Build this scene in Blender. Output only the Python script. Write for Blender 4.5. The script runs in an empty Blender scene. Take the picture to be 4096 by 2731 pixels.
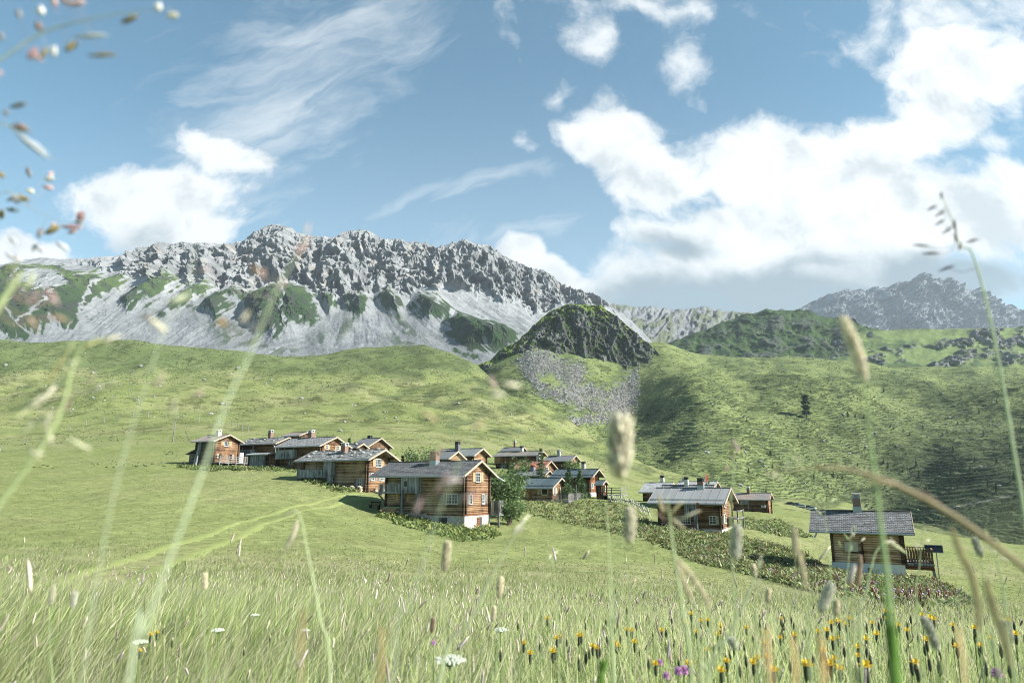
import bpy, math, random
import numpy as np
from mathutils import Vector, Matrix
rng = np.random.default_rng(7)
random.seed(7)
SC = bpy.context.scene
COL = SC.collection
F = 683.0
PITCH = math.radians(12.0)
CP, SP = math.cos(PITCH), math.sin(PITCH)
K = 1 / 2.297            # photo viewing pixels -> render pixels


def at(px, py, Y):
    """world point seen at render pixel (px,py) at forward distance Y"""
    u = (px - 512) / F
    v = (341 - py) / F
    dy = CP - v * SP
    s = Y / dy
    return (u * s, Y, (SP + v * CP) * s)


def proj(p):
    x, y, z = p[0], p[1], p[2]
    d = y * CP + z * SP
    return 512 + F * x / d, 341 - F * (z * CP - y * SP) / d


# ------------------------------------------------------------------ tagging
def tag(o, label=None, cat=None, group=None, kind=None):
    if label: o['label'] = label
    if cat: o['category'] = cat
    if group: o['group'] = group
    if kind: o['kind'] = kind
    return o


def link(name, me, parent=None):
    o = bpy.data.objects.new(name, me)
    COL.objects.link(o)
    if parent is not None: o.parent = parent
    return o


def empty(name, loc=(0, 0, 0), rz=0.0):
    o = bpy.data.objects.new(name, None)
    COL.objects.link(o)
    o.location = loc
    o.rotation_euler = (0, 0, rz)
    o.empty_display_size = 0.3
    return o


def copy_tree(o, parent=None):
    c = o.copy()
    COL.objects.link(c)
    if parent is not None: c.parent = parent
    for ch in list(o.children): copy_tree(ch, c)
    return c


# ------------------------------------------------------------------ mesh gathering
class MB:
    def __init__(s):
        s.v = []; s.f = []; s.c = []

    def add(s, vs, fs, col=None):
        b = len(s.v)
        s.v.extend([tuple(p) for p in vs])
        s.f.extend([tuple(i + b for i in f) for f in fs])
        s.c.extend([col or (1, 1, 1)] * len(vs))

    def box(s, x0, x1, y0, y1, z0, z1, col=None):
        vs = [(x, y, z) for z in (z0, z1) for y in (y0, y1) for x in (x0, x1)]
        s.add(vs, [(0, 2, 3, 1), (4, 5, 7, 6), (0, 1, 5, 4), (2, 6, 7, 3), (0, 4, 6, 2), (1, 3, 7, 5)], col)

    def hexa(s, bot, top, col=None):
        """two quads, both counter-clockwise seen from above"""
        s.add(list(bot) + list(top), [(3, 2, 1, 0), (4, 5, 6, 7), (0, 1, 5, 4), (1, 2, 6, 5), (2, 3, 7, 6), (3, 0, 4, 7)], col)

    def bar(s, a, b, w, h, col=None):
        a = Vector(a); b = Vector(b)
        d = (b - a).normalized()
        up = Vector((0, 0, 1)) if abs(d.z) < .95 else Vector((0, 1, 0))
        r = d.cross(up).normalized(); u = r.cross(d)
        vs = []
        for p in (a, b):
            for i, j in ((-1, -1), (1, -1), (1, 1), (-1, 1)):
                vs.append(p + r * (i * w / 2) + u * (j * h / 2))
        s.add(vs, [(0, 1, 2, 3), (7, 6, 5, 4), (0, 4, 5, 1), (1, 5, 6, 2), (2, 6, 7, 3), (3, 7, 4, 0)], col)

    def tube(s, pts, radii, n=6, col=None):
        pts = [Vector(p) for p in pts]
        if not hasattr(radii, '__len__'): radii = [radii] * len(pts)
        vs = []; fs = []
        for i, p in enumerate(pts):
            d = (pts[min(i + 1, len(pts) - 1)] - pts[max(i - 1, 0)]).normalized()
            ref = Vector((0, 1, 0)) if abs(d.y) < .9 else Vector((1, 0, 0))
            r = d.cross(ref).normalized(); u = r.cross(d)
            for k in range(n):
                a = 2 * math.pi * k / n
                vs.append(p + (r * math.cos(a) + u * math.sin(a)) * radii[i])
        for i in range(len(pts) - 1):
            for k in range(n):
                a = i * n + k; b = i * n + (k + 1) % n
                fs.append((a, b, b + n, a + n))
        fs.append(tuple(range(n - 1, -1, -1)))
        fs.append(tuple(range((len(pts) - 1) * n, len(pts) * n)))
        s.add(vs, fs, col)

    def build(s, name, m, parent=None, smooth=False):
        me = bpy.data.meshes.new(name)
        me.from_pydata(s.v, [], s.f)
        if any(c != (1, 1, 1) for c in s.c):
            a = me.color_attributes.new('tint', 'FLOAT_COLOR', 'POINT')
            arr = np.ones((len(s.v), 4), np.float32); arr[:, :3] = s.c
            a.data.foreach_set('color', arr.ravel())
        me.materials.append(m)
        if smooth: me.polygons.foreach_set('use_smooth', [True] * len(me.polygons))
        me.update()
        return link(name, me, parent)


def np_mesh(name, V, Fc, m, attrs=None, smooth=True, parent=None):
    """V (n,3) ; Fc list of (k,w) int arrays ; attrs name->(n,3)"""
    me = bpy.data.meshes.new(name)
    V = np.ascontiguousarray(V, np.float32)
    if not isinstance(Fc, list): Fc = [Fc]
    nl = sum(a.size for a in Fc); nf = sum(len(a) for a in Fc)
    me.vertices.add(len(V)); me.vertices.foreach_set('co', V.ravel())
    me.loops.add(nl); me.polygons.add(nf)
    me.loops.foreach_set('vertex_index', np.concatenate([a.ravel() for a in Fc]).astype(np.int32))
    tot = np.concatenate([np.full(len(a), a.shape[1]) for a in Fc])
    st = np.concatenate([[0], np.cumsum(tot)[:-1]]).astype(np.int32)
    me.polygons.foreach_set('loop_start', st)
    me.polygons.foreach_set('loop_total', tot.astype(np.int32))
    me.polygons.foreach_set('use_smooth', np.full(nf, smooth))
    me.update(calc_edges=True)
    for k, a in (attrs or {}).items():
        at_ = me.color_attributes.new(k, 'FLOAT_COLOR', 'POINT')
        arr = np.ones((len(V), 4), np.float32); arr[:, :3] = a
        at_.data.foreach_set('color', arr.ravel())
    me.materials.append(m)
    return link(name, me, parent)


# ------------------------------------------------------------------ numpy noise
_perm = np.random.default_rng(3).permutation(4096).astype(np.int64)


def _h(ix, iy, iz):
    return _perm[(_perm[(_perm[ix & 4095] + iy) & 4095] + iz) & 4095]


def noise3(x, y, z):
    x, y, z = np.broadcast_arrays(np.asarray(x, float), np.asarray(y, float), np.asarray(z, float))
    ix, iy, iz = np.floor(x).astype(np.int64), np.floor(y).astype(np.int64), np.floor(z).astype(np.int64)
    fx, fy, fz = x - ix, y - iy, z - iz
    ux, uy, uz = [t * t * t * (t * (t * 6 - 15) + 10) for t in (fx, fy, fz)]
    r = 0
    for dx in (0, 1):
        wx = ux if dx else 1 - ux
        for dy in (0, 1):
            wy = uy if dy else 1 - uy
            for dz in (0, 1):
                wz = uz if dz else 1 - uz
                h = _h(ix + dx, iy + dy, iz + dz)
                a = h * (2 * math.pi / 4096); b = (h % 64) / 32.0 - 1
                q = np.sqrt(1 - b * b)
                g = np.cos(a) * q * (fx - dx) + np.sin(a) * q * (fy - dy) + b * (fz - dz)
                r = r + wx * wy * wz * g
    return r * 1.5


def fbm(x, y, z=0.0, oct=5, gain=.5, lac=2.03):
    a, s, f = 1.0, 0, 1.0
    for i in range(oct):
        s = s + a * noise3(x * f + 17.3 * i, y * f - 9.1 * i, z * f + 4.7 * i)
        a *= gain; f *= lac
    return s


def ridged(x, y, z=0.0, oct=5, gain=.55, lac=2.1):
    a, s, f, w, n = 1.0, 0, 1.0, 1.0, 0
    for i in range(oct):
        r = 1 - np.abs(noise3(x * f + 11.3 * i, y * f + 5.1 * i, z * f - 3.7 * i)) * 1.6
        r = np.clip(r, 0, 1) ** 2
        s = s + a * r * w; n += a
        w = np.clip(r * 1.8, 0, 1)
        a *= gain; f *= lac
    return s / n


def sstep(a, b, x):
    t = np.clip((x - a) / (b - a), 0, 1)
    return t * t * (3 - 2 * t)


# ------------------------------------------------------------------ node helper
class NT:
    def __init__(s, tree):
        s.t = tree
        s.n = tree.nodes; s.l = tree.links

    def __call__(s, typ, ins=None, **props):
        nd = s.n.new(typ)
        for k, v in props.items(): setattr(nd, k, v)
        for k, v in (ins or {}).items():
            sock = nd.inputs[k]
            if isinstance(v, bpy.types.NodeSocket): s.l.new(v, sock)
            elif isinstance(v, bpy.types.Node): s.l.new(v.outputs[0], sock)
            else:
                if hasattr(sock.default_value, '__len__') and not hasattr(v, '__len__'): v = [v] * len(sock.default_value)
                if hasattr(v, '__len__') and len(v) == 3 and len(sock.default_value) == 4: v = (*v, 1)
                sock.default_value = v
        return nd

    def math(s, op, a, b=0.0, c=0.0, clamp=False):
        return s('ShaderNodeMath', {0: a, 1: b, 2: c}, operation=op, use_clamp=clamp).outputs[0]

    def vmath(s, op, a, b=(0, 0, 0)):
        nd = s('ShaderNodeVectorMath', {0: a, 1: b}, operation=op)
        return nd.outputs['Value'] if op in ('DOT_PRODUCT', 'LENGTH') else nd.outputs[0]

    def mix(s, f, a, b, mode='MIX'):
        nd = s.n.new('ShaderNodeMix'); nd.data_type = 'RGBA'; nd.blend_type = mode
        for i, v in ((0, f), (6, a), (7, b)):
            if isinstance(v, bpy.types.NodeSocket): s.l.new(v, nd.inputs[i])
            elif hasattr(v, '__len__'): nd.inputs[i].default_value = (*v[:3], 1)
            else: nd.inputs[i].default_value = v
        return nd.outputs[2]

    def ramp(s, f, stops, interp='LINEAR'):
        nd = s('ShaderNodeValToRGB', {0: f}); cr = nd.color_ramp; cr.interpolation = interp
        while len(cr.elements) < len(stops): cr.elements.new(.5)
        for e, (p, c) in zip(cr.elements, stops):
            e.position = p; e.color = (*(c if hasattr(c, '__len__') else (c, c, c)), 1)
        return nd.outputs[0]

    def smooth(s, x, a, b, lo=0.0, hi=1.0):
        nd = s('ShaderNodeMapRange', {0: x, 1: a, 2: b, 3: lo, 4: hi}, interpolation_type='SMOOTHSTEP')
        return nd.outputs[0]

    def noise(s, vec, scale, detail=4, rough=.5, dist=0.0):
        return s('ShaderNodeTexNoise', {'Vector': vec, 'Scale': scale, 'Detail': detail, 'Roughness': rough, 'Distortion': dist}).outputs[0]

    def scale(s, vec, xyz):
        return s.vmath('MULTIPLY', vec, xyz)


def new_mat(name, rough=.85, spec=.25):
    m = bpy.data.materials.new(name); m.use_nodes = True
    T = NT(m.node_tree)
    b = m.node_tree.nodes['Principled BSDF']
    b.inputs['Roughness'].default_value = rough
    b.inputs['Specular IOR Level'].default_value = spec
    return m, T, b


def plain(name, col, rough=.8, var=.25, scale=8.0, spec=.25, metal=0.0):
    m, T, b = new_mat(name, rough, spec)
    co = T('ShaderNodeTexCoord').outputs['Object']
    n = T.noise(co, scale, 5, .6)
    T.l.new(T.mix(n, [c * (1 - var) for c in col], [min(1, c * (1 + var)) for c in col]), b.inputs['Base Color'])
    b.inputs['Metallic'].default_value = metal
    return m


# ------------------------------------------------------------------ camera
cam = bpy.data.cameras.new('camera')
cam.lens = 36 * F / 1024; cam.sensor_width = 36; cam.clip_start = .02; cam.clip_end = 30000
cam.dof.use_dof = True; cam.dof.focus_distance = 14.0; cam.dof.aperture_fstop = 5.0
co_ = bpy.data.objects.new('camera', cam); COL.objects.link(co_)
co_.rotation_euler = (math.radians(90) + PITCH, 0, 0)
SC.camera = co_
SC.view_settings.view_transform = 'Standard'; SC.view_settings.look = 'None'
SC.view_settings.exposure = 1.27; SC.view_settings.gamma = 1.0
SC.render.engine = 'CYCLES'
SC.cycles.max_bounces = 5; SC.cycles.diffuse_bounces = 2; SC.cycles.transparent_max_bounces = 6
SC.cycles.volume_bounces = 0
SC.cycles.filter_width = .95

# ------------------------------------------------------------------ sun and sky
SUN_AZ = math.radians(17)      # behind the picture plane, from the right
SUN_EL = math.radians(35)
tosun = Vector((math.cos(SUN_AZ) * math.cos(SUN_EL), -math.sin(SUN_AZ) * math.cos(SUN_EL), math.sin(SUN_EL)))
sl = bpy.data.lights.new('sun', 'SUN'); sl.energy = 5.0; sl.angle = math.radians(.5); sl.color = (1, .965, .9)
so = bpy.data.objects.new('sun', sl); COL.objects.link(so)
so.rotation_euler = tosun.to_track_quat('Z', 'Y').to_euler()
so.location = (60, -60, 80)

world = bpy.data.worlds.new('World'); SC.world = world; world.use_nodes = True
T = NT(world.node_tree)
bg = world.node_tree.nodes['Background']
sky = T('ShaderNodeTexSky', sky_type='NISHITA')
sky.sun_disc = False; sky.sun_elevation = SUN_EL
sky.sun_rotation = math.atan2(tosun.x, tosun.y)
sky.altitude = 1900; sky.air_density = 1.0; sky.dust_density = 1.2; sky.ozone_density = 2.0
SKY_STR = .085
dirv = T('ShaderNodeTexCoord').outputs['Generated']
sep = T('ShaderNodeSeparateXYZ', {0: dirv})
yy = T.math('MAXIMUM', T.math('ABSOLUTE', sep.outputs[1]), .2)
u = T.math('DIVIDE', sep.outputs[0], yy)
v = T.math('DIVIDE', sep.outputs[2], yy)
q = T('ShaderNodeCombineXYZ', {0: u, 1: v, 2: 0.0}).outputs[0]
wn = T('ShaderNodeTexNoise', {'Vector': q, 'Scale': 5.0, 'Detail': 4.0, 'Roughness': .55})
wv = T.vmath('SUBTRACT', wn.outputs['Color'], (.5, .5, .5))
q2 = T.vmath('ADD', q, T.scale(wv, (.10, .10, 0)))


def skyblob(dx, dy, rx, ry, rot, w):
    x, y, z = at(dx * K, dy * K, 1.0)
    k = (1 + x * 0) * math.hypot(1, z) * K / F
    a = math.radians(rot)
    d = T.vmath('SUBTRACT', q2, (x, z, 0))
    e1 = T.vmath('DOT_PRODUCT', d, (math.cos(a) / (rx * k), math.sin(a) / (rx * k), 0))
    e2 = T.vmath('DOT_PRODUCT', d, (-math.sin(a) / (ry * k), math.cos(a) / (ry * k), 0))
    r2 = T.math('MULTIPLY_ADD', e1, e1, T.math('MULTIPLY', e2, e2))
    return T.math('MULTIPLY', T.math('SUBTRACT', 1.0, T.math('SQRT', r2)), w)


def union(lst, k=.25):
    r = lst[0]
    for b in lst[1:]: r = T.math('SMOOTH_MAX', r, b, k)
    return r


#SKYBLOBS
cum = [(350, 450, 265, 105, 8, 1), (520, 345, 140, 62, -20, 1), (410, 530, 200, 85, 0, 1), (240, 430, 130, 70, 20, .8), (60, 590, 170, 75, -10, 1),
       (1400, 300, 130, 105, 0, 1), (1530, 400, 210, 105, -15, 1), (1780, 400, 330, 130, 0, 1), (2050, 330, 330, 110, 30, 1),
       (2230, 160, 230, 130, 20, 1), (1700, 520, 280, 100, 0, 1), (2080, 500, 420, 170, 0, 1.1), (1800, 630, 560, 110, 0, 1),
       (1190, 590, 75, 70, 0, 1), (1290, 640, 150, 60, -20, 1), (2350, 420, 160, 90, 0, 1)]
wisp = [(1450, 10, 210, 55, 0, .9), (1370, 80, 70, 80, 0, .7), (1590, 130, 60, 90, 20, .65), (1180, 100, 45, 80, 25, .6),
        (1205, 325, 60, 45, 0, .75), (1285, 225, 45, 35, 30, .55), (2200, 40, 330, 100, 0, .8), (2290, 330, 110, 60, 10, .6),
        (1390, 590, 150, 55, 15, .6)]
cir = [(1060, 430, 330, 26, 16, .62), (620, 260, 290, 220, 60, .7), (760, 110, 300, 140, 35, .6), (560, 420, 200, 90, 40, .5), (1250, 520, 300, 40, 8, .5)]
grayb = [(1750, 690, 560, 110, 0, 1.15), (2150, 650, 330, 80, 0, 1), (1560, 560, 120, 60, 0, .7), (330, 560, 130, 60, 0, .35), (1890, 610, 170, 50, 0, .6)]
M1 = union([skyblob(*b) for b in cum])
M2 = union([skyblob(*b) for b in wisp])
M3 = union([skyblob(*b) for b in cir])
M4 = union([skyblob(*b) for b in grayb])
n1 = T.noise(q2, 8.0, 10, .6)
n1b = T.noise(T.vmath('ADD', q2, (.022, .04, 0)), 6.0, 6, .55)
n1c = T.noise(q2, 6.0, 6, .55)
n2 = T.noise(T.scale(q2, (1.0, 2.2, 1)), 7.0, 9, .68, 1.0)
d1 = T.smooth(T.math('MULTIPLY_ADD', T.math('SUBTRACT', n1, .5), 1.75, M1), .0, .42)
d2 = T.smooth(T.math('MULTIPLY_ADD', T.math('SUBTRACT', n1, .5), 3.2, M2), .0, .95)
rotq = T('ShaderNodeVectorRotate', {'Vector': q2, 'Angle': math.radians(-22)}, rotation_type='Z_AXIS').outputs[0]
n3 = T.noise(T.scale(rotq, (1.6, 6.0, 1)), 3.2, 8, .62, .6)
d3 = T.math('MULTIPLY', T.smooth(T.math('MULTIPLY_ADD', T.math('SUBTRACT', n3, .5), 2.2, M3), -.28, 1.25), .66)
dens = T.math('MAXIMUM', T.math('MAXIMUM', d1, T.math('MULTIPLY', d2, .9)), d3)
veil = T.smooth(v, .7, .05, 0.01, .30)
dens = T.math('MAXIMUM', dens, veil)
shade = T.math('MULTIPLY', T.smooth(T.math('SUBTRACT', n1b, n1c), -.02, .17), .48)
gr = T.smooth(T.math('MULTIPLY_ADD', T.math('SUBTRACT', n1, .5), 1.3, M4), -.08, .62)
shade = T.math('MAXIMUM', T.math('MULTIPLY', shade, d1), T.math('MULTIPLY', gr, .95))
dens = T.math('MAXIMUM', dens, T.math('MULTIPLY', gr, .92))
ccol = T.mix(shade, (.425, .438, .442), (.128, .170, .196))
skyc = T.mix(1.0, sky.outputs[0], (SKY_STR * 0.60, SKY_STR * .97, SKY_STR * .86), 'MULTIPLY')
T.l.new(T.mix(dens, skyc, ccol), bg.inputs['Color'])
bg.inputs['Strength'].default_value = 1.0
world.cycles.sampling_method = 'MANUAL'; world.cycles.sample_map_resolution = 1024
# ================================================================== CABIN SURVEY TABLE
# crop, corner x, base y, eave y, left x, right x, distance, yaw, roof pitch
CAB = {}
def cab(key, label, crop, cx, base, eave, left, right, Y, yaw=-28, pitch=24, **k):
    CAB[key] = dict(label=label, crop=crop, cx=cx, base=base, eave=eave, left=left, right=right, Y=Y, yaw=yaw, pitch=pitch, **k)


cab('hero', 'large two storey log cabin on a stone base with grey shingle roof and brick chimney', 'c2', 1475, 1110, 505, 335, 1838, 78, -28, 25,
    roof='shingle', oxl=1.7, oxr=.55, oy=1.0, ground=1325, leftground=1085, gable='orange', front='umber', fh=3.0)
cab('slab', 'log cabin with stone slab roof weighed down by boulders and a grey plank balcony', 'c1', 1893, 768, 440, 1275, 2118, 95, -28, 23,
    roof='slab', oxl=.9, oxr=1.2, oy=1.1, ground=775, leftground=675, gable='orange', front='umber')
cab('leftmost', 'small orange log cabin at the left end of the hamlet with railed deck', 'c1', 372, 500, 272, 205, 632, 125, -26, 21,
    roof='brownmetal', oxl=.6, oxr=.6, oy=.7, ground=520, leftground=505, gable='orange', front='grey')
cab('balcony_barn', 'long log house with slab roof and grey balcony directly right of the leftmost cabin', 'c1', 1000, 520, 292, 640, 1195, 130, -28, 22,
    roof='slab', oxl=.3, oxr=.5, oy=.9, ground=530, gable='dark', front='dark')
cab('tile_house', 'log house with ribbed grey tile roof and brick chimney behind the boulder roofed cabin', 'c1', 1435, 560, 312, 1032, 1690, 113, -28, 23,
    roof='tile', oxl=.4, oxr=.6, oy=.9, ground=565, gable='orange', front='dark')
cab('lean', 'low weathered plank shed with grey metal roof in front of the slab roofed barn', 'c1', 905, 515, 412, 730, 1018, 119, -28, 10,
    roof='greymetal', oxl=.3, oxr=.3, oy=.4, ground=522, gable='plank_orange', front='plank')
cab('stub_slab', 'little slab roofed hut peeking out right behind the tile roofed house', 'c1', 1800, 480, 338, 1600, 1890, 122, -28, 24,
    roof='slab', oxl=.3, oxr=.4, oy=.5, gable='dark', front='dark')
cab('stub_dark', 'dark roofed log house furthest right in the left hand group of cabins', 'c1', 1905, 480, 325, 1750, 2120, 130, -28, 25,
    roof='bitumen', oxl=.3, oxr=.6, oy=.6, gable='dark', front='dark')
cab('stub_back', 'brown roof gable just showing behind the slab roofed barn', 'c1', 1225, 400, 222, 1080, 1360, 146, -28, 20,
    roof='brownmetal', oxl=.3, oxr=.4, oy=.5, gable='dark', front='dark')
cab('back_wide', 'broad grey metal roofed log house behind the large stone based cabin', 'c2', 1590, 420, 245, 1060, 1795, 112, -28, 24,
    roof='greymetal2', oxl=.5, oxr=.7, oy=.6, gable='orange', front='dark')
cab('back_small', 'small grey roofed log hut between two green willows and the stone based cabin', 'c2', 1245, 420, 290, 1010, 1455, 102, -28, 25,
    roof='bitumen', oxl=.3, oxr=.4, oy=.5, gable='orange', front='dark')
cab('upper', 'uppermost long log house of the middle cluster with patchy metal roof and wooden balcony', 'c3', 975, 470, 258, 330, 1062, 152, -28, 24,
    roof='patina', oxl=.5, oxr=.9, oy=.8, ground=480, gable='orange', front='dark')
cab('upper_back', 'little dark roof with slim chimney tucked behind the uppermost long log house', 'c3', 700, 280, 192, 420, 790, 168, -28, 24,
    roof='bitumen', oxl=.3, oxr=.4, oy=.5, gable='dark', front='dark')
cab('bitumen_house', 'log house with flat looking dark felt roof at upper right of the cluster', 'c3', 1490, 450, 350, 1085, 1535, 160, -28, 22,
    roof='bitumen', oxl=.3, oxr=.5, oy=.7, ground=455, gable='orange', front='dark')
cab('red', 'log cabin with the only red tiled roof', 'c3', 1062, 600, 472, 650, 1252, 146, -28, 25,
    roof='red', oxl=.8, oxr=.6, oy=.8, ground=610, gable='orange', front='dark')
cab('felt', 'dark felt roofed log cabin just below the red tiled roof', 'c3', 1085, 730, 575, 620, 1195, 139, -28, 23,
    roof='bitumen', oxl=.5, oxr=.5, oy=.7, ground=740, gable='orange', front='dark')
cab('teal', 'tall log house with dark blue green seamed metal roof on a stone footing', 'c3', 1795, 850, 588, 1290, 1938, 131, -28, 24,
    roof='bluemetal', oxl=1.3, oxr=1.1, oy=.8, ground=930, leftground=880, gable='orange2', front='dark', fh=2.5)
cab('porch', 'tiny roofed log porch hut beside the tall blue green roofed house', 'c3', 1985, 880, 728, 1905, 2062, 126, -28, 24,
    roof='bluemetal', oxl=.3, oxr=.4, oy=.35, ground=900, gable='orange2', front='orange2')
cab('terrace', 'low log cabin with dark seamed metal roof and wide slatted terrace', 'c3', 1195, 972, 765, 742, 1422, 121, -28, 24,
    roof='bluemetal', oxl=.5, oxr=.7, oy=.8, ground=1000, leftground=950, gable='orange', front='umber', fh=2.5)
cab('seam', 'dark brown log cabin with pale grey standing seam roof and a grey plank bay', 'c4', 1297, 790, 420, 440, 1432, 84, -28, 23,
    roof='palemetal', oxl=1.1, oxr=.75, oy=.8, ground=835, leftground=705, gable='orange', front='umberdark', fh=3)
cab('seam_left', 'pale slate roofed log barn at left behind the standing seam roofed cabin', 'c4', 560, 400, 285, 240, 700, 122, -28, 22,
    roof='slate', oxl=.6, oxr=.4, oy=.6, ground=400, gable='dark', front='umberdark')
cab('seam_tile', 'dark tile roof rising behind the standing seam roofed cabin', 'c4', 1150, 400, 280, 500, 1215, 112, -28, 23,
    roof='tile', oxl=.5, oxr=.4, oy=.6, gable='orange', front='dark')
cab('seam_far', 'pale ridge of the furthest barn behind the dark tile roof', 'c4', 1170, 380, 268, 690, 1275, 140, -28, 23,
    roof='slate', oxl=.4, oxr=.5, oy=.5, gable='dark', front='dark')
cab('striped', 'low log cabin with rust striped corrugated roof right of the standing seam roofed cabin', 'c4', 1920, 545, 385, 1455, 1950, 141, -28, 22,
    roof='striped', oxl=.3, oxr=.6, oy=.6, ground=550, leftground=520, gable='orange', front='umberdark')
cab('right', 'rightmost log cabin on a whitewashed base with shingle roof and railed side terrace', 'c5', 1520, 902, 490, 652, 1588, 58, -28, 25,
    roof='shingle2', oxl=1.55, oxr=.95, oy=.8, ground=1010, leftground=985, gable='orange', front='tan', fh=2.6)
# ================================================================== TERRAIN
def pchip(xs, ys, x):
    """xs (k,), ys (k,nc) -> values at x (n,) : (n,nc), shape preserving"""
    xs = np.asarray(xs, float); h = np.diff(xs)[:, None]; d = np.diff(ys, axis=0) / h
    m = np.zeros_like(ys)
    w1 = 2 * h[1:] + h[:-1]; w2 = h[1:] + 2 * h[:-1]
    same = d[1:] * d[:-1] > 0
    with np.errstate(all='ignore'):
        hm = (w1 + w2) / (w1 / d[:-1] + w2 / d[1:])
    m[1:-1] = np.where(same, hm, 0)
    m[0] = d[0]; m[-1] = d[-1]
    i = np.clip(np.searchsorted(xs, x) - 1, 0, len(xs) - 2)
    t = ((x - xs[i]) / h[i, 0])[:, None]
    hh = h[i]
    return (ys[i] * (1 + 2 * t) * (1 - t) ** 2 + m[i] * hh * t * (1 - t) ** 2
            + ys[i + 1] * t * t * (3 - 2 * t) + m[i + 1] * hh * t * t * (t - 1))


def interp_ext(x, xp, fp):
    r = np.interp(x, xp, fp)
    lo = x < xp[0]; hi = x > xp[-1]
    r[lo] = fp[0] + (x[lo] - xp[0]) * (fp[1] - fp[0]) / (xp[1] - xp[0]) * .6
    r[hi] = fp[-1] + (x[hi] - xp[-1]) * (fp[-1] - fp[-2]) / (xp[-1] - xp[-2]) * .6
    return r


def gsmooth(a, sig):
    if sig <= 0: return a
    n = int(sig * 3) + 1
    k = np.exp(-.5 * (np.arange(-n, n + 1) / sig) ** 2); k /= k.sum()
    return np.convolve(np.pad(a, n, mode='reflect', reflect_type='odd'), k, 'valid')


class Sheet:
    """height field over (t = x/(Y+Y0), Y), laid through surveyed contour lines"""
    def __init__(s, curves, t0, t1, nc, rowsY, Y0=0.0, sm=6):
        s.Y0 = Y0; s.t = np.linspace(t0, t1, nc); s.Y = np.asarray(rowsY, float)
        Ys = []; Zs = []
        for Y, pts in curves:
            P = np.array([at(px, py, Y) for px, py in pts]); tt = P[:, 0] / (Y + Y0)
            Zs.append(gsmooth(interp_ext(s.t, tt, P[:, 2]), sm)); Ys.append(Y)
        s.Z = pchip(np.array(Ys), np.array(Zs), s.Y)
        s.X = s.t[None, :] * (s.Y[:, None] + Y0)
        s.YY = np.repeat(s.Y[:, None], nc, 1)

    def z(s, x, y):
        x = np.asarray(x, float); y = np.asarray(y, float)
        fi = np.interp(y, s.Y, np.arange(len(s.Y))); i = np.clip(fi.astype(int), 0, len(s.Y) - 2); a = fi - i
        fj = np.clip((x / (y + s.Y0) - s.t[0]) / (s.t[1] - s.t[0]), 0, len(s.t) - 1.001); j = fj.astype(int); b = fj - j
        Z = s.Z
        return (Z[i, j] * (1 - a) * (1 - b) + Z[i, j + 1] * (1 - a) * b + Z[i + 1, j] * a * (1 - b) + Z[i + 1, j + 1] * a * b)

    def px(s):
        d = s.YY * CP + s.Z * SP
        return (512 + F * s.X / d) / K, (341 - F * (s.Z * CP - s.YY * SP) / d) / K

    def build(s, name, m, attrs=None, smooth=True):
        nr, nc = s.Z.shape
        V = np.stack([s.X, s.YY, s.Z], -1).reshape(-1, 3)
        i = np.arange(nr - 1)[:, None] * nc + np.arange(nc - 1)[None, :]
        Fq = np.stack([i, i + 1, i + nc + 1, i + nc], -1).reshape(-1, 4)
        o = np_mesh(name, V, Fq, m, {k: a.reshape(-1, 3) for k, a in (attrs or {}).items()}, smooth)
        return o


def sdist(poly, X, Y):
    """signed distance to polygon, positive inside"""
    P = np.array(poly, float); n = len(P)
    best = np.full(X.shape, 1e9); ins = np.zeros(X.shape, bool)
    for i in range(n):
        a = P[i]; b = P[(i + 1) % n]; d = b - a
        t = np.clip(((X - a[0]) * d[0] + (Y - a[1]) * d[1]) / (d @ d + 1e-9), 0, 1)
        best = np.minimum(best, np.hypot(X - a[0] - t * d[0], Y - a[1] - t * d[1]))
        c = ((a[1] > Y) != (b[1] > Y)) & (X < (b[0] - a[0]) * (Y - a[1]) / (b[1] - a[1] + 1e-12) + a[0])
        ins ^= c
    return np.where(ins, best, -best)


def pl(pts, X):
    P = np.array(pts, float)
    return np.interp(X, P[:, 0], P[:, 1])


def lines(pts, X, Y):
    best = np.full(X.shape, 1e9)
    for a, b in zip(pts[:-1], pts[1:]):
        a = np.array(a, float); b = np.array(b, float); d = b - a
        t = np.clip(((X - a[0]) * d[0] + (Y - a[1]) * d[1]) / (d @ d + 1e-9), 0, 1)
        best = np.minimum(best, np.hypot(X - a[0] - t * d[0], Y - a[1] - t * d[1]))
    return best


S_ = lambda pts: [(x * K, y * K) for x, y in pts]

# ------------------------------------------------------------------ cabin anchor survey (crop pixels -> render pixels)
CR = {'c1': (175, .10097, 412.5, .10097), 'c2': (362.5, .06909, 437.5, .06909), 'c3': (475, .06377, 437.5, .06377),
      'c4': (625, .0744, 470, .0744), 'c5': (775, .08503, 487.5, .08503)}


def cpx(c, x, y):
    a, b, d, e = CR[c]
    return a + b * x, d + e * y


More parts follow.
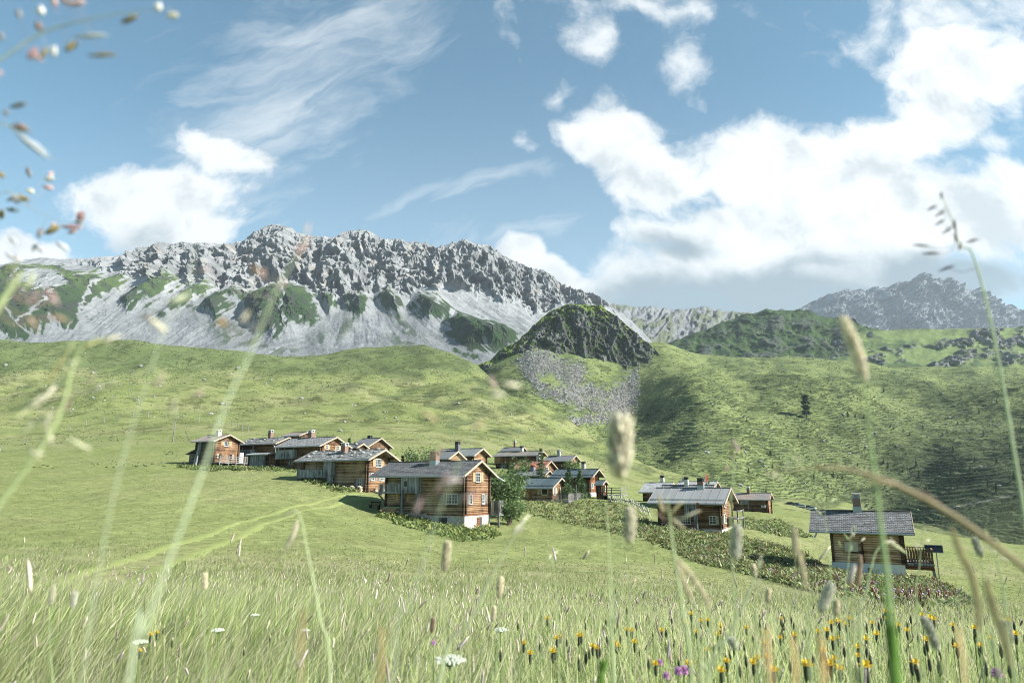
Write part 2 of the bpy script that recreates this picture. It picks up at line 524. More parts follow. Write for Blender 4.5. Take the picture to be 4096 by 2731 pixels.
# ------------------------------------------------------------------ meadow sheet
mc = [-260, 0, 150, 300, 380, 437, 490, 560, 640, 690, 780, 868, 940, 1024, 1300]
def row(Y, *ys):
    ys = list(ys)
    e0 = ys[0] + (ys[0] - ys[1]) * .5; e1 = ys[-1] + (ys[-1] - ys[-2]) * 1.2
    return (Y, list(zip(mc, [e0] + ys + [e1])))
mrows = [row(20, 578, 583, 588, 591, 593, 595, 597, 600, 602, 606, 610, 614, 618),
         row(40, 540, 543, 552, 557, 561, 564, 568, 573, 578, 585, 591, 597, 603),
         row(60, 513, 516, 526, 533, 541, 546, 551, 555, 558, 565, 572, 578, 585),
         row(78, 494, 495, 502, 514, 524, 529, 532, 536, 539, 547, 559, 566, 574),
         row(95, 482, 481, 481, 494, 505, 512, 516, 522, 527, 532, 546, 554, 563),
         row(125, 467, 466, 468, 478, 488, 495, 499, 507, 516, 522, 534, 543, 553),
         row(160, 453, 450, 450, 455, 462, 468, 479, 493, 503, 514, 527, 537, 548),
         row(250, 437, 432, 430, 432, 436, 442, 456, 475, 488, 508, 522, 534, 548),
         row(400, 412, 408, 406, 408, 412, 418, 436, 459, 473, 497, 517, 534, 555),
         row(600, 381, 381, 383, 384, 386, 389, 424, 475, 492, 520, 545, 562, 585),
         row(680, 377, 378, 379, 380, 379, 385, 440, 490, 510, 540, 565, 585, 605),
         row(900, 339.5, 350, 359.5, 351, 353, 372, 450, 520, 540, 570, 600, 620, 640),
         row(1060, 356, 366, 374, 366, 368, 395, 480, 550, 570, 600, 630, 650, 670)]
near = []
for Y, z0, a in ((-6, -.85, -.02), (0, -.80, -.03), (3, -1.0, -.035), (6, -1.35, -.04), (11, -2.05, -.05)):
    near.append((Y, [(512 + F * t, z0 + a * t * (Y + 8)) for t in (-1.6, 0, 1.6)]))
class MSheet(Sheet):
    pass
rowsY = np.concatenate([np.linspace(-6, 12, 70)[:-1], np.geomspace(12, 160, 230)[:-1], np.linspace(160, 420, 110)[:-1], np.linspace(420, 1060, 130)])
TC = np.linspace(-1.25, 1.2, 620)
M = Sheet([mrows[0], mrows[-1]], -1.25, 1.2, 620, rowsY, 8.0)
Ys, Zs = [], []
for Y, pts in near:
    Ys.append(Y); Zs.append(np.interp(M.t, [(p - 512) / F for p, _ in pts], [z for _, z in pts]))
for Y, pts in mrows:
    P = np.array([at(px, py, Y) for px, py in pts])
    Ys.append(Y); Zs.append(gsmooth(interp_ext(M.t, P[:, 0] / (Y + 8), P[:, 2]), 9))
M.Z = pchip(np.array(Ys), np.array(Zs), M.Y)
far = sstep(150, 500, M.YY); mid = sstep(15, 60, M.YY)
M.Z += .05 * fbm(M.X / 1.3, M.YY / 1.3, oct=3) + mid * .35 * fbm(M.X / 11, M.YY / 11, oct=4) * (1 - far)
M.Z += far * (13.0 * fbm(M.X / 95, M.YY / 60, 3.3, oct=3) * (1 - .5 * sstep(640, 880, M.YY)) + 1.4 * fbm(M.X / 26, M.YY / 26, oct=4))

for _dx, _Y, _hgt, _rx, _ry in ((690, 640, 11, 70, 45), (820, 660, 7, 50, 40), (230, 820, 11, 80, 60), (480, 850, 7, 45, 50), (930, 830, 7, 60, 50), (60, 700, 9, 70, 40), (350, 620, -7, 90, 35), (560, 740, -8, 60, 40), (860, 740, -6, 50, 40), (1010, 520, 7, 30, 60), (760, 480, 5, 60, 45), (250, 470, 5, 80, 40)):
    M.Z += _hgt * np.exp(-((M.X - (_dx * K - 512) / F * _Y) / _rx) ** 2 - ((M.YY - _Y) / _ry) ** 2)
terr = M.Z / 2.4 + 1.5 * fbm(M.X / 50, M.YY / 50, 9.0, oct=3); fr = terr - np.floor(terr)
M.Z += sstep(180, 320, M.YY) * 1.5 * (sstep(.3, .95, fr) - fr) * np.clip(.25 + 1.1 * fbm(M.X / 70, M.YY / 70, 2.0, oct=2), 0, 1)
# settle the ground to the surveyed feet of the cabins
ANCH = []   # filled from the cabin table: (px,py,Y,radius)
for _c in CAB.values():
    if 'ground' in _c:
        _x, _y = cpx(_c['crop'], _c['cx'], _c['ground']); ANCH.append((_x, _y, _c['Y'], 5.0))
    if 'leftground' in _c:
        _xl, _yl = cpx(_c['crop'], _c['left'], _c['leftground'])
        ANCH.append((_xl, _yl, _c['Y'] + abs(_xl - _x) / F * _c['Y'] * .5, 5.0))
if ANCH:
    num = np.zeros_like(M.Z); den = np.full_like(M.Z, .35)
    for px, py, Y, r in ANCH:
        x, y, z = at(px, py, Y)
        dz = z - float(M.z(x, y))
        w = np.exp(-((M.X - x) ** 2 + (M.YY - y) ** 2) / (2 * r * r))
        num += w * dz; den += w
    M.Z += num / den

# ------------------------------------------------------------------ right-hand hillside
rc = [1040, 1120, 1220, 1320, 1450, 1530, 1600, 1700, 1838, 1939, 2040, 2120, 2180, 2352, 2700]
rr = lambda Y, *ys: (Y, S_(list(zip(rc, ys))))
R = Sheet([rr(340, 1130, 1110, 1110, 1160, 1240, 1250, 1250, 1290, 1400, 1400, 1400, 1400, 1420, 1460, 1500),
           rr(430, 1030, 1010, 1010, 1060, 1140, 1150, 1150, 1190, 1330, 1345, 1330, 1300, 1270, 1180, 1000),
           rr(600, 980, 950, 935, 970, 1050, 1040, 1012, 1035, 1075, 1130, 1145, 1120, 1095, 1030, 880),
           rr(800, 950, 915, 885, 895, 962, 912, 890, 915, 897, 905, 945, 960, 955, 925, 850),
           rr(1000, 920, 850, 800, 815, 845, 836, 850, 864, 870, 878, 888, 893, 893, 880, 850),
           rr(1250, 900, 850, 815, 800, 800, 795, 820, 826, 823, 838, 850, 848, 846, 852, 860),
           rr(1420, 900, 880, 860, 860, 860, 860, 880, 890, 890, 890, 890, 890, 890, 890, 890)],
          -.12, 1.0, 620, np.concatenate([np.linspace(340, 430, 12)[:-1], np.linspace(430, 1260, 760)[:-1], np.linspace(1260, 1420, 20)]), 0, 5)
am = sstep(430, 600, R.YY)
ridgy = 1 - np.abs(noise3(R.X / 95 + .25 * R.YY / 60, R.YY / 330, 5.0)) * 2
R.Z += am * (4.5 * ridgy * (1 - .8 * sstep(1100, 1240, R.YY)) + 2.2 * fbm(R.X / 34, R.YY / 50, oct=4))
def spur(S, pts, h, w, W=None):
    P = np.array([((dx * K - 512) / F * Y_, Y_) for dx, Y_ in pts])
    S.Z += h * np.exp(-lines([tuple(p) for p in P], S.X, S.YY) ** 2 / (2 * w * w))
spur(R, [(1515, 1120), (1560, 960), (1598, 800), (1640, 690), (1700, 610), (1790, 540)], 8, 34)
spur(R, [(1790, 930), (1935, 830), (2060, 725), (2180, 630), (2300, 560)], 9, 38)
spur(R, [(1455, 920), (1475, 740), (1545, 620)], -9, 32)
spur(R, [(2000, 1100), (2150, 960), (2352, 820)], 14, 40)
spur(R, [(2050, 900), (2200, 800), (2400, 700)], -10, 40)
terr = R.Z / 3.3 + 1.3 * fbm(R.X / 60, R.YY / 60, 9.0, oct=3)
fr = terr - np.floor(terr)
R.Z += am * 4.2 * (sstep(.30, .95, fr) - fr) * np.clip(.65 + .9 * fbm(R.X / 50, R.YY / 50, oct=2), .15, 1.2) * (1 - .7 * sstep(800, 1150, R.YY))

# ------------------------------------------------------------------ dark rock knoll
kc = [1080, 1120, 1150, 1190, 1230, 1265, 1300, 1340, 1380, 1420, 1460, 1490, 1520, 1570, 1620]
kk = lambda Y, *ys: (Y, S_(list(zip(kc, ys))))
KN = Sheet([kk(955, 900, 890, 880, 860, 850, 850, 855, 865, 880, 890, 895, 890, 885, 880, 900),
            kk(985, 850, 836, 822, 801, 795, 795, 806, 818, 832, 842, 846, 848, 860, 890, 910),
            kk(1010, 846, 834, 815, 794, 775, 768, 768, 775, 780, 800, 818, 826, 840, 870, 900),
            kk(1070, 845, 832, 808, 785, 745, 713, 700, 698, 703, 728, 764, 788, 822, 860, 900),
            kk(1150, 880, 870, 860, 840, 800, 770, 760, 760, 765, 790, 820, 840, 850, 860, 880)],
           -.085, .33, 700, np.concatenate([np.linspace(955, 1075, 230)[:-1], np.linspace(1075, 1150, 20)]), 0, 4)
kx, ky = KN.px()
env = sstep(955, 985, KN.YY) * (1 - .8 * sstep(1050, 1075, KN.YY))
rg = ridged(KN.X / 30, KN.Z / 52, KN.YY / 60, 5)
fineK = fbm(KN.X / 9, KN.Z / 7, KN.YY / 9, oct=4)
kz = np.clip((KN.Z - KN.Z.min()) / 150, 0, 1)
KN.YY = KN.YY - env * (21 * (rg - .4) + 4.5 * fineK)
KN.Z = KN.Z + env * (2 * (rg - .4) + 1.2 * fineK)

# ------------------------------------------------------------------ main limestone massif
ridge = [(-260, 640), (0, 617), (60, 603), (90, 597), (130, 601), (200, 600), (260, 597), (310, 582), (360, 570), (420, 563), (480, 566),
         (540, 567), (553, 560), (580, 540), (610, 524), (640, 521), (680, 535), (720, 549), (770, 551), (790, 540), (812, 534), (850, 539),
         (880, 553), (920, 560), (960, 562), (1000, 575), (1040, 564), (1065, 558), (1090, 565), (1120, 571), (1150, 585), (1180, 601),
         (1210, 615), (1250, 626), (1290, 661), (1330, 679), (1380, 690), (1440, 730), (1560, 850)]
foot = [(-260, 775), (0, 775), (350, 812), (700, 830), (900, 812), (1060, 808), (1190, 800), (1300, 800), (1440, 840), (1560, 900)]
midl = [(-260, 700), (0, 690), (200, 680), (400, 690), (600, 690), (800, 690), (1000, 685), (1150, 695), (1250, 715), (1350, 735), (1450, 800), (1560, 870)]
MT = Sheet([(1240, S_([(x, y + 60) for x, y in foot])), (1400, S_(foot)), (1830, S_(midl)), (2250, S_(ridge)), (2500, S_([(x, y + 60) for x, y in ridge]))],
           -.86, .46, 1600, np.concatenate([np.linspace(1240, 1400, 20)[:-1], np.linspace(1400, 2262, 470)[:-1], np.linspace(2262, 2500, 16)]), 0, 3)
X, Y = MT.px()
nz = fbm(X / 60, Y / 60, oct=4); nzf = fbm(X / 17, Y / 17, 2.0, oct=4)
craglow = [(-260, 560), (60, 590), (150, 606), (250, 608), (330, 630), (420, 640), (520, 645), (560, 662), (640, 655), (700, 665), (760, 682),
           (800, 692), (860, 668), (930, 692), (985, 648), (1040, 652), (1100, 672), (1180, 690), (1260, 702), (1400, 705), (1560, 800)]
crag = sstep(-14, 14, pl(craglow, X) - Y + 26 * nz + 12 * nzf) * sstep(120, 330, X)
greens = [[(-260, 640), (0, 617), (60, 604), (100, 612), (150, 612), (200, 625), (250, 640), (285, 640), (272, 668), (215, 708), (190, 742), (60, 768), (-260, 780)],
          [(287, 686), (330, 655), (403, 622), (413, 649), (369, 678), (340, 700), (297, 707)],
          [(376, 722), (427, 674), (475, 645), (480, 668), (444, 697)],
          [(470, 705), (478, 690), (526, 667), (578, 662), (572, 684), (533, 700), (500, 730)],
          [(571, 680), (615, 660), (643, 650), (684, 653), (712, 662), (733, 690), (733, 741), (680, 770), (632, 775), (595, 760), (565, 734)],
          [(740, 688), (759, 672), (783, 692), (757, 714)],
          [(790, 690), (800, 676), (835, 672), (862, 700), (829, 722)],
          [(862, 690), (893, 658), (936, 693), (917, 724), (897, 712)],
          [(938, 704), (965, 674), (998, 682), (1034, 714), (1040, 728), (986, 736)],
          [(1022, 742), (1054, 722), (1122, 740), (1163, 750), (1195, 774), (1150, 812), (1071, 812), (1050, 775)]]
gsd = np.full(X.shape, -1e9)
for g in greens: gsd = np.maximum(gsd, sdist(g, X, Y))
bul = sstep(-18, 45, gsd)
semi = [[(900, 690), (990, 780), (990, 815), (880, 815)], [(480, 760), (560, 735), (640, 790), (760, 800), (700, 830), (520, 800)],
        [(420, 690), (480, 700), (560, 760), (470, 770)], [(690, 790), (800, 720), (830, 740), (760, 815)], [(320, 700), (420, 690), (380, 740), (300, 745)]]
ssd = np.full(X.shape, -1e9)
for g in semi: ssd = np.maximum(ssd, sdist(g, X, Y))
# stripes running straight down the fall line on the scree
fall = X * .9 - Y * np.where(X < 640, -.75, .75) * sstep(600, 700, Y)
slope_dir = np.interp(X, [0, 450, 650, 760, 850, 950, 1100, 1300], [1.0, 1.6, 1.2, .3, 0, -.8, -1.6, -1.4])
along = X + slope_dir * (Y - 700)
str1 = fbm(along / 26, Y / 160, 1.0, oct=4); str2 = fbm(along / 9, Y / 50, 4.0, oct=4)
gm = sstep(-4, 5, gsd + 16 * nz + 15 * nzf + 15 * str2 + 12 * str1)
sm_ = sstep(-10, 30, ssd + 18 * nz) * sstep(-.12, .28, str1 + .6 * nzf)
gm = np.maximum(gm, sm_ * .8)
riv = [[(120, 660), (95, 690), (85, 705), (55, 720), (60, 750), (75, 772)], [(255, 640), (240, 665), (215, 690), (195, 725), (190, 745)],
       [(150, 640), (145, 670), (105, 700)], [(175, 660), (165, 690), (140, 715), (60, 755)], [(220, 615), (205, 640), (200, 655)], [(95, 640), (120, 650), (110, 690)],
       [(655, 665), (672, 700), (660, 735), (668, 770)], [(705, 660), (737, 700), (742, 740), (700, 770)], [(75, 640), (60, 665)], [(905, 690), (940, 740), (985, 790)]]
rd = np.full(X.shape, 1e9)
for r in riv: rd = np.minimum(rd, lines(r, X + 7 * nzf, Y))
rivm = 1 - sstep(.6, 3.2, rd + 1.6 * nzf)
patch = sstep(-4, 6, sdist([(70, 655), (110, 632), (150, 640), (185, 660), (180, 680), (120, 690), (80, 680)], X, Y) + 14 * nz + 8 * nzf)
gm = gm * (1 - rivm) * (1 - .9 * patch)
gm *= sstep(-3, 14, Y - pl(ridge, X) - 8 * nz) * np.where(X > 330, 1, sstep(.0, 16, Y - pl([(0, 612), (130, 603), (330, 615)], X) + 14 * nzf))
# relief
wpx = .55 * fbm(MT.X / 190, MT.Z / 190, 2.0, oct=3)
rg1 = ridged(MT.X / 62 + wpx + .004 * MT.Z, MT.Z / 210, MT.YY / 320, 4, .55)
lz = MT.Z / 31 + .9 * fbm(MT.X / 120, MT.Z / 90, 6.0, oct=4) + .0022 * MT.X; lz = lz - np.floor(lz); ledge_ = sstep(.15, .92, lz) - lz
rg2 = ridged(MT.X / 25 + 3 + .5 * nz, MT.Z / 50, MT.YY / 90, 4, .6)
butt = ridged(MT.X / 270 + 7 + .3 * nz, MT.Z / 1400, 0.0, 3)
fade = sstep(1400, 1500, MT.YY)
dy = crag * (1 - .85 * sstep(2060, 2240, MT.YY)) * (52 * (rg1 - .35) + 22 * (rg2 - .35) + 75 * (butt - .4) - 34 * ledge_)
dz = crag * (5 * (rg1 - .4) + 6 * (rg2 - .4))
dy += bul * (60 + 20 * ridged(MT.X / 90, MT.Z / 90, 0, 4) + 22 * gm * (rg2 - .3))
dz += bul * 16 * fade
dy += (1 - crag) * (1 - bul) * (3.0 * str1 + .8 * str2 + 8 * nz)
spire = sstep(2120, 2240, MT.YY)
dz += spire * crag * (11 * (ridged(MT.X / 36, MT.YY / 90, 2.0, 4) - .5))
MT.YY = MT.YY - fade * dy
MT.Z = MT.Z + fade * dz
rockc = np.array([.235, .24, .243]); rockd = np.array([.15, .155, .158]); screec = np.array([.205, .213, .217]); screed = np.array([.12, .13, .133]); fresh = np.array([.265, .27, .272])  # scree greyed in place of a cloud shadow; fresh also tints its sunlit part
g1 = np.array([.026, .048, .018]); g2 = np.array([.085, .12, .034]); g3 = np.array([.035, .04, .033])  # buttress green and rock darkened in colour for the same cloud shadow
def mixc(a, b, w): return a + (b - a) * w[..., None]
cr = mixc(mixc(np.broadcast_to(rockd, X.shape + (3,)), rockc, sstep(-.4, .5, fbm(MT.X / 45, MT.Z / 20, MT.YY / 45, oct=5) + .3 * nz)), np.array([.30, .27, .22]), .4 * sstep(.2, .6, nz * nzf * 3))
fr_m = sstep(-.05, .4, str1 * .7 + .6 * nz + 1.1 * sstep(740, 655, Y) - .55 + .9 * np.exp(-((X - 1120) / 130) ** 2 - ((Y - 715) / 60) ** 2) + .8 * np.exp(-((X - 830) / 60) ** 2 - ((Y - 765) / 40) ** 2) + .9 * np.exp(-((X - 640) / 110) ** 2 - ((Y - 805) / 14) ** 2))  # pale fans, plus the upper scree coloured as sunlit
cs = mixc(mixc(np.broadcast_to(screec, X.shape + (3,)), fresh, fr_m), screed, np.clip(.6 * sstep(-.1, .45, -str1 * .7 + .8 * str2 + .4 * nz - .3 * fr_m + .25 * sstep(700, 790, Y)), 0, 1))  # lower scree darkened in colour as if under the cloud
cg = mixc(np.broadcast_to(g1, X.shape + (3,)), g2, sstep(-.3, .4, nz + .3) * sstep(720, 620, Y + 40 * nz) )
cg = mixc(cg, g3, .85 * sstep(-.05, .35, nzf + .4 * rg2 - .15) * sstep(0, 14, gsd))
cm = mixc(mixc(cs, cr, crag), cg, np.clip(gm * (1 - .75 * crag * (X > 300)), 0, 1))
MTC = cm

# ------------------------------------------------------------------ grey ridge behind the knoll, dark hill, upper right pasture, far peak
def hill(curves, t0, t1, nc, rows, sm=4): return Sheet([(Y, S_(p)) for Y, p in curves], t0, t1, nc, rows, 0, sm)
gr_top = [(1300, 690), (1380, 694), (1400, 700), (1460, 707), (1500, 706), (1550, 712), (1580, 714), (1610, 707), (1640, 709), (1660, 716), (1700, 720), (1760, 722), (1850, 735), (1950, 760)]
GR = hill([(2150, [(1300, 830), (1950, 830)]), (2300, [(1300, 800), (1950, 800)]), (2750, gr_top), (2950, [(x, y + 40) for x, y in gr_top])], .12, .62, 420,
          np.concatenate([np.linspace(2150, 2760, 190)[:-1], np.linspace(2760, 2950, 10)]))
gx, gy = GR.px()
gn = fbm(gx / 50, gy / 50, 6.0, oct=4)
al = gx + (gy - 750) * .9 + 38 * gn
gst = ridged(al / 34, gy / 150, 2.0, 4)
ge = sstep(2200, 2350, GR.YY)
GR.YY = GR.YY - ge * (30 * (gst - .4) + 26 * gn)
GR.Z = GR.Z + ge * (3 * (gst - .4) + 4 * fbm(gx / 12, gy / 12, 1.0, oct=3))
gcol = mixc(mixc(np.broadcast_to(screec * .85, gx.shape + (3,)), rockd, sstep(.2, .65, gst + .4 * gn)), np.array([.10, .115, .055]), .75 * sstep(-.05, .35, gn + .5 * fbm(gx / 20, gy / 20, 8.0, oct=3) + .12))

dk_top = [(1480, 812), (1520, 800), (1550, 786), (1620, 760), (1680, 736), (1730, 722), (1780, 712), (1830, 716), (1880, 728), (1912, 738), (1930, 731), (1945, 738), (1985, 755), (2060, 770), (2150, 800), (2300, 850)]
DK = hill([(1440, [(1480, 880), (2300, 880)]), (1560, [(1480, 850), (1700, 850), (2000, 830), (2300, 860)]), (1980, dk_top), (2100, [(x, y + 40) for x, y in dk_top])], .2, .82, 420,
          np.concatenate([np.linspace(1440, 1990, 230)[:-1], np.linspace(1990, 2100, 8)]))
dx_, dy_ = DK.px()
dn = fbm(dx_ / 40, dy_ / 30, 3.0, oct=5)
drg = ridged(DK.X / 80, DK.Z / 50, DK.YY / 150, 5)
de = sstep(1460, 1560, DK.YY)
DK.YY = DK.YY - de * (26 * (drg - .4) + 14 * dn)
DK.Z = DK.Z + de * 5 * dn
drock = sstep(.38, .62, drg + .35 * dn) * sstep(0, 25, dy_ - pl(dk_top, dx_))
dcol = mixc(mixc(np.broadcast_to(np.array([.042, .072, .022]), dx_.shape + (3,)), np.array([.03, .05, .02]), sstep(-.2, .4, dn)), np.array([.085, .088, .085]), .5 * drock)  # whole hill coloured dark in place of a cloud shadow

up_top = [(1650, 870), (1750, 840), (1850, 800), (1930, 770), (2000, 761), (2100, 758), (2200, 757), (2352, 755), (2500, 754), (2800, 756)]
UP = hill([(1340, [(1650, 930), (2800, 930)]), (1420, [(1650, 890), (1850, 860), (2000, 852), (2800, 850)]), (1600, [(1650, 878), (1750, 850), (1850, 828), (1950, 815), (2100, 806), (2352, 800), (2800, 800)]),
           (1850, up_top), (2000, [(x, y + 25) for x, y in up_top])], .24, 1.05, 560, np.concatenate([np.linspace(1340, 1860, 260)[:-1], np.linspace(1860, 2000, 10)]))
ux, uy = UP.px()
un = fbm(ux / 55, uy / 26, 1.0, oct=5)
ledge = [[(1870, 860), (1990, 812), (2060, 805), (2090, 822), (1980, 840), (1900, 868)], [(1880, 800), (1935, 778), (1960, 790), (1900, 822)],
         [(2090, 800), (2180, 782), (2250, 765), (2400, 760), (2700, 760), (2700, 800), (2300, 800), (2180, 800)], [(2130, 830), (2190, 800), (2240, 812), (2215, 845), (2140, 850)],
         [(2250, 815), (2320, 800), (2700, 805), (2700, 840), (2300, 840)]]
lsd = np.full(ux.shape, -1e9)
for g in ledge: lsd = np.maximum(lsd, sdist(g, ux, uy))
lrk = sstep(-6, 10, lsd + 22 * un)
lrg = ridged(UP.X / 38, UP.Z / 26, UP.YY / 60, 5)
ue = sstep(1360, 1420, UP.YY) * (1 - .7 * sstep(1800, 1850, UP.YY))
UP.YY = UP.YY - ue * lrk * (24 * (lrg - .2))
UP.Z = UP.Z + ue * (lrk * (12 * (lrg - .3)) + 5 * un)
ucol = mixc(mixc(np.broadcast_to(np.array([.125, .165, .055]), ux.shape + (3,)), np.array([.06, .09, .032]), sstep(-.15, .4, un + .3 * sstep(800, 860, uy))),
            np.array([.15, .152, .15]), lrk * sstep(.2, .55, lrg + .3 * fbm(ux / 9, uy / 9, oct=3)) * .9)

fp_top = [(1700, 745), (1780, 722), (1820, 712), (1860, 700), (1900, 681), (1930, 668), (1960, 660), (1985, 668), (2005, 662), (2030, 668), (2055, 655), (2075, 660), (2100, 638), (2130, 640), (2145, 645),
          (2170, 648), (2200, 656), (2235, 668), (2262, 682), (2300, 700), (2352, 714), (2450, 735), (2600, 760)]
FP = hill([(4300, [(1700, 830), (2600, 830)]), (4600, [(1700, 800), (2600, 800)]), (5400, fp_top), (5800, [(x, y + 40) for x, y in fp_top])], .38, .95, 640,
          np.concatenate([np.linspace(4300, 5420, 300)[:-1], np.linspace(5420, 5800, 10)]), 2)
fx, fy = FP.px()
fn = fbm(fx / 40, fy / 40, 2.0, oct=5)
rib = ridged(FP.X / 420 + .3 * fn, FP.Z / 1500, 3.0, 5, .6)
fe = sstep(4400, 4700, FP.YY)
strat = fbm(fx / 70, (fy + .25 * fx) / 5.0, 1.0, oct=4)
FP.YY = FP.YY - fe * (190 * (rib - .45) + 50 * fn + 26 * strat + 50 * (ridged(FP.X / 130, FP.Z / 130, FP.YY / 300, 4) - .4))
FP.Z = FP.Z + fe * (22 * (rib - .45) + 12 * fbm(fx / 14, fy / 14, 7.0, oct=4) + 8 * strat)
fcol = mixc(mixc(np.broadcast_to(np.array([.17, .185, .20]), fx.shape + (3,)), np.array([.07, .082, .095]), sstep(-.25, .35, strat + .5 * fn)), np.array([.10, .11, .09]), .35 * sstep(.1, .4, fn))


# ------------------------------------------------------------------ terrain materials
def rock_mat(name, s1, s2, bump):
    m, T, b = new_mat(name, .95, .1)
    co = T('ShaderNodeTexCoord').outputs['Object']
    a = T('ShaderNodeVertexColor', layer_name='tint').outputs[0]
    n = T.noise(co, s1, 8, .65); n2 = T.noise(co, s2, 6, .7)
    k = T.math('MULTIPLY_ADD', n, .9, T.math('MULTIPLY', n2, .55))
    c = T.mix(1.0, a, T.ramp(k, [(.35, .6), (.75, 1.0), (1.0, 1.35)]), 'MULTIPLY')
    T.l.new(c, b.inputs['Base Color'])
    bp = T('ShaderNodeBump', {'Strength': .7, 'Distance': bump, 'Height': k})
    T.l.new(bp.outputs[0], b.inputs['Normal'])
    return m


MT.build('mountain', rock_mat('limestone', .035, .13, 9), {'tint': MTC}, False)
bpy.data.objects['mountain']['kind'] = 'structure'
o = GR.build('grey_ridge', rock_mat('grey_scree', .03, .11, 10), {'tint': gcol}); o['kind'] = 'structure'
o = FP.build('distant_peak', rock_mat('far_limestone', .012, .05, 22), {'tint': fcol}); o['kind'] = 'structure'
o = DK.build('dark_hill', rock_mat('cloud_shade_rock', .05, .2, 5), {'tint': dcol}); o['kind'] = 'structure'
o = UP.build('upper_pasture_hill', rock_mat('pasture_rock', .06, .25, 4), {'tint': ucol}); o['kind'] = 'structure'

# knoll colours
kn = fbm(kx / 30, ky / 30, 5.0, oct=4); knf = fbm(kx / 9, ky / 9, 5.0, oct=4)
ktop = pl([(1080, 845), (1120, 832), (1190, 785), (1230, 745), (1265, 713), (1300, 700), (1340, 698), (1380, 703), (1420, 728), (1460, 764), (1520, 800), (1620, 845)], kx)
ktuft = sstep(.05, .3, knf + .5 * kn + .35 * sstep(46, 4, ky - ktop) * sstep(1440, 1320, kx) - .10 + .25 * (ky < ktop + 3))
kcol = mixc(mixc(np.broadcast_to(np.array([.065, .07, .066]), kx.shape + (3,)), np.array([.15, .15, .14]), sstep(.0, .5, knf * .8 - .5 * kn)), np.array([.03, .035, .025]), .8 * sstep(.45, .15, rg))
kcol = mixc(kcol, mixc(np.broadcast_to(np.array([.05, .085, .02]), kx.shape + (3,)), np.array([.12, .17, .03]), sstep(30, 4, ky - ktop)), np.clip(ktuft, 0, 1) * .9)
o = KN.build('rocky_knoll', rock_mat('knoll_rock', .12, .5, 3.0), {'tint': kcol}); o['kind'] = 'structure'

# grass slopes : colour attribute + procedural tussocks and cattle terraces
def grass_mat(name, terr_scale, terr_bump, tus, dark=(.5, .52, .45)):
    m, T, b = new_mat(name, .95, .08)
    co = T('ShaderNodeNewGeometry').outputs['Position']
    a = T('ShaderNodeVertexColor', layer_name='tint').outputs[0]
    sx = T('ShaderNodeSeparateXYZ', {0: co})
    cx = T('ShaderNodeCombineXYZ', {0: T.math('MULTIPLY', sx.outputs[0], .35), 1: T.math('MULTIPLY', sx.outputs[1], .5), 2: T.math('MULTIPLY', sx.outputs[2], 1.6)}).outputs[0]
    n1 = T.noise(cx, tus, 6, .65); n2 = T.noise(co, tus * .22, 4, .6); n3 = T.noise(co, .02, 4, .6)
    zz = T.math('ADD', T.math('MULTIPLY', sx.outputs[2], terr_scale), T.math('MULTIPLY', n3, 9.0))
    zz = T.math('ADD', zz, T.math('MULTIPLY', n2, 1.6))
    w = T.math('FRACT', zz)
    face = T.smooth(w, .45, .95)
    te = T('ShaderNodeVertexColor', layer_name='mask')
    ts = T('ShaderNodeSeparateColor', {0: te.outputs[0]})
    tm = ts.outputs[0]
    tuft = T.smooth(T.math('ADD', n1, T.math('MULTIPLY', T.math('SUBTRACT', n2, .5), .8)), .50, .66)
    tuft = T.math('MULTIPLY', tuft, ts.outputs[1])
    terrm = T.math('MULTIPLY', face, tm)
    c = T.mix(tuft, a, T.mix(1.0, a, dark, 'MULTIPLY'))
    c = T.mix(T.math('MULTIPLY', terrm, .8), c, T.mix(1.0, c, (.55, .56, .5), 'MULTIPLY'))
    k = T.noise(co, tus * 3, 5, .7)
    c = T.mix(1.0, c, T.ramp(k, [(.3, .72), (.7, 1.25)]), 'MULTIPLY')
    T.l.new(c, b.inputs['Base Color'])
    hgt = T.math('SUBTRACT', T.math('MULTIPLY', tuft, .25), T.math('MULTIPLY', terrm, terr_bump))
    hgt = T.math('ADD', hgt, T.math('MULTIPLY', k, .25))
    bp = T('ShaderNodeBump', {'Strength': 1.0, 'Distance': 1.4, 'Height': hgt})
    T.l.new(bp.outputs[0], b.inputs['Normal'])
    return m


rx, ry = R.px()
rn = fbm(rx / 70, ry / 45, 2.0, oct=4); rnf = fbm(rx / 20, ry / 9, 2.0, oct=4)
lit = np.array([.162, .194, .072]); mid_ = np.array([.118, .15, .055]); heath_shade = np.array([.066, .086, .04])
rcol = mixc(mixc(np.broadcast_to(lit, rx.shape + (3,)), mid_, sstep(-.3, .4, rn)), heath_shade, np.clip(sstep(1750, 2250, rx) * sstep(900, 1080, ry) * .9 + .6 * sstep(.1, .5, rnf + .4 * rn), 0, 1))  # lower right darkened in colour as a shaded slope, plus random heath patches
bf = [[(1180, 830), (1220, 800), (1262, 805), (1300, 850), (1330, 835), (1350, 855), (1330, 880), (1400, 900), (1440, 880), (1462, 850), (1468, 900), (1452, 940), (1400, 950), (1330, 930), (1220, 885), (1205, 850)]]
hole = [[(1235, 850), (1275, 860), (1310, 885), (1270, 895), (1240, 880)], [(1340, 905), (1400, 915), (1390, 925), (1340, 918)]]
bsd = sdist(bf[0], rx, ry)
for h_ in hole: bsd = np.minimum(bsd, -sdist(h_, rx, ry))
bsd = np.maximum(bsd, 22 - np.abs(ry - pl([(1270, 975), (1330, 968), (1420, 955), (1440, 950)], rx)) * 3.5 - 400 * ((rx < 1280) | (rx > 1445)))
boul = sstep(-10, 14, bsd + 14 * rn + 20 * rnf)
bcol = mixc(np.broadcast_to(np.array([.19, .19, .175]), rx.shape + (3,)), np.array([.12, .12, .11]), sstep(-.1, .3, fbm(R.X / 5, R.YY / 5, oct=3)))
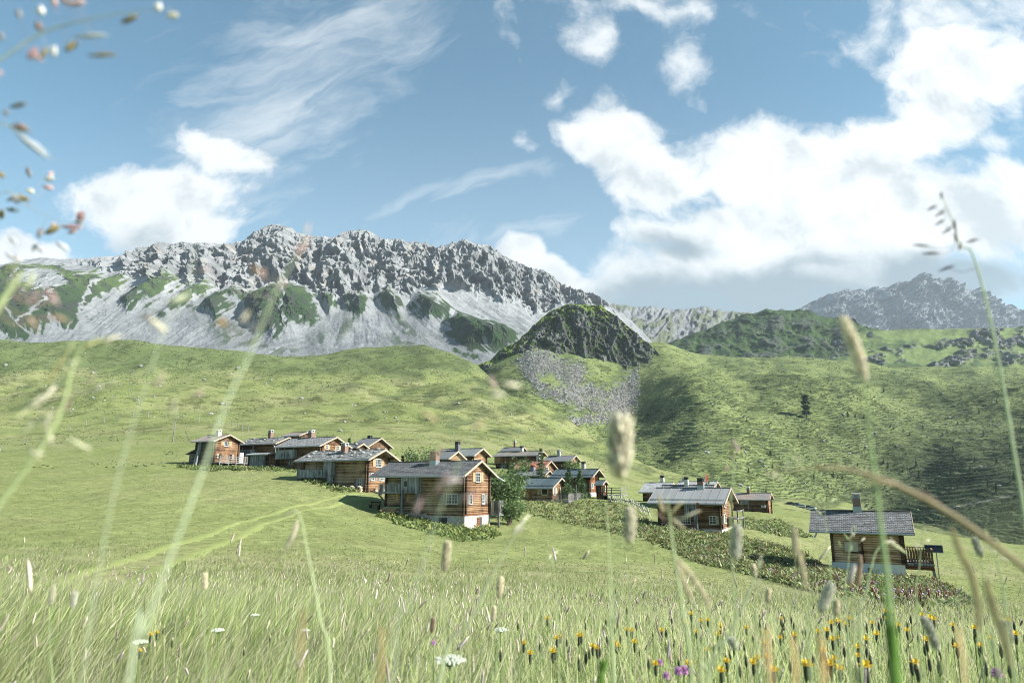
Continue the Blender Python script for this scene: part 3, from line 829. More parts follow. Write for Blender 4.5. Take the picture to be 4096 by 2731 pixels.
rcol = mixc(rcol, bcol, .85 * boul)
track_r = 1 - sstep(1.0, 2.2, lines([(2110, 1178), (2180, 1165), (2260, 1150), (2352, 1130)], rx, ry + 2 * rnf))
rcol = mixc(rcol, np.array([.22, .21, .18]), track_r)
pale = sstep(.25, .5, fbm(rx / 26, ry / 14, 12.0, oct=4)) * .35 * (1 - boul) * sstep(900, 960, ry)
rcol = mixc(rcol, np.array([.2, .2, .18]), pale * sstep(.2, .4, fbm(rx / 5, ry / 4, 3.0, oct=2)))
tmask = np.clip(sstep(1000, 780, R.YY) * (.45 + .55 * sstep(1450, 2100, rx)) + .35 + .5 * rn, 0, 1) * (1 - boul)
R.build('hillside', grass_mat('hill_grass', .36, 1.1, .16), {'tint': rcol, 'mask': np.stack([tmask, 1 - boul, 0 * boul], -1)})['kind'] = 'structure'

mx, my = M.px()
mn = fbm(M.X / 55, M.YY / 45, 2.0, oct=4); mnf = fbm(M.X / 7, M.YY / 7, 2.0, oct=4)
light = np.array([.172, .196, .074]); straw = np.array([.222, .215, .108]); dk = np.array([.13, .16, .052])
mcol = mixc(np.broadcast_to(light, mx.shape + (3,)), straw, .6 * sstep(-.1, .5, mn + .5 * mnf))
mcol = mixc(mcol, dk, .55 * sstep(.0, .5, mnf - .4 * mn))
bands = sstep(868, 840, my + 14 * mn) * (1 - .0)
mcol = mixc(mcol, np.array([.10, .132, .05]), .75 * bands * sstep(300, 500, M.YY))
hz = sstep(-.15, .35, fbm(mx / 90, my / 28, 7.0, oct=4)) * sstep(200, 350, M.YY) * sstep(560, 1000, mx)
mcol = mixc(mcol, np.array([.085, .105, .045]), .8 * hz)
TRK = [(150, 1362), (230, 1330), (330, 1292), (430, 1258), (520, 1225), (600, 1195), (680, 1168), (760, 1152), (850, 1140)]
tuft_m = np.clip(sstep(120, 300, M.YY) * (.75 + .5 * mn), 0, 1)
M.build('meadow', grass_mat('meadow_grass', .3, .6, .3), {'tint': mcol, 'mask': np.stack([.55 * hz, tuft_m, 0 * hz], -1)})['kind'] = 'structure'


def hit(px, py, ymax=420):
    """ground point of the meadow seen at a render pixel"""
    px = np.atleast_1d(np.asarray(px, float)); py = np.atleast_1d(np.asarray(py, float))
    yy = np.geomspace(.5, ymax, 420)
    u = ((px - 512) / F)[:, None]; vv = ((341 - py) / F)[:, None]; d = CP - vv * SP
    xx = u / d * yy[None]; zz = (SP + vv * CP) / d * yy[None]
    g = M.z(xx, np.broadcast_to(yy[None], xx.shape))
    below = zz < g
    i = np.where(below.any(1), below.argmax(1), -1)
    r = np.arange(len(px))
    return np.stack([xx[r, i], yy[i], g[r, i]], -1), i >= 0

# ------------------------------------------------------------------ air
hz_ = MB(); hz_.box(-6500, 7500, -60, 6200, float(min(M.Z.min(), R.Z.min())) - 260, 1750)
hm = bpy.data.materials.new('haze'); hm.use_nodes = True; HT = NT(hm.node_tree)
hm.node_tree.nodes.remove(hm.node_tree.nodes['Principled BSDF'])
pv = HT('ShaderNodeVolumePrincipled', {'Color': (.78, .89, 1.0, 1), 'Density': 4.8e-5, 'Anisotropy': .1})
HT.l.new(pv.outputs[0], hm.node_tree.nodes['Material Output'].inputs['Volume'])
tag(hz_.build('haze', hm), 'thin pale blue summer haze over the valley', 'haze', kind='stuff')
# ================================================================== CABIN MATERIALS
def log_mat(name, a, b, dark, zs=.2, plank=False, var=.6):
    m, T, bs = new_mat(name, .85, .15)
    co = T('ShaderNodeTexCoord').outputs['Object']
    s = T('ShaderNodeSeparateXYZ', {0: co})
    hx = T.math('ADD', s.outputs[0], T.math('MULTIPLY', s.outputs[1], .93))
    ax, ot = (hx, s.outputs[2]) if plank else (s.outputs[2], hx)
    wob = T.math('MULTIPLY', T.math('SUBTRACT', T.noise(co, .9, 2), .5), .25)
    zz = T.math('ADD', T.math('DIVIDE', ax, zs), wob)
    fr_ = T.math('FRACT', zz); fl = T.math('FLOOR', zz)
    per = T('ShaderNodeTexWhiteNoise', {'W': fl}, noise_dimensions='1D').outputs[0]
    gv = T('ShaderNodeCombineXYZ', {0: T.math('MULTIPLY', ot, .55), 1: T.math('MULTIPLY', ax, 9.0), 2: T.math('MULTIPLY', per, 20)}).outputs[0]
    gr_ = T.noise(gv, 1.6, 5, .65)
    big = T.noise(co, .55, 4, .6)
    gap = T.math('MINIMUM', T.smooth(fr_, 0, .16), T.smooth(fr_, 1.0, .86))
    k = T.math('ADD', T.math('MULTIPLY', gr_, .6), T.math('MULTIPLY', per, .3)); k = T.math('ADD', k, T.math('MULTIPLY', T.math('SUBTRACT', big, .5), 1.1))
    c = T.ramp(k, [(.2, dark), (.42, a), (.75, b)])
    c = T.mix(T.math('SUBTRACT', 1.0, gap), c, T.mix(1.0, c, (.12, .10, .09), 'MULTIPLY'))
    T.l.new(c, bs.inputs['Base Color'])
    h = T.math('ADD', T.math('MULTIPLY', T.math('SINE', T.math('MULTIPLY', fr_, math.pi)), .6), T.math('MULTIPLY', gr_, .25))
    bp = T('ShaderNodeBump', {'Strength': .9, 'Distance': .07, 'Height': h})
    T.l.new(bp.outputs[0], bs.inputs['Normal'])
    return m


WM = {'orange': log_mat('sunburnt_logs', (.185, .102, .056), (.315, .20, .118), (.052, .03, .02)),
      'orange2': log_mat('red_brown_logs', (.20, .085, .04), (.33, .17, .08), (.06, .028, .016)),
      'umber': log_mat('weathered_logs', (.26, .18, .105), (.46, .37, .25), (.07, .048, .03)),
      'umberdark': log_mat('dark_brown_logs', (.14, .082, .046), (.26, .175, .11), (.04, .027, .018)),
      'tan': log_mat('tan_logs', (.42, .275, .165), (.60, .44, .29), (.16, .09, .05), .19),
      'grey': log_mat('grey_logs', (.13, .12, .095), (.24, .22, .175), (.05, .045, .036)),
      'dark': log_mat('dark_logs', (.12, .07, .042), (.21, .135, .088), (.038, .027, .018)),
      'plank': log_mat('grey_planks', (.21, .22, .22), (.36, .37, .365), (.09, .09, .09), .22, True),
      'plank_orange': log_mat('orange_planks', (.28, .15, .07), (.36, .24, .13), (.10, .06, .035), .22, True),
      'shutter': log_mat('shutter_boards', (.46, .32, .18), (.60, .44, .27), (.26, .16, .09), .14, True),
      'greyshutter': log_mat('grey_shutter_boards', (.22, .21, .2), (.34, .33, .32), (.12, .11, .1), .14, True),
      'paleshutter': log_mat('pale_shutter_boards', (.50, .42, .32), (.62, .54, .43), (.3, .24, .17), .14, True),
      'post': log_mat('weathered_posts', (.17, .165, .155), (.30, .29, .275), (.09, .085, .08), .5, True)}
WM['corner'] = log_mat('corner_log_ends', (.07, .045, .03), (.14, .085, .05), (.02, .014, .01))
PANE = bpy.data.materials.new('window_glass'); PANE.use_nodes = True
_b = PANE.node_tree.nodes['Principled BSDF']; _b.inputs['Base Color'].default_value = (.018, .022, .026, 1); _b.inputs['Roughness'].default_value = .06
WHITE = plain('white_paint', (.45, .44, .42), .6, .12, 6)
SASH = plain('brown_sash', (.16, .10, .06), .7, .2, 6)
TIN = plain('zinc', (.30, .33, .335), .42, .2, 3, .5, .6)
DARKTIN = plain('dark_tin', (.055, .06, .065), .5, .25, 3, .4)
BOARD = plain('barge_board', (.33, .27, .21), .8, .3, 4)
PLASTER = plain('grey_render', (.52, .53, .53), .9, .14, 2.0)
STONEC = plain('grey_cement', (.33, .325, .31), .9, .2, 3)


def shingle_mat(name, a, b, rowh, w, spot=.5):
    m, T, bs = new_mat(name, .8, .25)
    co = T('ShaderNodeTexCoord').outputs['Object']
    s = T('ShaderNodeSeparateXYZ', {0: co})
    vv = T('ShaderNodeCombineXYZ', {0: s.outputs[0], 1: T.math('MULTIPLY', s.outputs[2], 2.3), 2: 0.0}).outputs[0]
    br = T('ShaderNodeTexBrick', {'Vector': vv, 'Scale': 1.0, 'Color1': (*a, 1), 'Color2': (*b, 1), 'Mortar': (a[0] * .25, a[1] * .25, a[2] * .25, 1), 'Mortar Size': .018, 'Mortar Smooth': .3, 'Bias': 0.0, 'Brick Width': w, 'Row Height': rowh})
    n = T.noise(co, 1.1, 6, .65)
    c = T.mix(1.0, br.outputs[0], T.ramp(n, [(.3, .72), (.7, 1.28)]), 'MULTIPLY')
    sp = T('ShaderNodeTexVoronoi', {'Vector': co, 'Scale': 2.6})
    c = T.mix(T.math('MULTIPLY', T.smooth(sp.outputs['Distance'], .16, .10), spot), c, (.34, .345, .34))
    T.l.new(c, bs.inputs['Base Color'])
    bp = T('ShaderNodeBump', {'Strength': .8, 'Distance': .04, 'Height': br.outputs[1]}); bp.invert = True
    T.l.new(bp.outputs[0], bs.inputs['Normal'])
    return m


def metal_mat(name, a, b, rough=.5, sc=.8, met=.25):
    m, T, bs = new_mat(name, rough, .4)
    co = T('ShaderNodeTexCoord').outputs['Object']
    s = T('ShaderNodeSeparateXYZ', {0: co})
    vv = T('ShaderNodeCombineXYZ', {0: T.math('MULTIPLY', s.outputs[0], 1.6), 1: T.math('MULTIPLY', s.outputs[2], .5), 2: 0.0}).outputs[0]
    n = T.noise(vv, sc, 6, .65)
    per = T('ShaderNodeTexWhiteNoise', {'W': T.math('FLOOR', T.math('DIVIDE', s.outputs[0], .62))}, noise_dimensions='1D').outputs[0]
    k = T.math('MULTIPLY_ADD', per, .35, T.math('MULTIPLY', n, .75))
    T.l.new(T.ramp(k, [(.25, a), (.75, b)]), bs.inputs['Base Color'])
    bs.inputs['Metallic'].default_value = met
    return m


RM = {'shingle': shingle_mat('weathered_shingles', (.095, .098, .10), (.15, .152, .155), .22, .34, .18),
      'shingle2': shingle_mat('grey_shingles', (.12, .12, .12), (.19, .19, .188), .2, .3, .75),
      'slab': shingle_mat('stone_slabs', (.15, .15, .147), (.30, .297, .288), .3, .5, .5),
      'slate': shingle_mat('pale_slates', (.30, .305, .305), (.44, .445, .44), .2, .3, .2),
      'tile': shingle_mat('grey_tiles', (.14, .145, .15), (.20, .205, .21), .28, .26, 0),
      'red': shingle_mat('red_tiles', (.27, .12, .085), (.36, .17, .12), .3, .3, 0),
      'bitumen': plain('roofing_felt', (.13, .135, .14), .9, .25, 1.2),
      'brownmetal': metal_mat('brown_sheet', (.16, .13, .115), (.25, .21, .19)),
      'greymetal': metal_mat('grey_sheet', (.18, .19, .195), (.27, .28, .285)),
      'greymetal2': metal_mat('dull_grey_sheet', (.15, .16, .16), (.23, .235, .23)),
      'palemetal': metal_mat('pale_grey_sheet', (.20, .20, .198), (.255, .255, .25), .55, .5, .1),
      'bluemetal': metal_mat('blue_green_sheet', (.065, .09, .10), (.115, .145, .155), .45),
      'patina': metal_mat('patina_sheet', (.16, .17, .16), (.27, .22, .18), .5, 1.4),
      'striped': metal_mat('rust_striped_sheet', (.20, .21, .21), (.33, .25, .19), .55, 1.5)}
SEAM = {'palemetal': .95, 'bluemetal': .8, 'greymetal': .7, 'greymetal2': .8, 'brownmetal': .7, 'patina': .5, 'striped': .4, 'tile': .3, 'red': .3}


def stone_mat(name, scale=1.7):
    m, T, bs = new_mat(name, .95, .1)
    co = T('ShaderNodeTexCoord').outputs['Object']
    w = T.vmath('ADD', co, T.scale(T('ShaderNodeTexNoise', {'Vector': co, 'Scale': 2.5}).outputs['Color'], (.25, .25, .25)))
    vo = T('ShaderNodeTexVoronoi', {'Vector': w, 'Scale': scale}); ve = T('ShaderNodeTexVoronoi', {'Vector': w, 'Scale': scale}, feature='DISTANCE_TO_EDGE')
    sp = T('ShaderNodeSeparateColor', {0: vo.outputs['Color']})
    c = T.ramp(sp.outputs[0], [(0, (.28, .27, .245)), (.4, (.42, .40, .36)), (.65, (.36, .28, .21)), (1, (.44, .43, .40))])
    n = T.noise(co, 9, 5, .6)
    c = T.mix(1.0, c, T.ramp(n, [(.3, .75), (.7, 1.2)]), 'MULTIPLY')
    c = T.mix(T.smooth(ve.outputs[0], .1, .04), c, (.42, .415, .395))
    T.l.new(c, bs.inputs['Base Color'])
    bp = T('ShaderNodeBump', {'Strength': .8, 'Distance': .05, 'Height': T.smooth(ve.outputs[0], 0, .2)})
    T.l.new(bp.outputs[0], bs.inputs['Normal'])
    return m


RUBBLE = stone_mat('rubble_masonry')
BRICK = plain('chimney_brick', (.19, .125, .10), .9, .45, 5)
CREAM = plain('pale_chimney_render', (.45, .44, .40), .9, .15, 4)
SOOT = plain('sooty_cowl', (.06, .058, .055), .9, .3, 5)


# ================================================================== CABIN BUILDER
class Cabin:
    def __init__(s, key):
        c = s.c = CAB[key]
        s.yaw = math.radians(c['yaw'])
        px0, pyb = cpx(c['crop'], c['cx'], c['base']); _, pye = cpx(c['crop'], c['cx'], c['eave'])
        pxl, _ = cpx(c['crop'], c['left'], c['base']); pxr, _ = cpx(c['crop'], c['right'], c['base'])
        P = Vector(at(px0, pyb, c['Y'])); ex = Vector((math.cos(s.yaw), math.sin(s.yaw), 0)); ey = Vector((-math.sin(s.yaw), math.cos(s.yaw), 0))
        def solve(f, target, lo, hi):
            a, b = lo, hi
            sg = f(b) - f(a)
            for _ in range(50):
                m_ = (a + b) / 2
                if (f(m_) - target) * sg < 0: a = m_
                else: b = m_
            return (a + b) / 2
        s.H = solve(lambda h: proj(P + Vector((0, 0, h)))[1], pye, .5, 12)
        up = Vector((0, 0, s.H * .6))
        s.L = solve(lambda l: proj(P - ex * l + up)[0], pxl, .5, 25)
        s.W = solve(lambda w: proj(P + ey * w + up)[0], pxr, .5, 14)
        if key in ('right', 'striped', 'seam', 'bitumen_house'): s.W = min(max(s.W, 5.2), 8.0)
        s.root = empty('log_cabin', P, s.yaw)
        tag(s.root, c['label'], 'cabin')
        s.tp = math.tan(math.radians(c['pitch']))
        s.P = P; s.ex = ex; s.ey = ey
        print(f"{key:14s} L{s.L:5.1f} W{s.W:5.1f} H{s.H:5.1f} ridge+{s.tp*s.W/2:4.1f}")
        s.body()

    def rz(s, y): return s.H + s.tp * (s.W / 2 - abs(y - s.W / 2))

    def body(s):
        c, L, W, H, tp = s.c, s.L, s.W, s.H, s.tp
        r = s.root
        top = H + tp * W / 2
        fd = c.get('fh', 1.5)
        lowwood = 0 if 'fh' in c else -1.5
        m = MB()
        prof = [(0, lowwood), (W, lowwood), (W, H), (W / 2, top), (0, H)]
        m.add([(-L, y, z) for y, z in prof] + [(-.1, y, z) for y, z in prof],
              [(0, 1, 2, 3, 4)[::-1], (5, 6, 7, 8, 9), (0, 5, 9, 4), (4, 9, 8, 3), (3, 8, 7, 2), (2, 7, 6, 1), (1, 6, 5, 0)][::1])
        m.build('log_wall', WM[c['front']], r)
        g = MB()
        prof = [(-.02, lowwood), (W + .02, lowwood), (W + .02, H), (W / 2, top), (-.02, H)]
        g.add([(-.1, y, z) for y, z in prof] + [(.0, y, z) for y, z in prof],
              [(4, 3, 2, 1, 0), (5, 6, 7, 8, 9), (0, 5, 9, 4), (4, 9, 8, 3), (3, 8, 7, 2), (2, 7, 6, 1), (1, 6, 5, 0)])
        g.build('gable_wall', WM[c['gable']], r)
        for (x, y) in ((-.18, -.20), (-L + .03, -.20), (-.18, W - .02)):
            k = MB(); k.box(x, x + .2, y, y + .22, lowwood, H - .02)
            k.build('log_corner', WM['corner'], r)
        for y in (.06, W - .28):
            k = MB(); k.box(-.02, .2, y, y + .22, lowwood, H + .02)
            k.build('log_corner', WM['corner'], r)
        if 'fh' in c:
            f = MB(); f.box(-L - .06, .06, -.06, W + .06, -fd - 1.5, -.003)
            f.build('foundation', RUBBLE if s.c['label'].find('white') < 0 else PLASTER, r)
        s.roof()

    def roof(s):
        c, L, W, H, tp = s.c, s.L, s.W, s.H, s.tp
        x0, x1, oy = -L - c['oxl'], c['oxr'], c['oy']
        t = .16
        zr = H + tp * W / 2 + .03; ze = H - tp * oy + .03
        m = MB()
        for sg in (0, 1):
            ye = -oy if sg == 0 else W + oy
            ym = W / 2
            a = [(x0, ye, ze), (x1, ye, ze), (x1, ym, zr), (x0, ym, zr)]
            if sg: a = a[::-1]
            m.hexa([(x, y, z) for x, y, z in a], [(x, y, z + t) for x, y, z in a])
        st = SEAM.get(c['roof'])
        if st:
            n = int((x1 - x0) / st)
            for i in range(n + 1):
                x = x0 + .03 + i * (x1 - x0 - .06) / n
                for ye in (-oy, W + oy):
                    m.bar((x, ye, ze + t + .015), (x, W / 2, zr + t + .015), .05, .045)
        if c['roof'] in ('slab', 'shingle', 'shingle2', 'slate'):
            rnd = random.Random(int(L * 100))
            nr = 9 if c['roof'] == 'slab' else 12
            for i in range(nr):
                f0 = i / nr; y = -oy + f0 * (W / 2 + oy); z = ze + f0 * (zr - ze) + t
                x = x0
                while x < x1 - .05:
                    w = rnd.uniform(.35, .8); w = min(w, x1 - x)
                    hh = rnd.uniform(.015, .07 if c['roof'] == 'slab' else .035)
                    dyy = (W / 2 + oy) / nr * 1.1
                    j = rnd.uniform(-.04, .02)
                    m.hexa([(x, y + j, z - .01), (x + w * .97, y + j, z - .01), (x + w * .97, y + dyy, z + dyy * tp - .02), (x, y + dyy, z + dyy * tp - .02)],
                           [(x, y + j, z + hh), (x + w * .97, y + j, z + hh), (x + w * .97, y + dyy, z + dyy * tp + .004), (x, y + dyy, z + dyy * tp + .004)])
                    x += w
        m.bar((x0, W / 2, zr + t + .02), (x1, W / 2, zr + t + .02), .34, .07)
        s.roofo = m.build('roof', RM[c['roof']], s.root)
        b = MB()
        for x in (x1 + .004,):
            for ye in (-oy, W + oy):
                b.bar((x + .02, ye, ze + .06), (x + .02, W / 2, zr + .06), .05, .24)
        b.build('bargeboard', BOARD, s.root)
        p = MB()
        for y, in ((.12,), (W / 2,), (W - .12,)):
            p.box(-L - c['oxl'] * .8, x1 - .12, y - .09, y + .09, s.rz(y) - .24, s.rz(y) - .03)
        p.build('purlin', WM['dark'], s.root)
        gt = MB(); gt.tube([(x0 + .02, -oy - .09, ze + .05), (x1 - .02, -oy - .09, ze + .03)], .085, 8)
        gt.build('gutter', TIN, s.root)

    def chimney(s, fx, dy, w=.7, h=1.7, mat=None, cap=SOOT, base=None, d=None):
        x = -s.L + fx * s.L; y = s.W / 2 + dy
        z0 = s.rz(y) - .3; z1 = s.H + s.tp * s.W / 2 + h
        d = d or w
        k = MB(); k.box(x - w / 2, x + w / 2, y - d / 2, y + d / 2, z0, z1)
        if base: pass
        o = k.build('chimney', mat or BRICK, s.root)
        a = MB()
        for i in (-1, 1):
            for j in (-1, 1): a.box(x + i * w * .38 - .08, x + i * w * .38 + .08, y + j * d * .38 - .08, y + j * d * .38 + .08, z1, z1 + .38)
        a.box(x - w * .3, x + w * .3, y - d * .3, y + d * .3, z1, z1 + .34)
        if cap is not SOOT: cap_ = SOOT
        a.hexa([(x - w * .62, y - d * .62, z1 + .38), (x + w * .62, y - d * .62, z1 + .38), (x + w * .62, y + d * .62, z1 + .38), (x - w * .62, y + d * .62, z1 + .38)],
               [(x - w * .5, y - d * .5, z1 + .48), (x + w * .5, y - d * .5, z1 + .48), (x + w * .5, y + d * .5, z1 + .48), (x - w * .5, y + d * .5, z1 + .48)])
        a.build('chimney_cap', cap, o)
        if base:
            a = MB(); a.box(x - w / 2 - .04, x + w / 2 + .04, y - d / 2 - .04, y + d / 2 + .04, z0, s.rz(y) + .55)
            a.build('chimney_flashing', TIN, o)

    def face(s, f):
        if f == 'front': return lambda u, z, o: (-s.L + u, -o, z)
        return lambda u, z, o: (o, u, z)

    def slab(s, m, f, u0, u1, z0, z1, o0, o1):
        g = s.face(f)
        a, b = g(u0, z0, o0), g(u1, z1, o1)
        m.box(min(a[0], b[0]), max(a[0], b[0]), min(a[1], b[1]), max(a[1], b[1]), z0, z1)

    def window(s, f, u, z, w, h, shut='both', sm='shutter', fm=None, cols=2, rows=3, sw=None):
        """u centre along the face in metres from its left end"""
        m = MB()
        t = .07
        for a, b, c, d in ((u - w / 2 - t, u + w / 2 + t, z - t, z), (u - w / 2 - t, u + w / 2 + t, z + h, z + h + t), (u - w / 2 - t, u - w / 2, z, z + h), (u + w / 2, u + w / 2 + t, z, z + h)):
            s.slab(m, f, a, b, c, d, .0, .09)
        for i in range(1, cols): s.slab(m, f, u - w / 2 + w * i / cols - .025, u - w / 2 + w * i / cols + .025, z, z + h, .012, .06)
        for i in range(1, rows): s.slab(m, f, u - w / 2, u + w / 2, z + h * i / rows - .02, z + h * i / rows + .02, .012, .057)
        s.slab(m, f, u - w / 2 - .12, u + w / 2 + .12, z - t - .05, z - t, .0, .14)
        o = m.build('window', fm or WHITE, s.root)
        p = MB(); s.slab(p, f, u - w / 2, u + w / 2, z, z + h, .004, .03); p.build('pane', PANE, o)
        sw = sw or w * .55
        for sd in ((-1, 1) if shut == 'both' else (-1,) if shut == 'left' else (1,) if shut == 'right' else ()):
            q = MB(); c0 = u + sd * (w / 2 + t + .03 + sw / 2)
            s.slab(q, f, c0 - sw / 2, c0 + sw / 2, z - .05, z + h + .05, .005, .065)
            for zz in (z + .12, z + h - .2): s.slab(q, f, c0 - sw / 2 + .03, c0 + sw / 2 - .03, zz, zz + .1, .065, .09)
            q.build('shutter', WM[sm], s.root)

    def shutterpanel(s, f, u, z, w, h, mat):
        q = MB(); s.slab(q, f, u - w / 2, u + w / 2, z, z + h, .004, .08)
        for a in (u - w / 2, u + w / 2 - .08): s.slab(q, f, a, a + .08, z, z + h, .08, .11)
        q.build('shutter', mat, s.root)

    def balcony(s, u0, u1, z0, dep, rail='slats', h=.95, z1=None, mat='plank', posts=(), postlen=3.0, roofposts=()):
        dep = min(dep, s.c['oy'] - .08)
        x0, x1 = -s.L + u0, -s.L + u1
        f = MB(); f.box(x0, x1, -dep, -.004, z0 - .16, z0)
        o = f.build('balcony', WM['post'], s.root)
        r = MB()
        if rail == 'planks':
            n = max(2, int((x1 - x0) / .24))
            for i in range(n):
                a = x0 + (x1 - x0) * i / n
                r.box(a + .008, a + (x1 - x0) / n - .008, -dep - .04 + .012 * (i % 2), -dep + .02, z0 - .3, z0 + h)
            for x in (x0, x1 - .05): r.box(x, x + .05, -dep + .03, -.005, z0 - .25, z0 + h)
        else:
            n = max(3, int((x1 - x0) / .17))
            for i in range(n):
                a = x0 + (x1 - x0) * (i + .5) / n
                r.box(a - .05, a + .05, -dep - .03, -dep, z0 + .04, z0 + h - .06)
            for k in range(max(2, int(dep / .17))):
                y = -dep + .1 + k * .17
                if y > -.1: break
                for x in (x0, x1 - .04): r.box(x, x + .03, y - .045, y + .045, z0 + .04, z0 + h - .06)
            r.box(x0 - .04, x1 + .04, -dep - .07, -dep + .05, z0 + h - .06, z0 + h + .03)
            r.box(x0 - .04, x1 + .04, -dep - .05, -dep + .03, z0 - .1, z0 + .04)
            for x in (x0 - .04, x1 - .04): r.box(x, x + .08, -dep + .05, -.01, z0 + h - .06, z0 + h + .02)
        r.build('railing', WM[mat], o)
        for u in posts:
            k = MB(); x = -s.L + u; k.box(x - .11, x + .11, -dep - .02, -dep + .2, -postlen, z0 - .16); k.build('post', WM['post'], s.root)
        for u in roofposts:
            k = MB(); x = -s.L + u; k.box(x - .07, x + .07, -dep + .04, -dep + .18, z0 + .0, s.H - s.tp * dep - .02); k.build('post', WM['post'], s.root)
        return o

    def bay(s, u0, u1, z0, z1, dep, mat='plank', hole=None):
        dep = min(dep, s.c['oy'] - .1); z1 = min(z1, s.H - s.tp * (dep + .04) - .03)
        x0, x1 = -s.L + u0, -s.L + u1
        b = MB(); b.box(x0, x1, -dep, -.004, z0, z1)
        for x in (x0, (x0 + x1) / 2, x1 - .1): b.box(x, x + .1, -dep - .03, -dep, z0, z1)
        o = b.build('plank_bay', WM[mat], s.root)
        if hole:
            w = MB(); w.box(-s.L + hole - .22, -s.L + hole + .22, -dep - .02, -dep + .02, z1 - 1.0, z1 - .4); w.build('opening', SOOT, o)

    def strut(s, a, b, w=.16, name='brace'):
        k = MB(); k.bar(a, b, w, w); k.build(name, WM['post'], s.root)

    def deck(s, x0, x1, y0, y1, z, rail='slats', h=1.0, posts=True, sides='frb', pl_=3.0, mat='post'):
        d = MB(); d.box(x0, x1, y0, y1, z - .18, z)
        o = d.build('terrace', WM['plank'], s.root)
        r = MB()
        def run(a, b):
            a = Vector(a); b = Vector(b); n = max(2, int((b - a).length / .19)); dr = (b - a).normalized()
            if rail == 'slats':
                for i in range(n):
                    p = a + (b - a) * ((i + .5) / n)
                    r.bar(p + Vector((0, 0, .06)), p + Vector((0, 0, h - .06)), .10 if abs(dr.x) > .5 else .03, .03 if abs(dr.x) > .5 else .10)
                r.bar(a + Vector((0, 0, h)), b + Vector((0, 0, h)), .13, .07); r.bar(a + Vector((0, 0, .06)), b + Vector((0, 0, .06)), .06, .08)
            else:
                for k in (.25, .6, .95): r.bar(a + Vector((0, 0, h * k)), b + Vector((0, 0, h * k)), .05, .15)
        if 'f' in sides: run((x0, y0 + .05, z), (x1 - .06, y0 + .05, z))
        if 'r' in sides: run((x1 - .06, y0 + .05, z), (x1 - .06, y1 - .05, z))
        if 'b' in sides: run((x0, y1 - .05, z), (x1 - .06, y1 - .05, z))
        if 'l' in sides: run((x0 + .05, y0 + .05, z), (x0 + .05, y1 - .05, z))
        r.build('railing', WM[mat], o)
        if posts:
            n = max(2, int((x1 - x0) / 1.7) + 1)
            for i in range(n):
                x = x0 + .06 + (x1 - x0 - .2) * i / (n - 1)
                k = MB(); k.box(x - .06, x + .07, y0 - .02, y0 + .11, z - pl_, z + h if rail != 'slats' else z - .18); k.build('post', WM['post'], s.root)

    def snowguard(s, mat=TIN):
        c = s.c; f = .16
        y = -c['oy'] + f * (s.W / 2 + c['oy']); z = s.H + s.tp * y + .3
        k = MB(); k.bar((-s.L - c['oxl'] + .2, y, z), (c['oxr'] - .2, y, z), .05, .09); k.bar((-s.L - c['oxl'] + .2, y, z - .1), (c['oxr'] - .2, y, z - .1), .03, .04)
        x = -s.L - c['oxl'] + .4
        while x < c['oxr']: k.bar((x, y - .06, z - .14), (x, y, z + .05), .05, .05); x += 1.4
        k.build('snow_guard', mat, s.root)


# ------------------------------------------------------------------ hero cabin
A = Cabin('hero'); L, W, H = A.L, A.W, A.H
A.chimney(.50, -W * .13, .82, .85, BRICK, BRICK, True)
bz = H * .53
A.balcony(-.35, L * .255, bz, 1.15, 'slats', h=H * .20)
A.bay(L * .262, L * .475, bz - .12, H - .06, 1.15, 'plank', L * .32)
for u in (L * .27, L * .47):
    k = MB(); x = -L + u; w_ = .13 if u < L * .4 else .24
    k.box(x - w_, x + w_, -.9, -.9 + .3, -2.6, bz - .16); k.build('post', WM['post'], A.root)
A.strut((-L + .1, -.1, bz - 1.2), (-L - .25, -1.0, bz - .18))
A.window('front', L * .235, H * .31, .75, .8, 'both', 'shutter', SASH, 2, 2, .55)
A.window('front', L * .815, H * .27, .62, .95, None, 'greyshutter', WHITE, 2, 3)
A.window('front', L * .885, H * .27, .62, .95, 'right', 'greyshutter', WHITE, 2, 3, .8)
A.shutterpanel('front', L * .735, H * .27, .75, .95, WM['greyshutter'])
A.window('gable', W * .50, H * .80, .95, .95, 'both', 'shutter', WHITE, 2, 3, .62)
A.window('gable', W * .22, H * .26, .5, .95, 'left', 'greyshutter', WHITE, 2, 3, .6)
A.window('gable', W * .72, H * .26, .5, .95, 'right', 'greyshutter', WHITE, 2, 3, .6)
d_ = MB(); A.slab(d_, 'gable', W * .46, W * .66, -1.85, -.35, .065, .1); o_ = d_.build('cellar_door', SOOT, A.root)
d_ = MB(); A.slab(d_, 'gable', W * .46, W * .555, -1.85, -.37, .1, .13); d_.build('door_leaf', WM['orange2'], o_)
d_ = MB(); A.slab(d_, 'front', L * .70, L * .80, -1.1, -.35, .065, .09); d_.build('cellar_opening', SOOT, A.root)
d_ = MB(); A.slab(d_, 'front', L * .55, L + .0, -.12, -.0, .07, .12); A.slab(d_, 'gable', -.06, W + .06, -.12, -.0, .07, .12); d_.build('sill_beam', WM['orange2'], A.root)
A.deck(-1.4, .12, W + .08, W + 1.5, -.05, 'slats', 1.45, False, 'fr')
A.deck(.14, 1.35, W - .1, W + 1.2, -.08, 'slats', 1.5, False, 'frb', 2.6)
k = MB(); k.box(1.18, 1.36, W - .12, W + .06, -3.0, -.26); k.build('post', WM['post'], A.root)
pp = MB(); pp.tube([(-.25, -1.02, H - .55), (-.75, -1.5, H - .85)], .07); pp.build('downspout', TIN, A.root)
pp = MB(); pp.tube([(.4, W + 1.15, H - .35), (.9, W + 2.2, H - .9)], .07); pp.build('downspout', TIN, A.root)

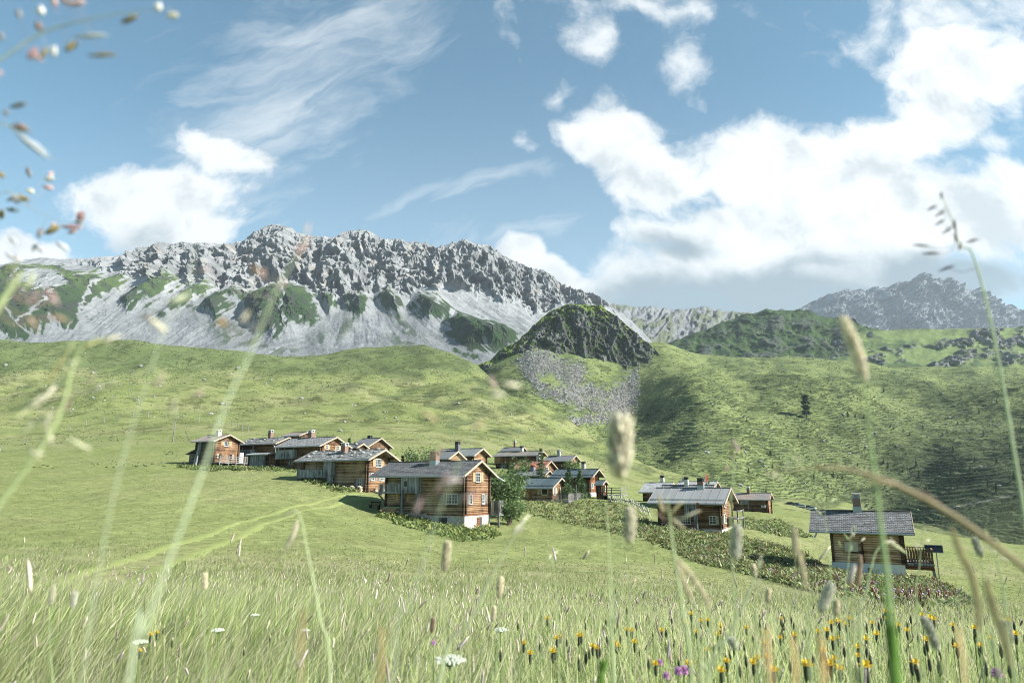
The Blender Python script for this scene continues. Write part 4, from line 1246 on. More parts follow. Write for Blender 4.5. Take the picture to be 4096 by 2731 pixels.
# ------------------------------------------------------------------ boulder-roofed cabin
B = Cabin('slab'); L, W, H = B.L, B.W, B.H
B.chimney(.54, -W * .22, .75, .75, BRICK, STONEC)
bz = H * .46
B.balcony(-.3, L * .52, bz, 1.3, 'planks', h=H * .19, roofposts=(.0, L * .27, L * .42))
B.bay(L * .40, L * .525, bz, H - .1, 1.32, 'plank')
k = MB(); k.box(-L + L * .48, -L + L * .53, -1.2, -.6, -2.2, bz - .16); k.build('post', WM['plank'], B.root)
B.strut((-L + .1, -.1, bz - 1.5), (-L - .2, -1.1, bz - .18))
B.window('front', L * .35, H * .08, .8, .8, 'left', 'greyshutter', SASH, 2, 2)
B.window('front', L * .90, H * .10, .75, 1.0, 'both', 'greyshutter', WHITE, 2, 3, .4)
B.window('gable', W * .43, H * .74, .55, 1.0, 'left', 'shutter', WHITE, 2, 3, .55)
B.window('gable', W * .56, H * .74, .55, 1.0, 'right', 'shutter', WHITE, 2, 3, .55)
B.window('gable', W * .25, H * .32, .6, .9, 'both', 'greyshutter', WHITE, 2, 3, .4)
B.window('gable', W * .68, H * .32, .6, .9, 'both', 'greyshutter', WHITE, 2, 3, .4)

# ------------------------------------------------------------------ leftmost cabin
Cb = Cabin('leftmost'); L, W, H = Cb.L, Cb.W, Cb.H
Cb.chimney(.62, -W * .1, .75, .55, CREAM, CREAM)
Cb.window('gable', W * .47, H * .80, .95, .75, 'both', 'shutter', WHITE, 3, 2, .6)
Cb.window('gable', W * .26, H * .22, .5, .85, 'left', 'paleshutter', SASH, 2, 2, .3)
Cb.window('gable', W * .68, H * .22, .5, .85, 'right', 'paleshutter', SASH, 2, 2, .3)
Cb.deck(.04, 2.1, -.4, W + 3.2, .25, 'rails', 1.05, False, 'frb', 2)
for yy in (-.3, 1.6, 3.4, 5.4, W + 3.0):
    k = MB(); k.box(2.0, 2.14, yy - .07, yy + .07, -1.6, 1.4); k.build('post', WM['post'], Cb.root)
k = MB(); k.hexa([(-L + .8, -1.3, -1.2), (-L + 1.5, -1.3, -1.2), (-L + 1.5, -.9, -1.2), (-L + .8, -.9, -1.2)], [(-L + 1.3, -.5, H - .3), (-L + 1.8, -.5, H - .3), (-L + 1.8, -.2, H - .3), (-L + 1.3, -.2, H - .3)])
k.build('leaning_board', WM['plank'], Cb.root)
k = MB(); k.box(-L - 2.3, -L - .05, .6, W * .8, -1.5, 1.9); k.build('side_shed', WM['grey'], Cb.root)
k = MB(); k.hexa([(-L - 2.9, .2, 1.75), (-L - .03, .2, 2.75), (-L - .03, W * .9, 2.75), (-L - 2.9, W * .9, 1.75)], [(-L - 2.9, .2, 1.87), (-L - .03, .2, 2.87), (-L - .03, W * .9, 2.87), (-L - 2.9, W * .9, 1.87)])
k.build('shed_roof', RM['brownmetal'], Cb.root)
k = MB(); k.box(.06, .14, W + .15, W + 1.1, .25, 2.2); k.build('screen_door', WHITE, Cb.root)

# ------------------------------------------------------------------ the other cabins
D = Cabin('balcony_barn'); L, W, H = D.L, D.W, D.H
D.chimney(.55, 0.0, .75, 1.25, BRICK, STONEC)
D.balcony(-.2, L * .46, H * .45, 1.1, 'planks', h=1.1, roofposts=(.0, L * .15, L * .44))
pp = MB(); pp.tube([(-.3, -.9, H - .3), (-.05, -.6, H - .8), (.25, -.6, H - 1.0), (.25, -.6, .4)], .07); pp.build('downspout', TIN, D.root)
E = Cabin('tile_house'); L, W, H = E.L, E.W, E.H
E.chimney(.42, .2, .8, 1.1, BRICK, CREAM)
E.balcony(.0, L * .44, H * .52, 1.1, 'planks', h=1.2, roofposts=(.05, L * .2, L * .43))
E.window('gable', W * .22, H * .84, .5, .6, 'both', 'shutter', WHITE, 2, 2, .4); E.window('gable', W * .66, H * .84, .5, .6, 'both', 'shutter', WHITE, 2, 2, .4)
E.window('front', L * .33, H * .22, .6, .7, 'left', 'greyshutter', SASH)
Fc = Cabin('lean')
G1 = Cabin('stub_slab'); G2 = Cabin('stub_dark'); G2.chimney(.35, .3, .7, .3, SOOT, SOOT); G3 = Cabin('stub_back')
Hh = Cabin('back_wide'); Hh.chimney(.45, -.6, .7, .9, plain('dark_chimney', (.12, .115, .12)), SOOT)
Hh.window('gable', Hh.W * .2, Hh.H - 1.5, .8, .8, 'both', 'shutter', WHITE)
H2 = Cabin('back_small')
U = Cabin('upper'); L, W, H = U.L, U.W, U.H
U.chimney(.56, .1, .65, .95, CREAM, SOOT)
U.balcony(.0, L * .55, H * .42, 1.2, 'slats', 1.1, mat='umber' if False else 'plank_orange', posts=(L * .27,), roofposts=(.1, L * .25, L * .54))
U.bay(.0, L * .14, H * .42, H - .2, 1.15, 'plank_orange')
U.window('front', L * .17, H * .06, .8, .7, 'right', 'shutter', WHITE); U.window('front', L * .42, H * .06, .8, .7, 'left', 'shutter', WHITE)
U.window('gable', W * .42, H * .66, .8, .9, 'both', 'paleshutter', WHITE, 2, 2, .3)
U2 = Cabin('upper_back'); U2.chimney(.55, .2, .5, 1.4, BRICK, CREAM)
Bh = Cabin('bitumen_house'); Bh.chimney(.42, -.2, .75, 1.1, STONEC, STONEC)
Bh.window('front', Bh.L * .36, Bh.H * .3, .7, 1.0, None)
Rd = Cabin('red'); Rd.chimney(.60, .1, .7, 1.2, CREAM, CREAM)
Rd.window('gable', Rd.W * .33, Rd.H - .7, .8, .9, 'right', 'paleshutter', WHITE)
Fe = Cabin('felt'); Fe.chimney(.5, .0, .8, .85, plain('blue_grey_chimney', (.16, .17, .19)), plain('red_cap', (.3, .1, .07)))
Fe.window('gable', Fe.W * .55, .9, 1.0, .8, 'right', 'paleshutter', WHITE)
Te = Cabin('teal'); L, W, H = Te.L, Te.W, Te.H
Te.chimney(.68, .1, .65, 1.15, plain('buff_chimney', (.40, .37, .30)), SOOT)
Te.window('front', L * .80, H * .22, .8, .9, 'right', 'greyshutter', SASH); Te.window('gable', W * .3, H * .26, .6, .8, 'both', 'greyshutter', WHITE, 2, 2, .35); Te.snowguard(DARKTIN)
k = MB(); k.box(-.15, .25, W * .66, W * .7, 0, H); k.build('log_corner', WM['corner'], Te.root)
Po = Cabin('porch'); Po.window('front', Po.L * .55, Po.H * .35, .9, .8, None, fm=SASH); Po.window('gable', Po.W * .5, Po.H * .3, .6, 1.0, 'right', 'paleshutter', SASH)
Po.deck(.1, 3.6, .2, 4.2, -.1, 'rails', 1.3, True, 'frb', 3.2, 'greyshutter')
Tr = Cabin('terrace'); L, W, H = Tr.L, Tr.W, Tr.H
Tr.window('front', L * .78, H * .42, .95, 1.15, 'left', 'paleshutter', plain('cream_frame', (.55, .5, .38)), 1, 1, .95)
Tr.window('gable', W * .22, H * .40, .55, 1.2, 'both', 'paleshutter', WHITE, 2, 3, .42); Tr.window('gable', W * .72, H * .40, .55, 1.2, 'both', 'paleshutter', WHITE, 2, 3, .42)
k = MB(); k.box(-L - .3, -L + L * .33, -.45, -.05, -1.3, H - .25); k.build('plank_annex', WM['plank_orange'], Tr.root)
Tr.deck(.2, 3.4, -.3, W + 3.8, -.15, 'slats', 1.25, False, 'frb', 2.5)
for yy in (-.2, 2.0, 4.2, 6.4, W + 3.6):
    k = MB(); k.box(3.25, 3.4, yy - .08, yy + .08, -2.6, -.3); k.build('post', WM['post'], Tr.root)
k = MB(); k.box(3.5, 3.66, 2.5, 2.66, -2.6, 2.6); k.build('flag_post', WM['post'], Tr.root)
Tr.snowguard(DARKTIN)

Sm = Cabin('seam'); L, W, H = Sm.L, Sm.W, Sm.H
Sm.chimney(.62, -.15, .72, .95, BRICK, SOOT, True)
Sm.bay(L * .46, L * .665, H * .46, H - .05, 1.0, 'plank', L * .56)
k = MB(); k.box(-L + L * .62, -L + L * .665, -1.0, -.7, -1.5, H * .46); k.build('post', WM['plank'], Sm.root)
k = MB(); k.box(-L + L * .665 + .004, -L + L * .70, -.98, -.01, H * .46, H - .1); k.build('bay_side', WM['orange2'], Sm.root)
Sm.window('front', L * .445, H * .18, 1.15, .85, 'left', 'shutter', WHITE, 4, 3, .7)
Sm.window('front', L * .875, H * .20, .72, .85, 'right', 'paleshutter', WHITE, 2, 3, .8)
Sm.window('gable', W * .4, H * .80, .6, .8, 'left', 'shutter', WHITE, 2, 2, .5); Sm.window('gable', W * .35, H * .22, .7, .95, 'left', 'paleshutter', WHITE, 2, 3, .5)
Sm.snowguard(TIN)
k = MB(); k.box(.1, 1.3, W * .5, W + 1.3, 1.05, 1.2); k.bar((1.2, W * .6, -1.0), (1.2, W * .6, 2.2), .14, .14); k.bar((1.2, W + 1.2, -1.0), (1.2, W + 1.2, 2.2), .14, .14); k.bar((1.2, W * .6, 2.0), (1.2, W + 1.2, 2.0), .08, .14)
k.build('side_landing', WM['post'], Sm.root)
S1 = Cabin('seam_left'); S1.chimney(.6, .3, .6, 1.0, CREAM, SOOT); S1.balcony(S1.L * .22, S1.L * .7, .6, .7, 'planks', .8, mat='plank_orange')
S2 = Cabin('seam_tile'); S2.chimney(.47, -.2, .6, 1.05, CREAM, SOOT)
S3 = Cabin('seam_far'); S3.chimney(.1, .1, .7, .5, STONEC, STONEC)
St = Cabin('striped'); L, W, H = St.L, St.W, St.H
St.chimney(.42, -.4, .55, .95, plain('rust_chimney', (.16, .10, .085)), CREAM)
St.bay(L * .22, L * .48, H * .52, H - .05, 1.0, 'plank'); k = MB(); k.box(-L + L * .44, -L + L * .48, -.95, -.7, -1.2, H * .52); k.build('post', WM['post'], St.root)
k = MB(); k.tube([(-1.2, -.2, .9), (-.5, -.2, .9), (-.4, -.2, 1.2)], .28, 8); k.build('water_butt', STONEC, St.root)

K5 = Cabin('right'); L, W, H = K5.L, K5.W, K5.H
K5.chimney(.42, .0, .62, 1.25, BRICK, STONEC, True)
K5.shutterpanel('front', L * .295, H * .32, 1.0, H * .285, plain('beige_shutter', (.42, .38, .31), .7, .08))
k = MB(); K5.slab(k, 'front', L * .27, L * .39 + .3, H * .285, H * .315, 0, .1); k.build('window_sill', WM['corner'], K5.root)
k = MB(); k.box(-L + L * .435, -L + L * .435 + .16, -.2, -.004, .02, H * .72); k.build('log_corner', WM['corner'], K5.root)
pp = MB(); pp.tube([(-L - .9, -.85, H - .3), (-L - 1.15, -1.0, H - .75)], .06); pp.build('downspout', TIN, K5.root)
K5.deck(.1, 2.15, .2, W * .62, .15, 'slats', 1.05, False, 'frb', 2.5, 'umberdark')
k = MB(); k.bar((2.0, .3, -.1), (2.2, .3, -2.6), .2, .2); k.build('post', WM['post'], K5.root)
k = MB(); k.box(.05, 2.1, .15, W * .6, -.35, -.05); k.build('terrace_beam', WM['orange2'], K5.root)
d_ = MB(); K5.slab(d_, 'front', L * .5, L * .56, -.75, -.35, .065, .09); d_.build('cellar_opening', WM['orange2'], K5.root)
# ================================================================== VEGETATION AND SMALL THINGS
def tint_mat(name, rough=.8, transl=.3, var=.2, scale=30):
    m = bpy.data.materials.new(name); m.use_nodes = True
    T = NT(m.node_tree); b = m.node_tree.nodes['Principled BSDF']
    b.inputs['Roughness'].default_value = rough; b.inputs['Specular IOR Level'].default_value = .2
    a = T('ShaderNodeVertexColor', layer_name='tint').outputs[0]
    n = T.noise(T('ShaderNodeTexCoord').outputs['Object'], scale, 3, .6)
    c = T.mix(1.0, a, T.ramp(n, [(.3, 1 - var), (.7, 1 + var)]), 'MULTIPLY')
    T.l.new(c, b.inputs['Base Color'])
    if transl:
        t = T('ShaderNodeBsdfTranslucent', {0: c}); mx_ = T('ShaderNodeMixShader', {0: transl, 1: b.outputs[0], 2: t.outputs[0]})
        T.l.new(mx_.outputs[0], m.node_tree.nodes['Material Output'].inputs[0])
    return m


BLADE = tint_mat('grass_blades', .7, .5, .15, 3)
LEAF = tint_mat('leaves', .65, .3, .2, 2)
HEAD = tint_mat('seed_heads', .9, .12, .3, 400)
BARK = plain('bark', (.13, .10, .075), .95, .4, 6)
ROCK = rock_mat('boulder_rock', .9, 4, .1)
STEM = tint_mat('stems', .7, .25, .1, 60)


def blades(x, y, z, h, w, lx, ly, c0, c1, yaw):
    n = len(x)
    f = np.array([0, .38, .75, 1.0])[:, None]
    cx = x + lx * f ** 1.8; cy = y + ly * f ** 1.8; cz = z - .03 + h * f * (1 - .12 * f * (lx ** 2 + ly ** 2) / (h * h + 1e-6))
    ww = w * np.array([1, .9, .55, 0])[:, None] * .5
    dx, dy = np.cos(yaw), np.sin(yaw)
    V = np.zeros((n, 7, 3), np.float32); C = np.zeros((n, 7, 3), np.float32)
    for k in range(3):
        for s, j in ((-1, 0), (1, 1)):
            V[:, 2 * k + j, 0] = cx[k] + s * ww[k] * dx; V[:, 2 * k + j, 1] = cy[k] + s * ww[k] * dy; V[:, 2 * k + j, 2] = cz[k]
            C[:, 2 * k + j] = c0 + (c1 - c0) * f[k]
    V[:, 6] = np.stack([cx[3], cy[3], cz[3]], -1); C[:, 6] = c1
    b = (np.arange(n) * 7)[:, None]
    q = np.concatenate([b + np.array([0, 1, 3, 2]), b + np.array([2, 3, 5, 4])])
    t = b + np.array([4, 5, 6])
    return V.reshape(-1, 3), q, t, C.reshape(-1, 3)


def heads(x, y, z, l, r, ax, ay, az, c):
    """spindle seed heads"""
    n = len(x); A = np.stack([ax, ay, az], -1); A /= np.linalg.norm(A, axis=1, keepdims=True)
    B = np.cross(A, np.array([0, 1.0, .02])); B /= np.linalg.norm(B, axis=1, keepdims=True); Cc = np.cross(A, B)
    P = np.stack([x, y, z], -1)
    V = np.zeros((n, 10, 3), np.float32)
    V[:, 0] = P; V[:, 9] = P + A * l[:, None]
    for k, fz in enumerate((.28, .72)):
        for j in range(4):
            a = j * math.pi / 2 + k * .5
            V[:, 1 + 4 * k + j] = P + A * (l * fz)[:, None] + (B * math.cos(a) + Cc * math.sin(a)) * r[:, None]
    b = (np.arange(n) * 10)[:, None]
    q = np.concatenate([b + np.array([1 + j, 1 + (j + 1) % 4, 5 + (j + 1) % 4, 5 + j]) for j in range(4)])
    t = np.concatenate([b + np.array([0, 1 + (j + 1) % 4, 1 + j]) for j in range(4)] + [b + np.array([9, 5 + j, 5 + (j + 1) % 4]) for j in range(4)])
    return V.reshape(-1, 3), q, t, np.repeat(c, 10, 0)


def merge(parts):
    V, Q, Tt, C = [], [], [], []; o = 0
    for v, q, t, c in parts:
        V.append(v); C.append(c); Q.append(q + o); Tt.append(t + o); o += len(v)
    return np.concatenate(V), [a for a in (np.concatenate(Q), np.concatenate(Tt)) if len(a)], np.concatenate(C)


TRKW = [hit(a * K, b * K)[0][0] for a, b in TRK]
TRKP = np.array(TRKW)


def track_dist(x, y): return lines([tuple(p[:2]) for p in TRKP], x + .5 * noise3(x, y, 4.0), y)


BOX = []                       # cabin footprints, kept free of grass
for _k in list(globals().values()):
    if isinstance(_k, Cabin): BOX.append(_k)
def infoot(x, y, pad=.2):
    m_ = np.zeros(x.shape, bool)
    for c in BOX:
        dx, dy = x - c.P.x, y - c.P.y
        u_ = dx * c.ex.x + dy * c.ex.y; v_ = dx * c.ey.x + dy * c.ey.y
        m_ |= (u_ > -c.L - pad) & (u_ < pad) & (v_ > -pad) & (v_ < c.W + pad)
    return m_


# ------------------------------------------------------------------ cart track
def strip(off, w):
    P = TRKP.copy(); n = 90
    s = np.linspace(0, len(P) - 1, n); X_ = np.interp(s, np.arange(len(P)), P[:, 0]); Y_ = np.interp(s, np.arange(len(P)), P[:, 1])
    X_ = gsmooth(X_, 4); Y_ = gsmooth(Y_, 4)
    dx, dy = np.gradient(X_), np.gradient(Y_); l = np.hypot(dx, dy); nx, ny = -dy / l, dx / l
    V = []
    for k in (-.5, -.17, .17, .5):
        o = off + k * w * (1 + .35 * fbm(s * 1.7, k * 9.0, off, oct=3))
        x = X_ + nx * o; y = Y_ + ny * o
        V.append(np.stack([x, y, M.z(x, y) + (.05 if abs(k) < .3 else -.02)], -1))
    V = np.stack(V, 1).reshape(-1, 3)
    i = np.arange(n - 1)[:, None] * 4 + np.arange(3)[None]
    return V, np.stack([i, i + 1, i + 5, i + 4], -1).reshape(-1, 4)


pm, T_, b_ = new_mat('mown_track', .95, .05)
_n = T_.noise(T_('ShaderNodeTexCoord').outputs['Object'], 1.6, 6, .7)
T_.l.new(T_.ramp(_n, [(.3, (.165, .20, .07)), (.55, (.205, .235, .085)), (.8, (.25, .245, .13))]), b_.inputs['Base Color'])
va, fa = strip(-1.0, .95); vb, fb = strip(1.0, .95)
np_mesh('track', np.concatenate([va, vb]), np.concatenate([fa, fb + len(va)]), pm)['kind'] = 'structure'

# ------------------------------------------------------------------ meadow grass
def scatter(n, y0, y1, half=.86, pad=.6):
    yy = np.sqrt(rng.uniform(y0 ** 2, y1 ** 2, n)); xx = rng.uniform(-1, 1, n) * (half * yy + pad)
    return xx, yy


GREENS = np.array([[.44, .50, .20], [.50, .55, .26], [.33, .42, .14], [.54, .55, .30], [.68, .63, .43], [.54, .46, .34]])
parts = []
for n, y0, y1, h0, h1, w0, w1 in ((17000, .55, 4, .26, .46, .004, .0075), (40000, 4, 11, .24, .42, .007, .013), (44000, 11, 26, .18, .34, .016, .03), (46000, 26, 46, .10, .24, .03, .055), (14000, 46, 110, .05, .11, .09, .18)):
    xx, yy = scatter(n, y0, y1)
    yb = np.clip((yy - 20) / 26, 0, 1) if y0 in (11, 26) else 0
    keep = (track_dist(xx, yy) > .9 + .7 * rng.random(n)) & ~infoot(xx, yy)
    if y0 >= 26: keep &= (noise3(xx / 2.2, yy / 2.2, 3.0) > -.25) & (rng.random(n) > .65 * yb)
    xx, yy = xx[keep], yy[keep]; n = len(xx)
    zz = M.z(xx, yy)
    cl = fbm(xx / 3.0, yy / 3.0, 8.0, oct=3)
    h = rng.uniform(h0, h1, n) * (1 - .55 * (np.clip((yy - 20) / 26, 0, 1) if y0 in (11, 26) else 0)) * (1 + .45 * np.clip(cl, -.6, .6)); w = rng.uniform(w0, w1, n)
    pr = np.array([.24, .22, .16, .16, .14, .08]) if y0 < 26 else np.array([.3, .36, .12, .16, .05, .01])
    ci = rng.choice(6, n, p=pr)
    c1 = GREENS[ci] * rng.uniform(.75, 1.2, (n, 1)) * (1 + .25 * np.clip(cl, -.7, .7))[:, None]
    fb = (np.clip((yy - 10) / 26, 0, 1) * .78)[:, None]
    c1 = c1 * (1 - fb) + np.array([.245, .275, .108]) * fb
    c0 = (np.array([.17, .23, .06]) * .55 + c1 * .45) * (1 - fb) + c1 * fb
    wind = h * (.14 + .42 * rng.random(n) ** 1.5)
    a = rng.uniform(0, 2 * math.pi, n)
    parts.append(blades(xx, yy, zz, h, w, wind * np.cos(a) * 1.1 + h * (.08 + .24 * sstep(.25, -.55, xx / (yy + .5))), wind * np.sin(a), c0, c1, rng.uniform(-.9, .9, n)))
# bent dead stems tangled through the sward
for n, y0, y1, w in ((2600, .7, 4, .0022), (7500, 4, 13, .004), (8000, 13, 34, .009)):
    xx, yy = scatter(n, y0, y1); k = track_dist(xx, yy) > 1.5; xx, yy = xx[k], yy[k]; n = len(xx); h = rng.uniform(.22, .5, n); a = rng.normal(.5, 1.3, n); s = h * rng.uniform(.4, 1.5, n)
    c = np.array([[.62, .57, .40], [.55, .47, .33], [.50, .52, .30]])[rng.choice(3, n)] * rng.uniform(.75, 1.2, (n, 1))
    parts.append(blades(xx, yy, M.z(xx, yy), h, np.full(n, w), s * np.cos(a), s * np.sin(a), c * .8, c, rng.uniform(-.6, .6, n)))
V, Fs, C = merge(parts)
tag(np_mesh('meadow_grass', V, Fs, BLADE, {'tint': C}), 'tall flowering meadow grass filling the foreground and thinning up the slope', 'grass', kind='stuff')

# small seed heads on thin culms that nobody could count
parts = []
HC = np.array([[.40, .32, .27], [.50, .42, .31], [.30, .23, .20], [.58, .53, .40], [.42, .35, .34]])
for n, y0, y1, r0, hl in ((600, 1.1, 4, .0024, .045), (2300, 4, 12, .0036, .05), (4600, 12, 44, .0075, .065)):
    xx, yy = scatter(n, y0, y1); k = (track_dist(xx, yy) > 1.6) & (noise3(xx / 4.5, yy / 4.5, 7.0) > -.12 + np.clip((yy - 20) / 40, -.1, .6)); xx, yy = xx[k], yy[k]; n = len(xx)
    zz = M.z(xx, yy); h = rng.uniform(.30, .58, n) * (1 - .18 * (y0 > 11)) * np.where(rng.random(n) < .15, 1.4, 1); a = rng.uniform(0, 6.28, n); s = h * rng.uniform(.05, .35, n)
    lx, ly = s * np.cos(a) + h * .1, s * np.sin(a)
    g = np.tile(np.array([.46, .48, .27]), (n, 1)) * rng.uniform(.7, 1.2, (n, 1))
    parts.append(blades(xx, yy, zz, h, np.full(n, r0 * .75), lx, ly, g * .7, g, rng.uniform(-.5, .5, n)))
    tz = zz - .03 + h * (1 - .12 * (lx ** 2 + ly ** 2) / h ** 2)
    l = rng.uniform(.6, 1.5, n) * hl
    parts.append(heads(xx + lx * .93, yy + ly * .93, tz - .03, l, r0 * rng.uniform(.7, 1.6, n), lx * 1.2, ly * 1.2, h * .55, HC[rng.choice(5, n)] * rng.uniform(.7, 1.2, (n, 1))))
V, Fs, C = merge(parts)
tag(np_mesh('seeding_grass', V, Fs, HEAD, {'tint': C}), 'brownish purple haze of fine seeding grass culms over the near meadow', 'grass', kind='stuff')


# ------------------------------------------------------------------ leafy herbs round the cabins
def in_poly_points(poly, n):
    P = np.array(poly) * K; lo, hi = P.min(0), P.max(0)
    out = []
    while sum(len(o) for o in out) < n:
        q_ = rng.uniform(lo, hi, (n * 3, 2)); q_ = q_[sdist(P, q_[:, 0], q_[:, 1]) > 0]; out.append(q_)
    q_ = np.concatenate(out)[:n]
    p, ok = hit(q_[:, 0], q_[:, 1], 200)
    p = p[ok]
    return p[~infoot(p[:, 0], p[:, 1], .1)]


def herb(name, label, poly, n, size, cols, flower=None, fl=.0, stalk=None, st=.0):
    P = in_poly_points(poly, n); n = len(P)
    m_ = 7; parts = []
    for k in range(m_):
        a = rng.uniform(0, 6.28, n); s = size * rng.uniform(.55, 1.25, n)
        lx, ly = np.cos(a) * s * .9, np.sin(a) * s * .9
        c = np.array(cols)[rng.choice(len(cols), n)] * rng.uniform(.65, 1.3, (n, 1))
        parts.append(blades(P[:, 0] + rng.normal(0, .18, n), P[:, 1] + rng.normal(0, .18, n), P[:, 2] + rng.uniform(0, size * .5, n), s * rng.uniform(.5, 1.1, n), s * .5, lx, ly, c * .7, c, a + 1.57 + rng.normal(0, .3, n)))
    for cc, fr_, r, hh in ((flower, fl, .052, 1.25), (stalk, st, .028, 1.2)):
        if cc is None: continue
        k = rng.random(n) < fr_; q_ = P[k]; nn = len(q_)
        for j in range(3):
            o = rng.normal(0, .16, (nn, 2)); hz2 = size * hh * rng.uniform(.8, 1.5, nn)
            l = np.full(nn, .06 if r > .05 else .2) * rng.uniform(.7, 1.5, nn)
            parts.append(heads(q_[:, 0] + o[:, 0], q_[:, 1] + o[:, 1], q_[:, 2] + hz2 - l * .5, l, r * rng.uniform(.6, 1.3, nn), rng.normal(0, .15, nn), rng.normal(0, .15, nn), np.ones(nn), np.array(cc) * rng.uniform(.7, 1.25, (nn, 1))))
    V, Fs, C = merge(parts)
    tag(np_mesh(name, V, Fs, LEAF, {'tint': C}), label, 'plants', kind='stuff')


DOCK = [[.18, .25, .085], [.145, .21, .065], [.25, .30, .12], [.24, .235, .11], [.33, .36, .18], [.27, .25, .12]]
herb('dock_thicket', 'thick patch of broad leaved docks with rusty seed stalks and lilac thistle flowers', [(1185, 1155), (1270, 1150), (1400, 1152), (1500, 1200), (1660, 1222), (1830, 1262), (1905, 1310), (1990, 1325), (2140, 1330), (2230, 1385), (2180, 1412), (2020, 1400), (1880, 1365), (1760, 1330), (1600, 1292), (1480, 1240), (1340, 1210), (1200, 1180)],
     4200, .31, DOCK, (.52, .40, .52), .035, (.24, .14, .08), .09)
herb('yellow_herbs', 'leafy weeds with yellow flowers along the foot of the stone based cabin', [(860, 1185), (950, 1180), (1020, 1192), (1125, 1214), (1160, 1235), (1060, 1245), (985, 1225), (910, 1205)], 420, .38, DOCK[:3] + [[.26, .30, .10]], (.60, .54, .16), .22)
herb('cabin_weeds', 'low dark weeds along the leftmost cabins', [(400, 1068), (470, 1070), (560, 1072), (660, 1072), (690, 1085), (600, 1082), (480, 1082), (405, 1075)], 240, .4, DOCK[:4], (.5, .34, .45), .1)
herb('slab_weeds', 'low weeds below the boulder roofed cabin', [(690, 1098), (800, 1118), (830, 1130), (780, 1132), (700, 1108)], 110, .4, DOCK[:4])
herb('hillside_docks', 'loose green herbs on the slope below the standing seam cabin and beyond', [(1690, 1190), (1790, 1195), (1870, 1235), (1800, 1235), (1700, 1210)], 320, .36, DOCK[:5], (.5, .36, .5), .03)


# ------------------------------------------------------------------ trees
def leaf_cloud(pts, size, cols, flat=.5, seed=0, bend=1.0):
    n = len(pts); r_ = np.random.default_rng(seed)
    a = r_.normal(size=(n, 3)); a[:, 2] *= flat; a /= np.linalg.norm(a, axis=1, keepdims=True)
    b = np.cross(a, r_.normal(size=(n, 3))); b /= np.linalg.norm(b, axis=1, keepdims=True)
    s = size * r_.uniform(.6, 1.4, (n, 1))
    V = np.stack([pts - a * s, pts + b * s * .45, pts + a * s, pts - b * s * .45], 1).reshape(-1, 3)
    f = np.arange(n * 4).reshape(-1, 4)
    c = np.array(cols)[r_.choice(len(cols), n)] * r_.uniform(.6, 1.35, (n, 1))
    return V, f, np.repeat(c, 4, 0)


def bushy(label, loc, h, r, n, cols, seed, leaf=.16, lean=0.0):
    r_ = np.random.default_rng(seed); rd_ = random.Random(seed)
    root = empty('willow_tree', loc); tag(root, label, 'tree')
    tr = MB(); pts = []
    for k in range(11):
        a = k * 2.4 + rd_.random(); rr_ = r * rd_.uniform(.25, .8); top = h * rd_.uniform(.55, .98) * (1 - .25 * (rr_ / r) ** 2)
        e = Vector((math.cos(a) * rr_ + lean * top, math.sin(a) * rr_, top))
        p1 = Vector((math.cos(a) * rr_ * .25, math.sin(a) * rr_ * .25, top * .38))
        tr.tube([(0, 0, -.4), p1, p1.lerp(e, .55) + Vector((0, 0, top * .06)), e], [.10, .075, .045, .012], 5)
        for i in range(int(n / 11)):
            f = r_.uniform(.30, 1.02); c = p1.lerp(e, f)
            pts.append(np.array(c) + r_.normal(size=3) * r * .17 * np.array([1, 1, .85]))
    tr.build('trunk', BARK, root)
    pts = np.array(pts); pts[:, 2] = np.maximum(pts[:, 2], .1)
    V, f, C = leaf_cloud(pts, leaf, cols, .7, seed)
    np_mesh('crown', V, [f], LEAF, {'tint': C}, True, root)
    return root


def ground(px, py, ymax=420): return hit(px * K, py * K, ymax)[0][0]


def on_y(dx, Y):
    x = (dx * K - 512) / F * Y / CP * 1.0
    for _ in range(3):
        z = float(M.z(x, Y)); d = Y * CP + z * SP; x = (dx * K - 512) / F * d
    return (x, Y, z)


WIL = [(.14, .21, .085), (.11, .17, .065), (.19, .25, .12), (.085, .135, .05)]
bushy('large leafy willow at the right hand corner of the stone based cabin', on_y(1158, 90), 7.2, 3.6, 5200, WIL, 1, .17)
bushy('lower spreading willow in front of the large one, below the cabin corner', on_y(1170, 84), 3.2, 2.2, 2400, WIL, 2, .15)
bushy('tall willow whose top shows above the roof of the stone based cabin', on_y(966, 106), 7.6, 3.4, 3400, WIL, 3, .18)
bushy('round willow left of the tall one behind the stone based cabin', on_y(935, 108), 5.4, 2.2, 1700, WIL, 4, .17)
bushy('shrub showing between the red roofed and the uppermost cabin', on_y(1207, 144), 4.5, 2.2, 1200, WIL, 5, .18)
bushy('round bush at the right end of the dark felt roofed house', on_y(1312, 149), 4.6, 2.6, 1500, WIL, 6, .18)
bushy('small bush beside the red flag behind the tile roof', on_y(1620, 132), 7.0, 1.7, 1000, WIL, 7, .18)
bushy('low bush between the terrace cabin and the tall blue green roofed house', on_y(1303, 124), 2.4, 1.6, 800, WIL, 8, .15)


